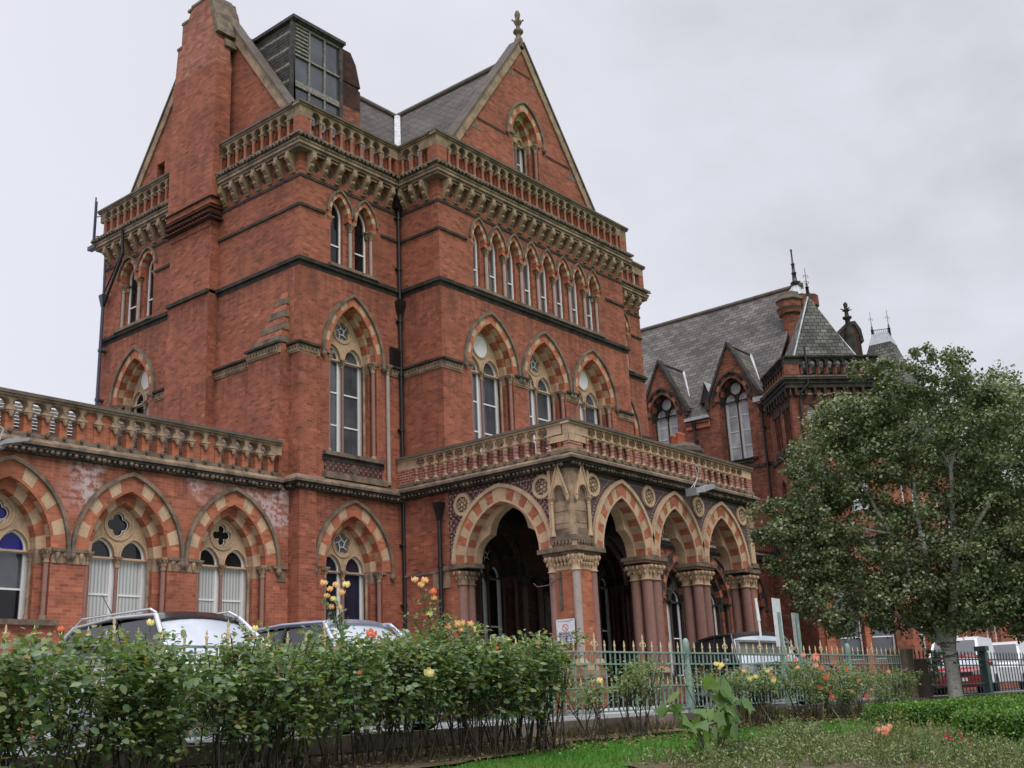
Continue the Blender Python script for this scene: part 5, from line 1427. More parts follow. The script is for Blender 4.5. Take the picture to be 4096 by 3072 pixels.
def cresting(root, p, q, z, h):
    mb = MB(); d = (q-p)
    for k, e in enumerate((p, q)):
        mb.lathe(e.x, e.y, [(.09, z-.1), (.08, z+.35), (.12, z+.38), (.05, z+.42), (.06, z+.6), (.025, z+.62), (.012, z+h)], 'black_iron', 6)
        zz = z+h*.66
        for s_ in (1, -1):
            for i in range(8):
                a0, a1_ = i*.55, (i+1)*.55; r0, r1_ = .11-.008*i, .11-.008*(i+1)
                mb.cyl((e.x+s_*(.10-r0*cos(a0))*.9, e.y-s_*(.10-r0*cos(a0))*.4, zz+r0*sin(a0)), (e.x+s_*(.10-r1_*cos(a1_))*.9, e.y-s_*(.10-r1_*cos(a1_))*.4, zz+r1_*sin(a1_)), .012, .012, 'black_iron', 4, caps=False)
    for zz in (z+.08, z+.36): mb.cyl((p.x, p.y, zz), (q.x, q.y, zz), .022, .022, 'black_iron', 5)
    for k in range(1, 9):
        e = p+d*k/9; mb.cyl((e.x, e.y, z+.08), (e.x, e.y, z+.36), .016, .016, 'black_iron', 4)
    mb.build('roof_cresting', root, mw=Matrix())
cresting(pv, t0, t1, 19.05, 1.4)
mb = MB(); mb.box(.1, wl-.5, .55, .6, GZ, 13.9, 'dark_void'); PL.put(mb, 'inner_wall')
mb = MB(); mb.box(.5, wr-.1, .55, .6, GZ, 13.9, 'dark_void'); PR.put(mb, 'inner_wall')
# ---- round brick stack and roof finial behind the pavilion
mb = MB(); sx, sy = 54.0, 23.75
mb.lathe(sx, sy, [(.52, 14), (.50, 19.7), (.68, 19.8), (.70, 20.0)], 'brick_soot', 8, False); mb.lathe(sx, sy, [(.70, 19.98), (.78, 20.1), (.64, 20.15), (.64, 20.5), (.76, 20.56), (.76, 20.62), (.62, 20.8), (.58, 21.0), (.2, 21.02)], 'coping', 8, False); mb.lathe(sx, sy, [(.66, 20.16), (.66, 20.5)], 'brick_soot', 8, False)
mb.lathe(sx+.9, sy-.6, [(.5, 14), (.5, 20.2), (.66, 20.3), (.66, 20.9), (.2, 20.95)], 'brick_soot', 10, False)
mb.build('chimney_stack', rw, mw=Matrix())
mb = MB(); fx, fy = RX, 23.9+.3
mb.lathe(fx, fy, [(.75, 21.5), (.30, 22.1), (.14, 22.35)], 'lead', 8, False)
mb.tube([(fx, fy, 22.3), (fx-.04, fy, 22.45)], .30, 'black_iron', 7)
mb.lathe(fx-.02, fy+.02, [(.14, 22.3), (.26, 22.42), (.14, 22.55), (.12, 22.95), (.17, 23.0), (.10, 23.08), (.09, 23.5), (.13, 23.56), (.06, 23.62), (.045, 24.3), (.07, 24.42), (.02, 24.5)], 'black_iron', 7)
mb.build('finial', rw, mw=Matrix())
# ---- right range beyond the pavilion, mostly hidden by the tree
rr_ = thing('far_right_range', C_.x, C_.y, GZ, 'red brick range continuing behind the birch tree at the right edge', 'building')
FF = Frame(rr_, C_.x, C_.y, 0)
hh = lancets(FF, [1.5, 2.9, 6.2, 7.6, 11, 12.4, 16, 17.4], 1.5, 4.0, .52, 'glass')+lancets(FF, [1.5, 2.9, 6.2, 7.6, 11, 12.4, 16, 17.4], 7.7, 9.2, .45, 'glass')
wall(FF, rect(0, 30, GZ, 11.0), hh, 'brick'); string(FF, 0, 30, 6.2, .3, .15, 'stone_black'); string(FF, 0, 30, 10.8, .3, .3, 'stone_black')
mb = MB(); mb.box(.2, 29.8, .6, .7, GZ, 10.5, 'dark_void'); FF.put(mb, 'inner_wall')
roof_quad(rr_, [(C_.x, C_.y-.1, 11), (C_.x+30, C_.y-.1, 11), (C_.x+30, C_.y+5, 14.5), (C_.x, C_.y+5, 14.5)], 'slate_grey')
# ---- gabled stone chimney with cross finial, and the far pavilion roof
gs = thing('gabled_chimney', 57.2, 22.1, 14, 'dark gabled stone chimney topped by a cross finial between the two pavilions', 'chimney')
mb = MB(); mb.prism([[(-.75, 0), (.75, 0), (.65, 3.6), (.62, 5.1), (.40, 5.5), (-.05, 5.4), (-.85, 4.7), (-.95, 4.3)]], -.5, .5, 'brick_black'); mb.build('stack', gs, mw=WM[gs.name] @ Matrix.Rotation(radians(-52), 4, 'Z'))
mb = MB(); mb.prism([[(-1.0, 4.35), (-.86, 4.8), (.0, 5.55), (.45, 5.6), (.72, 5.1), (.80, 4.4), (.62, 4.4), (.56, 5.0), (.38, 5.4), (.0, 5.35), (-.75, 4.65), (-.85, 4.3)]], -.56, .56, 'stone_black'); mb.build('coping', gs, mw=WM[gs.name] @ Matrix.Rotation(radians(-52), 4, 'Z'))
mb = MB(); mb.lathe(-.35, -.35, [(.40, 2.8), (.34, 4.6), (.16, 5.4), (.14, 5.7), (.26, 5.78), (.26, 5.86), (.12, 5.92), (.11, 6.2), (.18, 6.26), (.10, 6.34), (.12, 6.5), (.13, 6.62), (.03, 6.74)], 'stone_black', 8)
for k in range(4):
    a = k*pi/2-.6; mb.tube([(-.35, -.35, 6.15), (-.35+.2*cos(a), -.35+.2*sin(a), 6.28), (-.35+.34*cos(a), -.35+.34*sin(a), 6.32)], .045, 'stone_black', 5, .03)
mb.build('finial', gs)
fp = thing('distant_pavilion', 66.5, 23.4, 12, 'distant steep slate pavilion roof with iron cresting, right of the black pavilion', 'building')
mb = MB(); r0 = 3.4
def fq(w, z): return [(w*cos(a), w*sin(a), z) for a in (radians(3+45), radians(93+45), radians(183+45), radians(273+45))]
rows = [fq(5.6, .2), fq(1.62, 7.2), fq(.72, 9.25), fq(.62, 9.4)]
vs = [p for r in rows for p in r]
mb.add(vs, [(k*4+i, k*4+(i+1) % 4, (k+1)*4+(i+1) % 4, (k+1)*4+i) for k in range(2) for i in range(4)], 'slate_green')
mb.build('roof', fp)
mb = MB(); rows = [fq(.98, 8.75), fq(.74, 9.28), fq(.66, 9.5)]; vs = [p for r in rows for p in r]
mb.add(vs, [(k*4+i, k*4+(i+1) % 4, (k+1)*4+(i+1) % 4, (k+1)*4+i) for k in range(2) for i in range(4)]+[(8, 9, 10, 11)], 'lead'); mb.build('lead_cap', fp)
mb = MB(); mb.box(-3.8, 3.8, -3.8, 3.8, -12, .3, 'brick_soot'); mb.build('wall', fp, mw=WM[fp.name] @ Matrix.Rotation(radians(3), 4, 'Z'))
cresting(fp, Vector((66.5-.22, 23.4+.46)), Vector((66.5+.22, 23.4-.46)), 21.5, 1.6)
# ================================================================ GROUND
import numpy as np
rng = np.random.default_rng(11)
def lawn_z(x, y):
    return -1.5+.0925*max(y, 0) if y < 10.75 else -.51
def struct(mb, name, kind='structure'):
    o = mb.build(name, None, mw=Matrix()); o['kind'] = kind; return o
mb = MB(); S = 900
vs = []; fs = []
xs = [-S, -60, -20]+[i*1.5 for i in range(-6, 34)]+[60, 120, S]; ys = [-S, -60, 0]+[i*.9 for i in range(1, 12)]+[10.78]
for y in ys:
    for x in xs:
        w = .035*sin(x*1.3+y*.7)*cos(y*1.1-x*.3) if 0 < y < 10.5 and -8 < x < 50 else 0
        vs.append((x, y, lawn_z(x, y)+w))
nx_ = len(xs)
for j in range(len(ys)-1):
    for i in range(nx_-1): fs.append((j*nx_+i, j*nx_+i+1, (j+1)*nx_+i+1, (j+1)*nx_+i))
mb.add(vs, fs, 'soil_grass', True); struct(mb, 'lawn')
mb = MB(); mb.add([(-S, 11.05, GZ-.03), (S, 11.05, GZ-.03), (S, S, GZ-.03), (-S, S, GZ-.03)], [(0, 1, 2, 3)], 'asphalt'); struct(mb, 'road')
mb = MB(); mb.box(5, 23.6, 22.6, 24.5, GZ-.03, GZ+.09, 'paving'); mb.box(23.2, 35.4, 16.3, 17.4, GZ-.03, GZ+.10, 'paving'); struct(mb, 'pavement')
mb = MB(); mb.box(5, 23.0, 22.45, 22.6, GZ-.03, GZ+.095, 'kerb'); mb.box(23.0, 35.5, 16.1, 16.3, GZ-.03, GZ+.105, 'road_white'); struct(mb, 'kerb')
mb = MB()
for k in range(9): x = 5.9+2.45*k; mb.box(x, x+.1, 11.9, 16.4, GZ-.026, GZ-.022, 'road_white')
mb.box(4, 36, 16.5 if False else 16.0, 16.08, GZ-.026, GZ-.022, 'road_white'); struct(mb, 'road_markings')
# soil strips under the rose beds and the weed bed
def patch(name, pts, mat, dz=.012, n=26):
    """gently ragged sheet following the lawn slope"""
    P = [Vector((x, y, 0)) for x, y in pts]; ring_ = []
    m = len(pts); rg = random.Random(len(name)+m)
    for i in range(m):
        a, b = pts[i], pts[(i+1) % m]; k = max(1, int(hypot(b[0]-a[0], b[1]-a[1])/.5))
        for j in range(k):
            f = j/k; ring_.append((a[0]+(b[0]-a[0])*f+rg.uniform(-.12, .12), a[1]+(b[1]-a[1])*f+rg.uniform(-.1, .1)))
    t = tessellate_polygon([[Vector((x, y, 0)) for x, y in ring_]])
    mb = MB(); mb.add([(x, min(y, 10.74), lawn_z(x, min(y, 10.74))+dz+.03) for x, y in ring_], [tuple(q) for q in t], mat); struct(mb, name)
patch('rose_bed_soil', [(-2, 8.7), (8, 8.9), (11.5, 9.5), (13.6, 10.1), (17, 10.3), (27, 10.1), (31, 10.2), (31, 10.74), (-2, 10.74)], 'soil')
patch('weed_bed_soil', [(11.6, 7.9), (13.3, 8.0), (14.6, 8.2), (17.9, 8.7), (19, 8.0), (21.9, 7.8), (22, 6.2), (23, 3), (15, 1), (10, 4)], 'soil', dz=.016)
# retaining wall under the railing
rwall = thing('retaining_wall', 0, 10.9, -.85, 'low brown stone retaining wall carrying the green railing', 'wall')
mb = MB()
rg = random.Random(5); x = -12
while x < 62:
    L = rg.uniform(.8, 1.3); mb.box(x, x+L-.012, 10.76+rg.uniform(0, .015), 11.05, -1.0, -.46, 'kerb'); mb.box(x+.3, x+L+.288, 10.72+rg.uniform(0, .012), 11.08, -.45, GZ-.005+rg.uniform(0, .008), 'kerb'); x += L
mb.build('masonry', rwall, mw=Matrix())

# ================================================================ RAILING
PITCH_ = .296; XK = lambda k: 18.49+(k-10)*PITCH_
ZT_, Z2_, Z3_, Z4_ = .82, .62, .24, -.15
def simple_mesh(fn, name):
    mb = MB(); fn(mb); return mb.mesh(name)
def _bar(mb): mb.box(-.011, .011, -.011, .011, Z4_, ZT_, 'paint_green')
def _short(mb): mb.box(-.009, .009, -.009, .009, Z4_, Z3_+.02, 'paint_green'); mb.lathe(0, 0, [(.012, Z3_+.02), (.020, Z3_+.05), (.010, Z3_+.08), (.016, Z3_+.10), (.003, Z3_+.16)], 'paint_gold', 5)
def _mini(mb): mb.box(-.009, .009, -.009, .009, Z2_, ZT_, 'paint_green')
def _spear(mb):
    mb.lathe(0, 0, [(.020, 0), (.018, .10), (.030, .145), (.012, .16), (.022, .19), (.003, .26)], 'paint_gold', 6)
    for s_ in (1, -1): mb.tube([(s_*.012, 0, .07), (s_*.022, 0, .12), (s_*.05, 0, .155)], .009, 'paint_gold', 5, .004)
def _fleur(mb):
    mb.lathe(0, 0, [(.030, 0), (.024, .04), (.032, .05), (.024, .07), (.030, .14), (.020, .19), (.030, .27), (.012, .30), (.028, .34), (.003, .44)], 'paint_gold', 7)
    for s_ in (1, -1):
        pr = None
        for i in range(13):
            a = i*.48; r = .066-.0038*i; q = (s_*(.085-r*cos(a)), 0, .155+r*sin(a)*1.15)
            if pr: mb.cyl(pr, q, .014, .014, 'paint_gold', 5, caps=False)
            pr = q
ME = {n: simple_mesh(f, n) for n, f in (('bar', _bar), ('short_bar', _short), ('small_bar', _mini), ('spearhead', _spear), ('scrolled_finial', _fleur))}
def put(me, name, parent, x, y, z=0, s=1):
    o = bpy.data.objects.new(name, me); return _link(o, parent, Matrix.Translation((x, y, z)) @ Matrix.Diagonal((s, s, s, 1)))
YF = 11.0
labs = ['green iron railing panel behind the left part of the rose hedge', 'green iron railing panel behind the right end of the rose hedge', 'green iron railing panel with gold spearheads in front of the porch', 'short green railing panel between the last green post and the brown gate pier']
spans = [(-40, -16), (-15, 10), (10, 35), (35, 46)]
spans = [(-40, -15), (-15, 10), (10, 35), (35, 46)]
for (k0, k1), lab in zip(spans, labs):
    x0, x1 = XK(k0), XK(k1)
    pn = thing('iron_railing', x0, YF, GZ, lab, 'railing', group='green railing along the road')
    for z, h in ((ZT_, .028), (Z2_, .022), (Z3_, .022), (Z4_, .026)):
        mb = MB(); mb.box(x0, x1, YF-.022, YF+.022, z-h/2, z+h/2, 'paint_green'); mb.build('rail', pn, mw=Matrix())
    for k in range(k0+1, k1+1):
        x = XK(k)
        if k < k1 or k1 == 46:
            put(ME['bar'], 'bar', pn, x, YF)
            if k % 5 == 0 and k != 10: put(ME['scrolled_finial'], 'scrolled_finial', pn, x, YF, ZT_+.01, .70)
            else: put(ME['spearhead'], 'spearhead', pn, x, YF, ZT_+.01, .72)
        put(ME['short_bar'], 'short_bar', pn, x-PITCH_/2, YF); put(ME['small_bar'], 'small_bar', pn, x-PITCH_/2, YF)
for k, lab in ((-15, 'green railing post hidden deep in the rose hedge'), (10, 'round-topped green railing post left of the dark car'), (35, 'green railing post in front of the birch tree, right of the sign boards')):
    p = thing('fence_post', XK(k), YF, GZ, lab, 'post', group='posts of the green railing')
    mb = MB(); mb.lathe(XK(k), YF, [(.065, GZ-.2), (.06, .55), (.045, .60), (.05, .80), (.065, .84), (.065, 1.0), (.05, 1.06), (.02, 1.09)], 'paint_green', 10); mb.build('shaft', p, mw=Matrix())
for x, h, lab in ((29.45, .98, 'brown timber gate pier at the right end of the green railing'), (30.45, .72, 'shorter brown gate pier beside the dark railing')):
    p = thing('gate_pier', x, 11.1, GZ-.5, lab, 'gate pier')
    mb = MB(); mb.prism([[(x-.26, GZ-.5), (x+.26, GZ-.5), (x+.25, h-.05), (x+.20, h), (x-.20, h), (x-.25, h-.05)]], 10.85, 11.35, 'gate_brown'); mb.build('pier', p, mw=Matrix())
    mb = MB(); mb.box(x-.30, x+.30, 10.80, 11.40, GZ-.5, GZ-.1, 'gate_brown'); mb.build('plinth', p, mw=Matrix())
dr = thing('dark_railing', 31, 11.7, GZ, 'dark green iron railing beyond the birch trunk at the right', 'railing')
for z in (.78, .60, .05):
    mb = MB(); mb.box(31, 62, 11.68, 11.72, z-.02, z+.02, 'paint_green_dark'); mb.build('rail', dr, mw=Matrix())
mb = MB(); mb.box(-.014, .014, -.014, .014, GZ, .95, 'paint_green_dark'); mb.lathe(0, 0, [(.03, .95), (.002, 1.05)], 'paint_green_dark', 5); dbar = mb.mesh('bar')
for k in range(90): put(dbar, 'bar', dr, 31.2+k*.33, 11.7)
for x in (38.2, 45.5): mb = MB(); mb.box(x-.12, x+.12, 11.58, 11.82, GZ-.1, 1.05, 'paint_green_dark'); mb.box(x-.18, x+.18, 11.52, 11.88, 1.05, 1.2, 'paint_green_dark'); mb.build('post', dr, mw=Matrix())

# ================================================================ SIGN BOARDS SEEN FROM BEHIND
s1 = thing('sign_board', 23.72, 11.6, GZ, 'tall blank white sign back on a green post just behind the railing', 'sign', a=radians(6))
mb = MB(); mb.box(-.24, .24, .03, .05, 1.28, 2.36, 'board_white'); mb.build('board', s1); mb = MB(); mb.cyl((0, 0, 0), (0, 0, 2.05), .04, .04, 'paint_green', 8); mb.build('post', s1)
s2 = thing('sign_board', 24.62, 11.6, GZ, 'shorter grey-green sign back on a green post, right of the white one', 'sign', a=radians(6))
mb = MB(); mb.box(-.21, .21, .03, .05, 1.25, 2.06, 'lead'); mb.box(.0, .21, .022, .03, 1.25, 2.06, 'paint_green'); mb.build('board', s2); mb = MB(); mb.cyl((0, 0, 0), (0, 0, 1.95), .042, .042, 'paint_green', 8); mb.build('post', s2)
s3 = thing('long_sign_board', 24.0, 12.3, GZ, 'long low grey sign board lying behind the two green sign posts', 'sign')
mb = MB(); mb.box(-1.1, 1.35, 0, .03, 1.15, 1.46, 'board_grey'); mb.box(-1.13, 1.38, -.06, .03, 1.42, 1.47, 'board_grey'); mb.box(-1.13, 1.38, -.06, .03, 1.13, 1.17, 'board_grey')
for x in (-1.12, .0, .62, 1.36): mb.box(x-.015, x+.015, -.055, 0, 1.17, 1.42, 'board_grey')
mb.build('board', s3)
for x in (-.9, 1.2): mb = MB(); mb.cyl((x, .06, 0), (x, .06, 1.2), .03, .03, 'lead', 7); mb.build('post', s3)
dp = thing('white_pole', 25.3, 12.9, GZ, 'thin white pole rising beside the long grey sign board', 'pole')
mb = MB(); mb.cyl((0, 0, 0), (-.05, 0, 2.0), .03, .03, 'white_paint', 7); mb.cyl((-.05, 0, 2.0), (-.10, 0, 2.55), .045, .03, 'white_paint', 7); mb.build('pole', dp)

# ================================================================ CARS
def car(x, y, label, paint, L=4.2, Wd=1.80, H=1.52, belt=.92, screen_y0=.95, roof_y0=1.55, roof_y1=3.2, rear_y1=3.9, roofmat=None, rails=False, face='front', a=0.0, group=None, aerial=None, glassm='car_screen_sky_sheen', hood=.86):
    """car with its end at local y=0 towards the garden"""
    t = thing('parked_car', x, y, GZ-.03, label, 'car', a=a, group=group)
    hw_ = Wd/2
    # lower body loft: stations along y
    st = [(0.0, .34, .58, hw_*.80), (.06, .26, .74, hw_*.90), (.25, .22, hood-.06, hw_*.97), (.60, .22, hood, hw_), (screen_y0, .22, belt, hw_), (L*.5, .22, belt+.02, hw_*1.0), (rear_y1, .22, belt+.03, hw_), (L-.25, .22, belt-.02, hw_*.97), (L-.05, .28, belt-.12, hw_*.90), (L, .36, .62, hw_*.80)]
    mb = MB(); vs = []; fs = []
    def sec(y_, zb_, zt__, w):
        return [(-w*.92, y_, zb_), (-w, y_, zb_+.14), (-w*1.0, y_, (zb_+zt__)*.5+.06), (-w*.96, y_, zt__-.07), (-w*.84, y_, zt__), (-w*.4, y_, zt__+.025), (w*.4, y_, zt__+.025), (w*.84, y_, zt__), (w*.96, y_, zt__-.07), (w, y_, (zb_+zt__)*.5+.06), (w, y_, zb_+.14), (w*.92, y_, zb_)]
    n = 12
    for s_ in st: vs += sec(*s_)
    for k in range(len(st)-1):
        for i in range(n): fs.append((k*n+i, k*n+(i+1) % n, (k+1)*n+(i+1) % n, (k+1)*n+i))
    fs += [tuple(range(n))[::-1], tuple(range((len(st)-1)*n, len(st)*n))]
    mb.add(vs, fs, paint, True)
    body = mb.build('body', t)
    # greenhouse: rails of points from base to roof on both sides
    def base_w(y_): return hw_*.90
    tw = hw_*.72
    zr = H
    rp = [(roof_y0-.12, zr-.10, tw*.99), (roof_y0, zr-.03, tw), ((roof_y0*2+roof_y1)/3, zr+.0, tw*1.01), ((roof_y0+roof_y1*2)/3, zr+.0, tw), (roof_y1, zr-.05, tw*.97), (roof_y1+.12, zr-.12, tw*.95)]
    mb = MB(); vs = []
    m = 7
    for y_, z_, w in rp:
        for i in range(m):
            f = -1+2*i/(m-1); vs.append((w*f, y_+.05*f*f*(1 if y_ < L*.45 else -1), z_-.055*abs(f)**3))
    vs2 = [(a_, b_, c_-.05) for a_, b_, c_ in vs]
    k6 = len(rp); fs = [(j*m+i, j*m+i+1, (j+1)*m+i+1, (j+1)*m+i) for j in range(k6-1) for i in range(m-1)]
    mb.add(vs+vs2, fs+[tuple(q+k6*m for q in f)[::-1] for f in fs]+[(i, i+1, k6*m+i+1, k6*m+i) for i in range(m-1)]+[(j*m, (j+1)*m, k6*m+(j+1)*m, k6*m+j*m) for j in range(k6-1)]+[(j*m+m-1, (j+1)*m+m-1, k6*m+(j+1)*m+m-1, k6*m+j*m+m-1) for j in range(k6-1)], roofmat or paint, True)
    mb.build('roof', t)
    # screens (curved) and side windows
    def screen(ya, za, wa, yb_, zb_, wb_, bow, name, mat):
        mb = MB(); vs = []; mm = 9
        for j in range(4):
            g = j/3
            for i in range(mm):
                f = -1+2*i/(mm-1)
                vs.append(((wa+(wb_-wa)*g)*f, ya+(yb_-ya)*g+bow*f*f, za+(zb_-za)*g-.02*f*f+.02*sin(pi*g)))
        mb.add(vs, [(j*mm+i, j*mm+i+1, (j+1)*mm+i+1, (j+1)*mm+i) for j in range(3) for i in range(mm-1)], mat, True); return mb.build(name, t)
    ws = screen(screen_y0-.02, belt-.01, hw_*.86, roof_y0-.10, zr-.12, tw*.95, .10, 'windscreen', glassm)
    screen(rear_y1, belt+.02, hw_*.84, roof_y1+.10, zr-.14, tw*.92, -.10, 'rear_window', 'car_window')
    for sx in (1, -1):
        mb = MB()
        bw = hw_*.945; pts = [(screen_y0+.18, belt), (rear_y1-.12, belt+.02), (roof_y1+.02, zr-.15), (roof_y0-.0, zr-.13)]
        vs = [(sx*bw, pts[0][0], pts[0][1]), (sx*bw, pts[1][0], pts[1][1]), (sx*tw*.985, pts[2][0], pts[2][1]), (sx*tw*.985, pts[3][0], pts[3][1])]
        mb.add(vs, [(0, 1, 2, 3)], 'car_window'); mb.build('side_window', t)
        mb = MB()
        for (pa, pb) in (((sx*bw, screen_y0+.06, belt), (sx*tw, roof_y0-.06, zr-.10)), ((sx*bw, rear_y1, belt+.02), (sx*tw*.98, roof_y1+.06, zr-.12))):
            mb.cyl(pa, pb, .045, .035, paint, 7)
        ym = (roof_y0+roof_y1)/2-.1; mb.cyl((sx*(bw+.0), ym, belt), (sx*tw, ym, zr-.12), .035, .03, 'trim_black', 6)
        mb.tube([(sx*tw, roof_y0-.06, zr-.09), (sx*tw*1.01, (roof_y0+roof_y1)/2, zr-.06), (sx*tw*.98, roof_y1+.06, zr-.11)], .022, paint, 6)
        mb.build('pillar', t)
        mb = MB(); mb.lathe(sx*(hw_+.06), screen_y0+.42, [(.05, belt-.02), (.12, belt+.03), (.12, belt+.13), (.06, belt+.17)], paint, 8); mb.build('mirror', t)
        mb = MB(); q = sx*hw_*.72
        mb.prism([[(q-.20, hood-.24), (q+.20, hood-.24), (q+.21, hood-.10), (q-.16, hood-.10)]], .0, .16, 'reflector'); mb.build('headlight' if face == 'front' else 'tail_light', t)
        for yw in (.85, L-.85):
            mb = MB(); mb.cyl((sx*(hw_-.20), yw, .33), (sx*(hw_+.005), yw, .33), .33, .33, 'tyre', 18); wh = mb.build('wheel', t)
            mb = MB(); mb.cyl((sx*(hw_-.02), yw, .33), (sx*(hw_+.015), yw, .33), .21, .20, 'chrome', 14); mb.build('rim', wh)
        if rails:
            mb = MB(); mb.tube([(sx*tw*.96, roof_y0-.04, zr-.07), (sx*tw*.95, roof_y0+.12, zr-.005), (sx*tw*.95, roof_y1-.1, zr+.0), (sx*tw*.93, roof_y1+.1, zr-.09)], .017, 'chrome', 7); mb.build('roof_rail', t)
    mb = MB(); mb.box(-.26, .26, -.012, .02, .42, .53, 'plate_white' if face == 'front' else 'plate_yellow'); mb.build('number_plate', t)
    mb = MB(); mb.box(-hw_*.5, hw_*.5, -.005, .05, .60, .72, 'trim_black'); mb.build('grille', t)
    if aerial: mb = MB(); mb.cyl((aerial, roof_y1-.3, zr), (aerial-.03, roof_y1, zr+.35), .008, .005, 'trim_black', 5); mb.build('aerial', t)
    return t
G_ = 'cars parked nose to the railing'
car(8.80, 11.15, 'silver crossover with a dark roof and chrome roof rails, leftmost behind the hedge', 'car_silver', H=1.70, Wd=1.78, belt=1.04, screen_y0=.72, roof_y0=1.45, roof_y1=3.3, roofmat='car_black', rails=True, aerial=-.25, group=G_)
car(11.62, 11.2, 'pale blue-silver hatchback with a smooth roof behind the tall peach roses', 'car_blue_silver', H=1.68, Wd=1.85, belt=1.0, screen_y0=.65, roof_y0=1.4, roof_y1=3.2, group=G_)
car(25.2, 12.25, 'dark car with a black roof reflecting the sky in its windscreen, beside the porch', 'car_black', H=1.86, Wd=1.95, belt=1.02, screen_y0=.7, roof_y0=1.45, roof_y1=3.4, roofmat='car_black', a=radians(-35))
car(30.2, 12.6, 'small red car half hidden behind the coral roses', 'car_red', H=1.28, Wd=1.8, belt=.85, screen_y0=.8, roof_y0=1.5, group=G_)
car(39.6, 13.0, 'red car standing beyond the dark railing behind the birch trunk', 'car_red', H=1.35, a=radians(-75), group=G_)
def van(x, y, label, a):
    t = thing('parked_van', x, y, GZ-.03, label, 'van', a=a)
    mb = MB(); prof = [(0, .35), (0, .95), (.25, 1.15), (1.0, 1.25), (1.7, 1.95), (2.0, 2.05), (5.0, 2.05), (5.15, 1.9), (5.2, .35)]
    n = len(prof); vs = [(-.92 if z < 1.3 else -.80, y_, z) for y_, z in prof]+[(.92 if z < 1.3 else .80, y_, z) for y_, z in prof]
    mb.add(vs, [(i, (i+1) % n, n+(i+1) % n, n+i) for i in range(n)], 'car_white', False); mb.add(vs, [tuple(range(n)), tuple(range(n, 2*n))[::-1]], 'car_white'); mb.build('body', t)
    mb = MB(); mb.add([(-.80, .99, 1.27), (.80, .99, 1.27), (.72, 1.66, 1.93), (-.72, 1.66, 1.93)], [(0, 1, 2, 3)], 'car_window'); mb.build('windscreen', t)
    for sx in (1, -1):
        mb = MB(); mb.add([(sx*.915, 1.35, 1.22), (sx*.915, 2.5, 1.22), (sx*.83, 2.5, 1.80), (sx*.83, 1.75, 1.80)], [(0, 1, 2, 3)], 'car_window'); mb.build('side_window', t)
        for yw in (.95, 4.2): mb = MB(); mb.cyl((sx*.70, yw, .34), (sx*.94, yw, .34), .34, .34, 'tyre', 16); mb.build('wheel', t)
    return t
van(42.4, 14.2, 'white van parked behind the red car, left of the dark railing post', radians(-82)); van(50.5, 15.0, 'white van furthest right behind the dark railing', radians(-82))
# ================================================================ PLANTS
def leaf_obj(name, P, Dr, N, size, mat, parent=None, aspect=.62, mw=None, shape='oval'):
    """P positions, Dr leaf directions, N normals (all (n,3)), size (n,)"""
    n = len(P)
    Dr = Dr/np.linalg.norm(Dr, axis=1, keepdims=True)
    S_ = np.cross(Dr, N); S_ /= np.linalg.norm(S_, axis=1, keepdims=True)+1e-9
    Nn = np.cross(S_, Dr)
    s = size[:, None]
    if shape == 'oval':
        loc = [(0, 0, 0), (.28, .5, .06), (.72, .42, .05), (1, 0, -.08), (.72, -.42, .05), (.28, -.5, .06)]
        V = np.stack([P+s*(Dr*u+S_*(v*aspect)+Nn*w) for u, v, w in loc], 1).reshape(-1, 3)
        F = [(0, 1, 2, 3), (0, 3, 4, 5)]; m = 6
    elif shape == 'quad':
        loc = [(0, 0, 0), (.5, .5, .05), (1, 0, 0), (.5, -.5, .05)]
        V = np.stack([P+s*(Dr*u+S_*(v*aspect)+Nn*w) for u, v, w in loc], 1).reshape(-1, 3)
        F = [(0, 1, 2, 3)]; m = 4
    elif shape == 'blade':
        loc = [(0, .5, 0), (0, -.5, 0), (.55, -.35, .03), (1, 0, -.12), (.55, .35, .03)]
        V = np.stack([P+s*(Dr*u+S_*(v*aspect)+Nn*w) for u, v, w in loc], 1).reshape(-1, 3)
        F = [(0, 1, 2, 3, 4)]; m = 5
    elif shape == 'lobed':
        loc = [(0, 0, 0), (.10, .42, .05), (.30, .30, .03), (.48, .62, .0), (.60, .24, .03), (1.0, 0, -.10), (.60, -.24, .03), (.48, -.62, 0), (.30, -.30, .03), (.10, -.42, .05)]
        V = np.stack([P+s*(Dr*u+S_*(v*aspect*1.4)+Nn*w) for u, v, w in loc], 1).reshape(-1, 3)
        F = [(0, 1, 2), (0, 2, 3, 4), (0, 4, 5), (0, 5, 6), (0, 6, 7, 8), (0, 8, 9)]; m = 10
    base = (np.arange(n)*m)[:, None]
    loops = []; starts = []; 
    sizes = [len(f) for f in F]
    allf = np.concatenate([base+np.array(f)[None, :] for f in F], 1)   # n x sum
    li = allf.reshape(-1)
    per = np.array(sizes); st = np.concatenate([[0], np.cumsum(per)[:-1]])
    starts = (np.arange(n)[:, None]*per.sum()+st[None, :]).reshape(-1)
    me = bpy.data.meshes.new(name)
    me.vertices.add(len(V)); me.vertices.foreach_set('co', V.astype(np.float32).ravel())
    me.loops.add(len(li)); me.loops.foreach_set('vertex_index', li.astype(np.int32))
    me.polygons.add(len(starts)); me.polygons.foreach_set('loop_start', starts.astype(np.int32)); me.polygons.foreach_set('loop_total', np.tile(per, n).astype(np.int32))
    me.update(calc_edges=True); me.materials.append(MATS[mat])
    o = bpy.data.objects.new(name, me)
    return _link(o, parent, mw or Matrix())
def unit(n): 
    v = rng.normal(size=(n, 3)); return v/np.linalg.norm(v, axis=1, keepdims=True)
def stems(name, parent, lines, r, mat, n=4):
    mb = MB()
    for pts in lines: mb.tube(pts, r, mat, n, r*.45)
    return mb.build(name, parent, mw=Matrix())
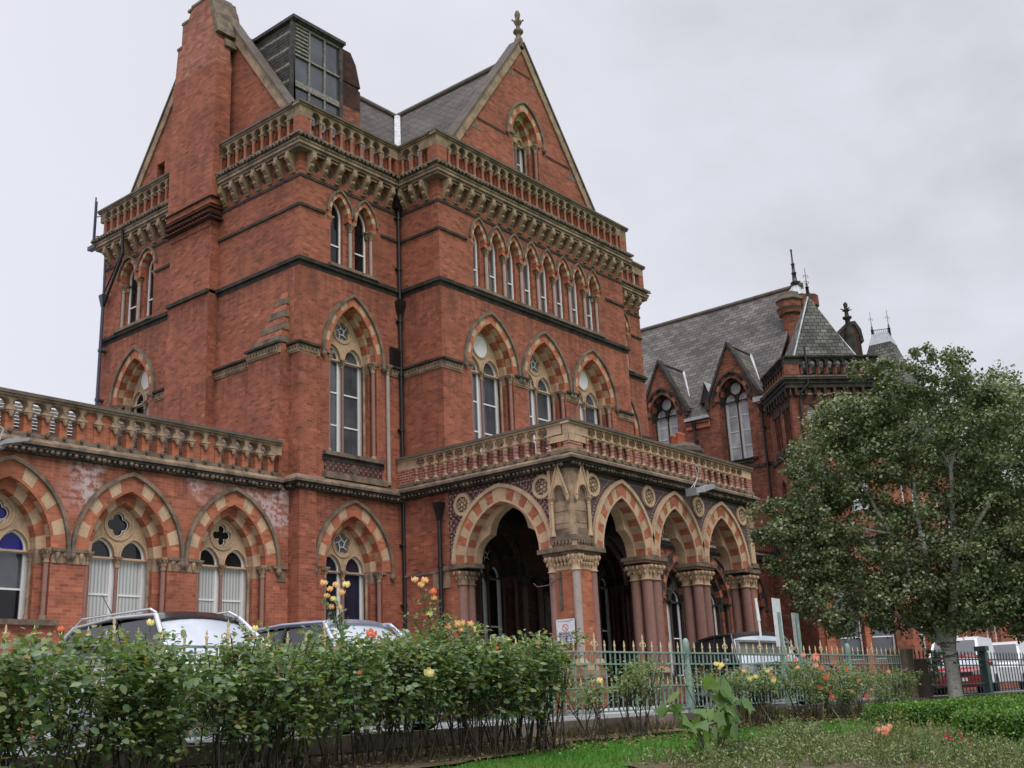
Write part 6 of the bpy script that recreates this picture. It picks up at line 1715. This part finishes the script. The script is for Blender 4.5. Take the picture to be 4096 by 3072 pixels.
def flower_mesh(mat, seed):
    """cupped rose: overlapping curved petals laid round a bud"""
    rg = np.random.default_rng(seed); mb = MB()
    for ringi, (cnt, th0, th1, rad, wid) in enumerate(((6, 150, 62, 1.0, .62), (5, 130, 40, .80, .72), (4, 120, 18, .58, .85), (3, 110, 5, .38, 1.1))):
        for k in range(cnt):
            a = 2*pi*k/cnt+ringi*.6+rg.uniform(-.15, .15); rr0 = rad*rg.uniform(.92, 1.08); vs = []
            for j in range(4):
                th = radians(th0+(th1-th0)*j/3); ww = wid*(.55, 1.0, 1.0, .55)[j]; flare = 1+.16*(j == 3)*(ringi == 0)
                for s_ in (-1, 0, 1):
                    aa = a+s_*ww*.62; vs.append((rr0*flare*sin(th)*cos(aa), rr0*flare*sin(th)*sin(aa), .35+rr0*cos(th)*.72+.06*abs(s_)))
            mb.add(vs, [(j*3+i, j*3+i+1, (j+1)*3+i+1, (j+1)*3+i) for j in range(3) for i in range(2)], mat, True)
    return mb.mesh('flower')
FLW = {}
def flower(parent, x, y, z, r, mat):
    k = mat, int(x*37) % 3
    if k not in FLW: FLW[k] = flower_mesh(*k)
    o = bpy.data.objects.new('flower', FLW[k])
    d = Vector((-x*.5/13, -.6, .9)).to_track_quat('Z', 'Y').to_matrix().to_4x4()
    return _link(o, parent, Matrix.Translation((x, y, z)) @ d @ Matrix.Rotation(x*9, 4, 'Z') @ Matrix.Diagonal((r*.86, r*.86, r*.9, 1)))

def rose_bush(x, y, rx, ry, ztop, n, label, flowers=(), shoots=(), zlow=None, dens=1.0, group='rose bushes along the railing', leafmat='rose_leaf', size=(.045, .085), nstem=16, airy=0.0):
    gz = lawn_z(x, min(y, 10.7)); b = thing('rose_bush', x, y, gz, label, 'rose bush', group=group)
    zlow = gz+.28 if zlow is None else zlow
    h = ztop-gz
    # clusters make the leaves bunch round shoots
    nc = max(10, int(n/34))
    cx_ = rng.uniform(-1, 1, nc); cy_ = rng.uniform(-1, 1, nc)
    u = rng.uniform(0, 1, nc)**.62
    top = ztop+rng.normal(0, .07, nc)+.07*np.sin(cx_*9+x)-.12*np.abs(cy_)**2
    cz_ = zlow+(top-zlow)*u
    C3 = np.stack([x+cx_*rx, y+cy_*ry*(.72+.28*u), cz_], 1)
    idx = rng.integers(0, nc, n)
    P = C3[idx]+rng.normal(0, 1, (n, 3))*np.array([.085, .085, .065])
    keep = (P[:, 2] < ztop+.22) & (rng.uniform(0, 1, n) < .35+.65*np.clip((P[:, 2]-zlow+.25)/(.55*h), 0, 1))
    P = P[keep]; n = len(P)
    out = P-np.array([x, y, zlow+.2]); out /= np.linalg.norm(out, axis=1, keepdims=True)
    N = np.array([0, -.25, .95])+rng.normal(0, .42, (n, 3)); D = unit(n)*np.array([1, 1, .45])+out*.5+np.array([0, -.1, -.2])
    sz = rng.uniform(size[0], size[1], n)
    k = rng.uniform(0, 1, n) < .84-.25*np.clip((P[:, 2]-ztop+.15)/.3, 0, 1)
    leaf_obj('foliage', P[k], D[k], N[k], sz[k], leafmat, b); leaf_obj('young_foliage', P[~k], D[~k], N[~k], sz[~k]*.8, 'rose_leaf_light', b)
    L = []; TW = []
    for i in range(nstem):
        sx_, sy_ = x+rng.uniform(-rx, rx)*.8, y+rng.uniform(-ry, ry)*.6
        ex, ey = sx_+rng.uniform(-.5, .5), sy_+rng.uniform(-.3, .3); ez = zlow+(ztop-zlow)*rng.uniform(.55, 1.12)
        L.append([(sx_, sy_, gz), ((sx_*.6+ex*.4)+rng.uniform(-.05, .05), (sy_*.6+ey*.4), gz+(ez-gz)*.45), (ex, ey, ez)])
        for q_ in range(3): t_ = rng.uniform(.15, .8); bx_, by_, bz_ = sx_+(ex-sx_)*t_*.8, sy_+(ey-sy_)*t_*.8, gz+(ez-gz)*t_; TW.append([(bx_, by_, bz_), (bx_+rng.uniform(-.22, .22), by_+rng.uniform(-.15, .1), bz_+rng.uniform(.02, .22))])
        if i % 2: L.append([((sx_+ex)/2, (sy_+ey)/2, gz+(ez-gz)*.5), (sx_+rng.uniform(-.4, .4), sy_+rng.uniform(-.3, .1), gz+(ez-gz)*.85)])
    stems('stem', b, L, .011, 'stem_dark')
    stems('twig', b, TW, .005, 'stem_dark', 3)
    for s_ in shoots:
        (bx, by, bz), (tx, ty, tz) = s_
        m1 = (bx*.5+tx*.5-.03, by*.5+ty*.5, bz*.5+tz*.5); stems('stem', b, [[(bx, by, bz), m1, (tx, ty, tz)], [m1, (m1[0]+.13, m1[1], m1[2]+.17)], [m1, (m1[0]-.12, m1[1]-.02, m1[2]+.12)]], .008, 'stem_green')
        m = 70; t = rng.uniform(0, 1, m)[:, None]; PP = np.array([bx, by, bz])*(1-t)+np.array([tx, ty, tz-.04])*t+rng.normal(0, .055, (m, 3))
        leaf_obj('foliage', PP, unit(m)+np.array([0, 0, -.1]), np.array([0, -.3, 1])+rng.normal(0, .4, (m, 3)), rng.uniform(.035, .07, m), leafmat, b)
    for f in flowers:
        fx, fy, fz, r, mt = f; flower(b, fx, fy, fz, r, mt)
        stems('stem', b, [[(fx, fy, fz+.01), (fx+.02, fy+.02, fz-.12)]], .005, 'stem_green')
    return b
pe, co_, pk, ye, mg = 'petal_peach', 'petal_coral', 'petal_pink', 'petal_yellow', 'petal_magenta'
H_ = lambda x: .69+.016*(x-5)
defs = [
 (4.2, 'rose bush at the far left edge of the hedge', [], []),
 (5.5, 'leafy hedge rose with one red bud poking up near the left edge', [(5.22, 9.5, .84, .035, co_)], []),
 (6.8, 'leafy hedge rose under the bonnet of the silver crossover with a yellow bloom', [(5.82+.3, 9.5, .92, .045, ye)], []),
 (8.0, 'hedge rose carrying the tall spray of peach blooms at its right', [(x, 9.58, z, r, m) for x, z, r, m in ((8.36, 1.42, .052, pe), (8.45, 1.36, .045, pe), (8.54, 1.41, .048, pe), (8.69, 1.42, .055, ye), (8.62, 1.33, .05, pe), (8.50, 1.25, .045, ye), (8.40, 1.28, .04, pe), (8.59, 1.16, .045, pe), (8.47, 1.16, .04, pe), (7.42, .90, .045, ye))], [((8.75, 9.6, .65), (8.45, 9.6, 1.34)), ((8.7, 9.6, .6), (8.60, 9.6, 1.2))]),
 (9.25, 'hedge rose with a coral bloom on top and a cream bloom on its face', [(9.01, 9.5, .86, .075, co_), (9.47, 9.05, .40, .075, ye), (8.45, 9.1, .42, .035, co_)], [((8.95, 9.55, .6), (9.0, 9.52, .82))]),
 (10.4, 'hedge rose with tall leafy shoots and several peach blooms', [(9.82, 9.58, 1.54, .052, pe), (10.0, 9.58, 1.54, .055, pe), (9.93, 9.58, 1.48, .05, pe), (10.13, 9.58, 1.41, .06, co_), (10.15, 9.58, 1.33, .045, pe), (10.06, 9.58, 1.13, .05, ye), (10.57, 9.58, 1.02, .06, pe), (10.66, 9.58, 1.04, .05, pe), (10.81, 9.58, 1.03, .055, pe), (10.92, 9.58, .96, .055, ye), (10.39, 9.58, .98, .05, pe), (10.6, 9.55, .95, .04, pe)], [((10.3, 9.6, .7), (9.93, 9.6, 1.46)), ((10.4, 9.6, .7), (10.15, 9.6, 1.36)), ((10.2, 9.6, .6), (9.75, 9.62, 1.2)), ((10.7, 9.6, .7), (10.7, 9.6, 1.0)), ((10.5, 9.6, .7), (10.42, 9.6, 1.2))]),
 (11.45, 'hedge rose left of the warning sign with one small yellow bloom', [(11.34, 9.4, .83, .04, ye), (9.9+1.1, 9.3, .72, .03, co_)], []),
 (12.2, 'last rose bush at the right end of the hedge, its bare stems showing', [], [((12.3, 9.7, .6), (12.5, 9.8, .95))]),
]
for x, lab, fl_, sh in defs:
    last = x > 12
    rose_bush(x, 9.8, .86 if not last else .50, .66, H_(x)+(.07 if x == 10.4 else 0), 4700 if not last else 2400, lab, fl_, sh, zlow=-.36 if x < 9 else -.14, nstem=30, size=(.04, .105))
rose_bush(3.2, 9.4, .8, .6, .72, 3500, 'rose bush cut by the left frame edge, nearest of the hedge', zlow=-.5)
# thin separate roses before the railing
rose_bush(14.15, 10.15, .36, .28, .34, 650, 'thin rose bush with one yellow bloom before the railing', [(14.13, 9.95, .31, .06, ye)], zlow=-.1, size=(.04, .065), nstem=10)
rose_bush(15.5, 10.15, .62, .30, .62, 1500, 'open reddish rose bush before the railing, right of the porch sign', [(15.9, 9.95, .5, .03, co_)], zlow=.0, size=(.04, .07), nstem=14)
R_ = [(17.93, .53, ye, .06), (17.75, .55, ye, .055), (17.85, .48, pe, .04), (18.74, .42, pe, .05), (18.92, .28, ye, .075), (19.17, .32, ye, .055), (19.65, .42, ye, .055), (19.83, .46, pe, .04), (19.85, .24, ye, .07), (19.8, .36, co_, .035)]
rose_bush(19.3, 10.2, .95, .30, .40, 2100, 'rose bush with yellow and apricot blooms in front of the dark car', [(x, 9.98, z, r, m) for x, z, m, r in R_ if x > 18.3], zlow=.0, size=(.04, .07))
rose_bush(17.8, 10.2, .35, .25, .50, 420, 'small rose with two yellow blooms above the large-leaved seedling', [(x, 9.98, z, r, m) for x, z, m, r in R_ if x < 18.3], zlow=.1, size=(.035, .06), nstem=7)
R2 = [(20.90, .61, co_, .055), (21.28, .72, pk, .06), (21.9, .73, co_, .05), (21.85, .66, pk, .095), (20.95, .48, pe, .05), (21.80, .51, pk, .075), (22.05, .46, co_, .065), (22.2, .27, co_, .085), (21.89, .08, co_, .07), (22.27, 0, pk, .06), (22.4, -.12, co_, .07), (20.6, .7, pe, .04)]
rose_bush(21.7, 10.2, .95, .34, .52, 3000, 'rose bush with many coral and pink blooms before the railing', [(x, 9.98, z, r, m) for x, z, m, r in R2], zlow=-.2, size=(.04, .07))
R3 = [(23.41, -.02, pe, .06), (23.69, -.13, pk, .065), (24.21, -.14, co_, .075), (23.33, .41, co_, .06), (25.64, .37, pk, .06), (23.9, .2, co_, .05), (24.5, .0, pe, .04), (24.0, .12, ye, .035)]
rose_bush(23.8, 10.2, 1.15, .34, .40, 2800, 'rose bush with coral blooms low down, right of the pink one', [(x, 9.98, z, r, m) for x, z, m, r in R3 if x < 25], zlow=-.3, size=(.04, .07))
rose_bush(26.3, 10.2, 1.1, .34, .40, 2600, 'nearly flowerless rose bush beside the brown gate pier', [(25.64, 9.98, .37, .055, pk)], zlow=-.4, size=(.04, .07))

# dead grass and tall weeds along the wall foot
def tufts(name, pts, n, h, spread, mat, label=None, cat=None, kind='stuff', w=.06):
    P = []
    for i in range(n):
        x0, x1, y0, y1 = pts; x = rng.uniform(x0, x1); y = rng.uniform(y0, y1); P.append((x, y, lawn_z(x, y)))
    P = np.array(P); D = np.array([0, 0, 1.0])+rng.normal(0, spread, (n, 3)); N = unit(n)
    o = leaf_obj(name, P, D, N, rng.uniform(h*.4, h, n), mat, None, aspect=w, shape='blade')
    tag(o, label, cat, kind=kind); return o
tufts('dry_grass_strip', (13.5, 29, 10.45, 10.72), 2600, .26, .42, 'dry_grass', 'pale dead grass along the foot of the stone wall', 'dry grass')
tufts('dry_grass_clump', (18.9, 20.6, 10.2, 10.6), 1100, .40, .22, 'dry_grass', 'bleached clump of dead grass behind the large-leaved seedling', 'dry grass')
tufts('bed_grass', (2, 13.0, 9.6, 10.4), 900, .26, .55, 'dry_grass', 'withered grass between the stems under the rose hedge', 'dry grass')
n = 2600
X = rng.uniform(3, 28, n); Y = rng.uniform(9.3, 10.7, n); P = np.stack([X, Y, -1.5+.0925*Y+.05+rng.uniform(0, .03, n)], 1)
ll = leaf_obj('leaf_litter', P, unit(n)*np.array([1, 1, .3]), np.array([0, 0, 1.0])+rng.normal(0, .5, (n, 3)), rng.uniform(.03, .07, n), 'dead_leaf', None, shape='oval'); tag(ll, 'brown fallen leaves on the soil under the roses', 'leaf litter', kind='stuff')
# lawn blades (denser near the camera)
n = 60000
X = rng.uniform(9, 33, n); Y = rng.uniform(2.5, 10.2, n)
kp = (X/ (Y+1e-3) > 1.05); X, Y = X[kp], Y[kp]; n = len(X)
P = np.stack([X, Y, np.where(Y < 10.75, -1.5+.0925*Y, -.5)+.005], 1)
lb = leaf_obj('lawn_grass', P, np.array([0, 0, 1.0])+rng.normal(0, .35, (n, 3)), unit(n), rng.uniform(.03, .075, n), 'grass_blade', None, aspect=.16, shape='blade'); tag(lb, 'bright green mown grass between the rose bed and the weedy bed', 'grass', kind='stuff')
n = 260
X = rng.uniform(11, 28, n); Y = rng.uniform(6, 9.8, n); P = np.stack([X, Y, -1.5+.0925*Y+.06], 1)
dz = leaf_obj('daisies', P, unit(n)*np.array([1, 1, .1]), np.array([0, 0, 1.0])+rng.normal(0, .2, (n, 3)), rng.uniform(.02, .04, n), 'petal_white', None, aspect=.9, shape='quad'); tag(dz, 'tiny white daisies scattered over the lawn', 'daisies', kind='stuff')
# weedy bed
def weed(n, box_, h, label, name='weed_patch', leaf=(.03, .055), mat='weed_leaf', lean=.35, per=9):
    x0, x1, y0, y1 = box_; mb = MB(); P = []; 
    for i in range(n):
        x, y = rng.uniform(x0, x1), rng.uniform(y0, y1); z = lawn_z(x, y); hh = h*rng.uniform(.35, 1.0)*(1.0 if rng.uniform() > .12 else 1.45)
        a, b_ = rng.normal(0, lean*hh, 2); p1 = (x+a*.4, y+b_*.4, z+hh*.55); p2 = (x+a, y+b_, z+hh)
        mb.cyl((x, y, z), p1, .006, .005, 'stem_green', 3, False, False); mb.cyl(p1, p2, .005, .003, 'stem_green', 3, False, False)
        for k in range(per):
            t = rng.uniform(.15, 1.05); q = (x+a*t, y+b_*t, z+hh*t); P.append(q)
    b = thing(name, (x0+x1)/2, (y0+y1)/2, lawn_z(0, (y0+y1)/2), label, 'weeds'); b['kind'] = 'stuff'
    mb.build('stem', b, mw=Matrix()); P = np.array(P)+rng.normal(0, .018, (len(P), 3)); m = len(P)
    leaf_obj('foliage', P, unit(m)+np.array([0, 0, .2]), np.array([0, 0, 1.0])+rng.normal(0, .6, (m, 3)), rng.uniform(leaf[0], leaf[1], m), mat, b, aspect=.5)
    return b
weed(520, (11.8, 15.5, 6.2, 8.1), .26, 'low weedy tangle at the lower middle of the picture')
weed(560, (13.6, 17.2, 4.4, 8.0), .30, 'straggly olive weeds filling the lower right bed')
weed(120, (17.2, 21.0, 6.4, 7.5), .26, 'taller seeding weeds in front of the box hedge')
weed(260, (14.4, 16.6, 4.4, 5.9), .36, 'grey-leaved weeds at the bottom right corner')
weed(110, (16.2, 17.2, 7.6, 8.3), .36, 'dark green low shrub in the weedy bed', mat='rose_leaf', per=26, leaf=(.03, .05))
weed(46, (13.2, 17.5, 5.0, 7.8), .75, 'tall dry seed stalks standing out of the weedy bed', name='seed_stalk', leaf=(.018, .032), lean=.28, per=16)
for i, (cx_, cy_, hh, mt) in enumerate(((15.0, 7.2, .40, 'weed_leaf'), (16.6, 6.5, .50, 'rose_leaf_light'), (17.4, 7.0, .34, 'weed_leaf'), (15.6, 5.6, .42, 'rose_leaf'), (16.6, 5.0, .34, 'weed_leaf'), (13.6, 7.3, .30, 'rose_leaf'), (18.2, 6.2, .3, 'rose_leaf_light'))):
    weed(70, (cx_-.38, cx_+.38, cy_-.3, cy_+.3), hh, ('bushy weed clump left of the pale pink blooms', 'yellow-green weed clump right of the pale pink blooms', 'bushy weed clump before the box hedge', 'dark leafy clump just below the pale pink blooms', 'bushy weed clump beside the magenta blooms', 'small dark weed clump right of the maple seedling', 'yellow-green clump at the near corner of the box hedge')[i], name='weed_clump', mat=mt, leaf=(.025, .06), lean=.5, per=14)
pl = thing('pink_flowers', 15.8, 6.3, -1.0, 'cluster of pale pink blooms in the weedy bed', 'flowers')
for dx, dz_, r in ((0, 0, .05), (.09, .02, .05), (.17, .0, .045), (.22, .04, .045), (.05, -.04, .04), (.13, -.05, .04)): flower(pl, 15.68+dx, 6.35-dx*.3, -.55+dz_, r, pk)
stems('stem', pl, [[(15.8, 6.35, -1.05), (15.8, 6.33, -.6)]], .008, 'stem_green')
pl = thing('magenta_flowers', 16.1, 5.45, -1.1, 'small magenta blooms low in the weedy bed at the right', 'flowers')
for dx, dz_, r in ((0, 0, .05), (.10, -.03, .035), (.28, .03, .035), (.30, -.03, .035), (.42, -.06, .03)): flower(pl, 16.0+dx*.6, 5.55-dx*.5, -.68+dz_, r, mg)
stems('stem', pl, [[(16.1, 5.45, -1.1), (16.1, 5.45, -.7)]], .008, 'stem_green')
# large-leaved seedling
sd_ = thing('maple_seedling', 13.05, 7.5, lawn_z(13, 7.5), 'large-leaved young maple plant standing on the lawn in front of the railing', 'plant')
L = []; P = []
for bx, by, tx, ty, tz in ((13.1, 7.5, 12.25, 7.6, -.02), (13.15, 7.5, 13.35, 7.45, .26), (13.0, 7.5, 12.8, 7.4, -.15), (13.2, 7.5, 13.9, 7.5, -.05), (13.1, 7.45, 13.1, 7.3, .0), (13.15, 7.5, 13.6, 7.5, .15), (12.9, 7.5, 12.4, 7.4, -.30)):
    z0_ = lawn_z(bx, by); L.append([(bx, by, z0_), ((bx*.6+tx*.4), (by+ty)/2, z0_+(tz-z0_)*.6), (tx, ty, tz)])
    for k in range(9):
        t = rng.uniform(.45, 1.05); P.append((bx+(tx-bx)*t**1.3, by+(ty-by)*t, z0_+(tz-z0_)*t))
stems('stem', sd_, L, .013, 'stem_green', 5)
P = np.array(P)+rng.normal(0, .05, (len(P), 3)); m = len(P)
leaf_obj('foliage', P, unit(m)*np.array([1, .7, .5])+np.array([0, -.2, -.35]), np.array([-.3, -.75, .55])+rng.normal(0, .35, (m, 3)), rng.uniform(.14, .27, m), 'vine_leaf', sd_, aspect=.85, shape='lobed')
# box hedge
bh = thing('box_hedge', 24, 6.5, -1.0, 'low clipped bright green box hedge in front of the birch tree', 'hedge')
def box_leaves(x0, x1, y0, y1, zt__, n):
    A = []; Nn = []
    areas = [((x1-x0)*(y1-y0)*.8, 't'), ((x1-x0)*.55, 'f'), ((y1-y0)*.55, 'l')]
    tot = sum(a for a, _ in areas)
    for a, k in areas:
        m = int(n*a/tot*(1 if k == 't' else 2.2)); r1, r2 = rng.uniform(0, 1, m), rng.uniform(0, 1, m); zb_ = zt__-.58
        if k == 't': A.append(np.stack([x0+(x1-x0)*r1, y0+(y1-y0)*r2, np.full(m, zt__)+.03*np.sin(r1*40)+rng.normal(0, .02, m)], 1)); Nn.append(np.tile([0, 0, 1.0], (m, 1)))
        if k == 'f': A.append(np.stack([x0+(x1-x0)*r1, np.full(m, y0)+rng.normal(0, .035, m), zb_+(zt__-zb_)*r2], 1)); Nn.append(np.tile([0, -1.0, .3], (m, 1)))
        if k == 'l': A.append(np.stack([np.full(m, x0)+rng.normal(0, .035, m), y0+(y1-y0)*r1, zb_+(zt__-zb_)*r2], 1)); Nn.append(np.tile([-1.0, 0, .3], (m, 1)))
    A = np.concatenate(A); Nn = np.concatenate(Nn)+rng.normal(0, .45, (len(A), 3)); return A, Nn
for x0, x1, y0, y1, zz in ((22.0, 33, 6.4, 9.2, -.34), (17.4, 22.0, 1.0, 5.9, -.40)):
    A, Nn = box_leaves(x0, x1, y0, y1, zz, 52000 if x1 > 30 else 26000); leaf_obj('foliage', A, unit(len(A))+Nn*.4, Nn, rng.uniform(.035, .065, len(A)), 'box_leaf', bh, shape='quad', aspect=.8)
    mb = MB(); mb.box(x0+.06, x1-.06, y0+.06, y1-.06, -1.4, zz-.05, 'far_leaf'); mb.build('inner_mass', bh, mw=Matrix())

# ---------------------------------------------------------------- trees
def limb(mb, p, q, r0, r1, mat, wob=.08, seg=5, n=8):
    P0, P1 = Vector(p), Vector(q); pts = []
    for i in range(seg+1):
        t = i/seg; w = wob*(P1-P0).length*.12*sin(pi*t)
        pts.append(P0.lerp(P1, t)+Vector((rng.normal(0, w), rng.normal(0, w), rng.normal(0, w*.5))))
    for i in range(seg):
        ra = r0+(r1-r0)*i/seg; rb = r0+(r1-r0)*(i+1)/seg; mb.cyl(pts[i], pts[i+1], ra, rb, mat, n, caps=(i in (0, seg-1)))
    return pts
def crown(name, parent, clumps, n, size, mat, fl=.55, dark=None):
    nC = len(clumps); idx = rng.integers(0, nC, n)
    C = np.array([c[:3] for c in clumps])[idx]; R = np.array([c[3] for c in clumps])[idx]
    # twig-level bunches inside each clump
    nb = 26
    B = unit(nC*nb)*(rng.uniform(.35, 1, (nC*nb, 1))**.5)*np.array([1.05, 1.05, .78])
    bi = idx*nb+rng.integers(0, nb, n)
    P = C+B[bi]*R[:, None]+rng.normal(0, 1, (n, 3))*R[:, None]*np.array([.13, .13, .10])
    D = unit(n)*np.array([1, 1, .5])+np.array([0, 0, -.55]); N = B[bi]*.5+np.array([0, 0, .55])+rng.normal(0, .5, (n, 3))
    return leaf_obj(name, P, D, N, rng.uniform(size[0], size[1], n), mat, parent, aspect=.72, shape='quad')
birch = thing('birch_tree', 29.9, 9.95, -.8, 'large birch with a pale forked trunk and broad leafy crown at the right', 'tree')
mb = MB()
tr = [(29.88, 9.98, -.85), (29.9, 9.95, .9), (29.97, 9.72, 2.0), (30.05, 9.5, 3.2)]
for a, b_, ra, rb in ((0, 1, .19, .165), (1, 2, .155, .13), (2, 3, .13, .10)): mb.cyl(tr[a], tr[b_], ra, rb, 'birch_bark', 14, caps=False)
tk = mb.build('trunk', birch, mw=Matrix())
mb = MB()
limbs = [((29.9, 10.0, .75), (29.75, 10.25, 2.1), .13, .10), ((29.75, 10.25, 2.1), (29.55, 10.9, 4.0), .10, .06), ((29.85, 10.05, 1.0), (29.3, 11.5, 2.3), .07, .035), ((30.05, 9.5, 3.2), (29.9, 9.2, 5.6), .10, .05), ((30.05, 9.5, 3.2), (30.3, 8.3, 4.8), .08, .04), ((29.75, 10.25, 2.1), (29.6, 10.1, 5.5), .09, .045), ((29.55, 10.9, 4.0), (29.2, 11.6, 5.8), .06, .03), ((29.9, 9.2, 5.6), (29.6, 9.8, 7.6), .05, .02), ((29.0, 11.6, 2.2), (28.2, 13.0, 3.2), .035, .015), ((29.55, 10.9, 4.0), (28.4, 12.6, 4.5), .05, .02), ((29.9, 9.2, 5.6), (29.95, 8.6, 7.0), .045, .02)]
for p, q, r0, r1 in limbs: mb = MB(); limb(mb, p, q, r0, r1, 'birch_bark'); mb.build('limb', birch, mw=Matrix())
base_c = [(29.42, 9.98, 8.0), (29.84, 8.6, 7.35), (28.98, 11.0, 7.15), (29.47, 9.72, 6.9), (29.91, 8.33, 6.4), (28.66, 11.86, 6.25), (29.07, 10.78, 5.88), (29.61, 9.17, 5.42), (30.09, 7.67, 5.7), (28.45, 12.35, 5.2), (28.79, 11.5, 4.56), (29.38, 9.89, 4.15), (29.85, 8.35, 4.34), (28.2, 12.9, 4.1), (28.41, 12.41, 3.4), (28.93, 11.13, 3.04), (29.5, 9.52, 2.95), (29.92, 8.11, 3.12), (28.2, 12.84, 2.75), (28.58, 12.0, 2.35), (29.12, 10.62, 2.30), (29.83, 8.9, 2.2), (30.1, 7.6, 2.0), (29.5, 9.7, 2.1), (30.3, 6.9, 2.0), (30.3, 7.6, 1.75), (30.2, 6.7, 1.6), (27.95, 13.35, 4.35), (30.3, 6.9, 4.4), (30.2, 6.9, 3.3), (28.3, 12.6, 3.9), (28.75, 11.5, 6.9), (29.2, 10.4, 7.7), (30.1, 7.9, 7.0), (29.7, 8.9, 8.0)]
cl = []
for x, y, z in base_c:
    for k in range(3):
        off = (0, 1.25, 2.4)[k]; s_ = rng.uniform(.9, 1.1)
        d = Vector((x, y, 0)).normalized(); edge = .80 if (z > 7 or y > 12.2) else 1.12
        if k and (y > 12.6 or z > 7.2): continue
        sc_ = 1+off/31.0*.9
        cl.append((x+d.x*off, y+d.y*off, z*(1+off/31.0)+rng.normal(0, .12), edge*s_))
crown('crown', birch, cl, 150000, (.055, .13), 'birch_leaf')
# sprays that break the outline
sp = [(29.1, 10.9, 8.55, .42), (29.5, 9.3, 8.75, .38), (29.75, 8.55, 8.55, .40), (28.75, 11.7, 7.25, .38), (28.2, 12.8, 5.9, .36), (30.05, 7.9, 7.25, .40), (27.95, 13.4, 4.95, .35), (27.75, 13.75, 4.2, .36), (27.9, 13.55, 3.4, .36), (28.05, 13.1, 2.2, .34), (28.5, 12.2, 1.75, .34), (28.9, 11.3, 1.75, .30), (29.5, 9.9, 1.7, .3), (29.25, 10.4, 8.6, .35)]
crown('crown', birch, sp, 6500, (.07, .12), 'birch_leaf')
t2 = thing('second_tree', 32.5, 7.6, -.8, 'darker tree cut by the right edge beside the birch', 'tree')
mb = MB(); mb.cyl((33.6, 8.7, -.85), (33.6, 8.7, 4.2), .22, .14, 'bark_dark', 10); limb(mb, (33.6, 8.7, 2.5), (33.0, 7.6, 5.2), .12, .05, 'bark_dark'); limb(mb, (33.6, 8.7, 2.8), (33.2, 9.9, 5.4), .10, .05, 'bark_dark'); mb.build('trunk', t2, mw=Matrix())
crown('crown', t2, [(33.4, 8.6, 7.2, .9), (33.8, 7.4, 6.4, 1.1), (33.4, 8.7, 5.6, 1.1), (34.0, 7.6, 5.0, 1.1), (33.6, 8.8, 4.2, 1.1), (34.0, 7.4, 3.5, 1.1), (33.4, 9.3, 3.0, .9), (33.8, 8.3, 2.4, .9), (34.2, 6.6, 5.6, 1.1), (34.2, 6.4, 3.6, 1.1), (33.3, 8.2, 7.9, .5)], 34000, (.08, .13), 'far_leaf')
t3 = thing('dark_shrub', 36, 12.6, GZ, 'dark low shrub and climber between the gate pier and the birch trunk', 'shrub')
crown('foliage', t3, [(36.5, 13.0, .2, .45), (37.3, 13.2, .5, .4), (36.0, 12.5, .9, .35), (41, 14.4, .1, .6), (42, 13.9, .4, .5)], 3000, (.05, .09), 'far_leaf')
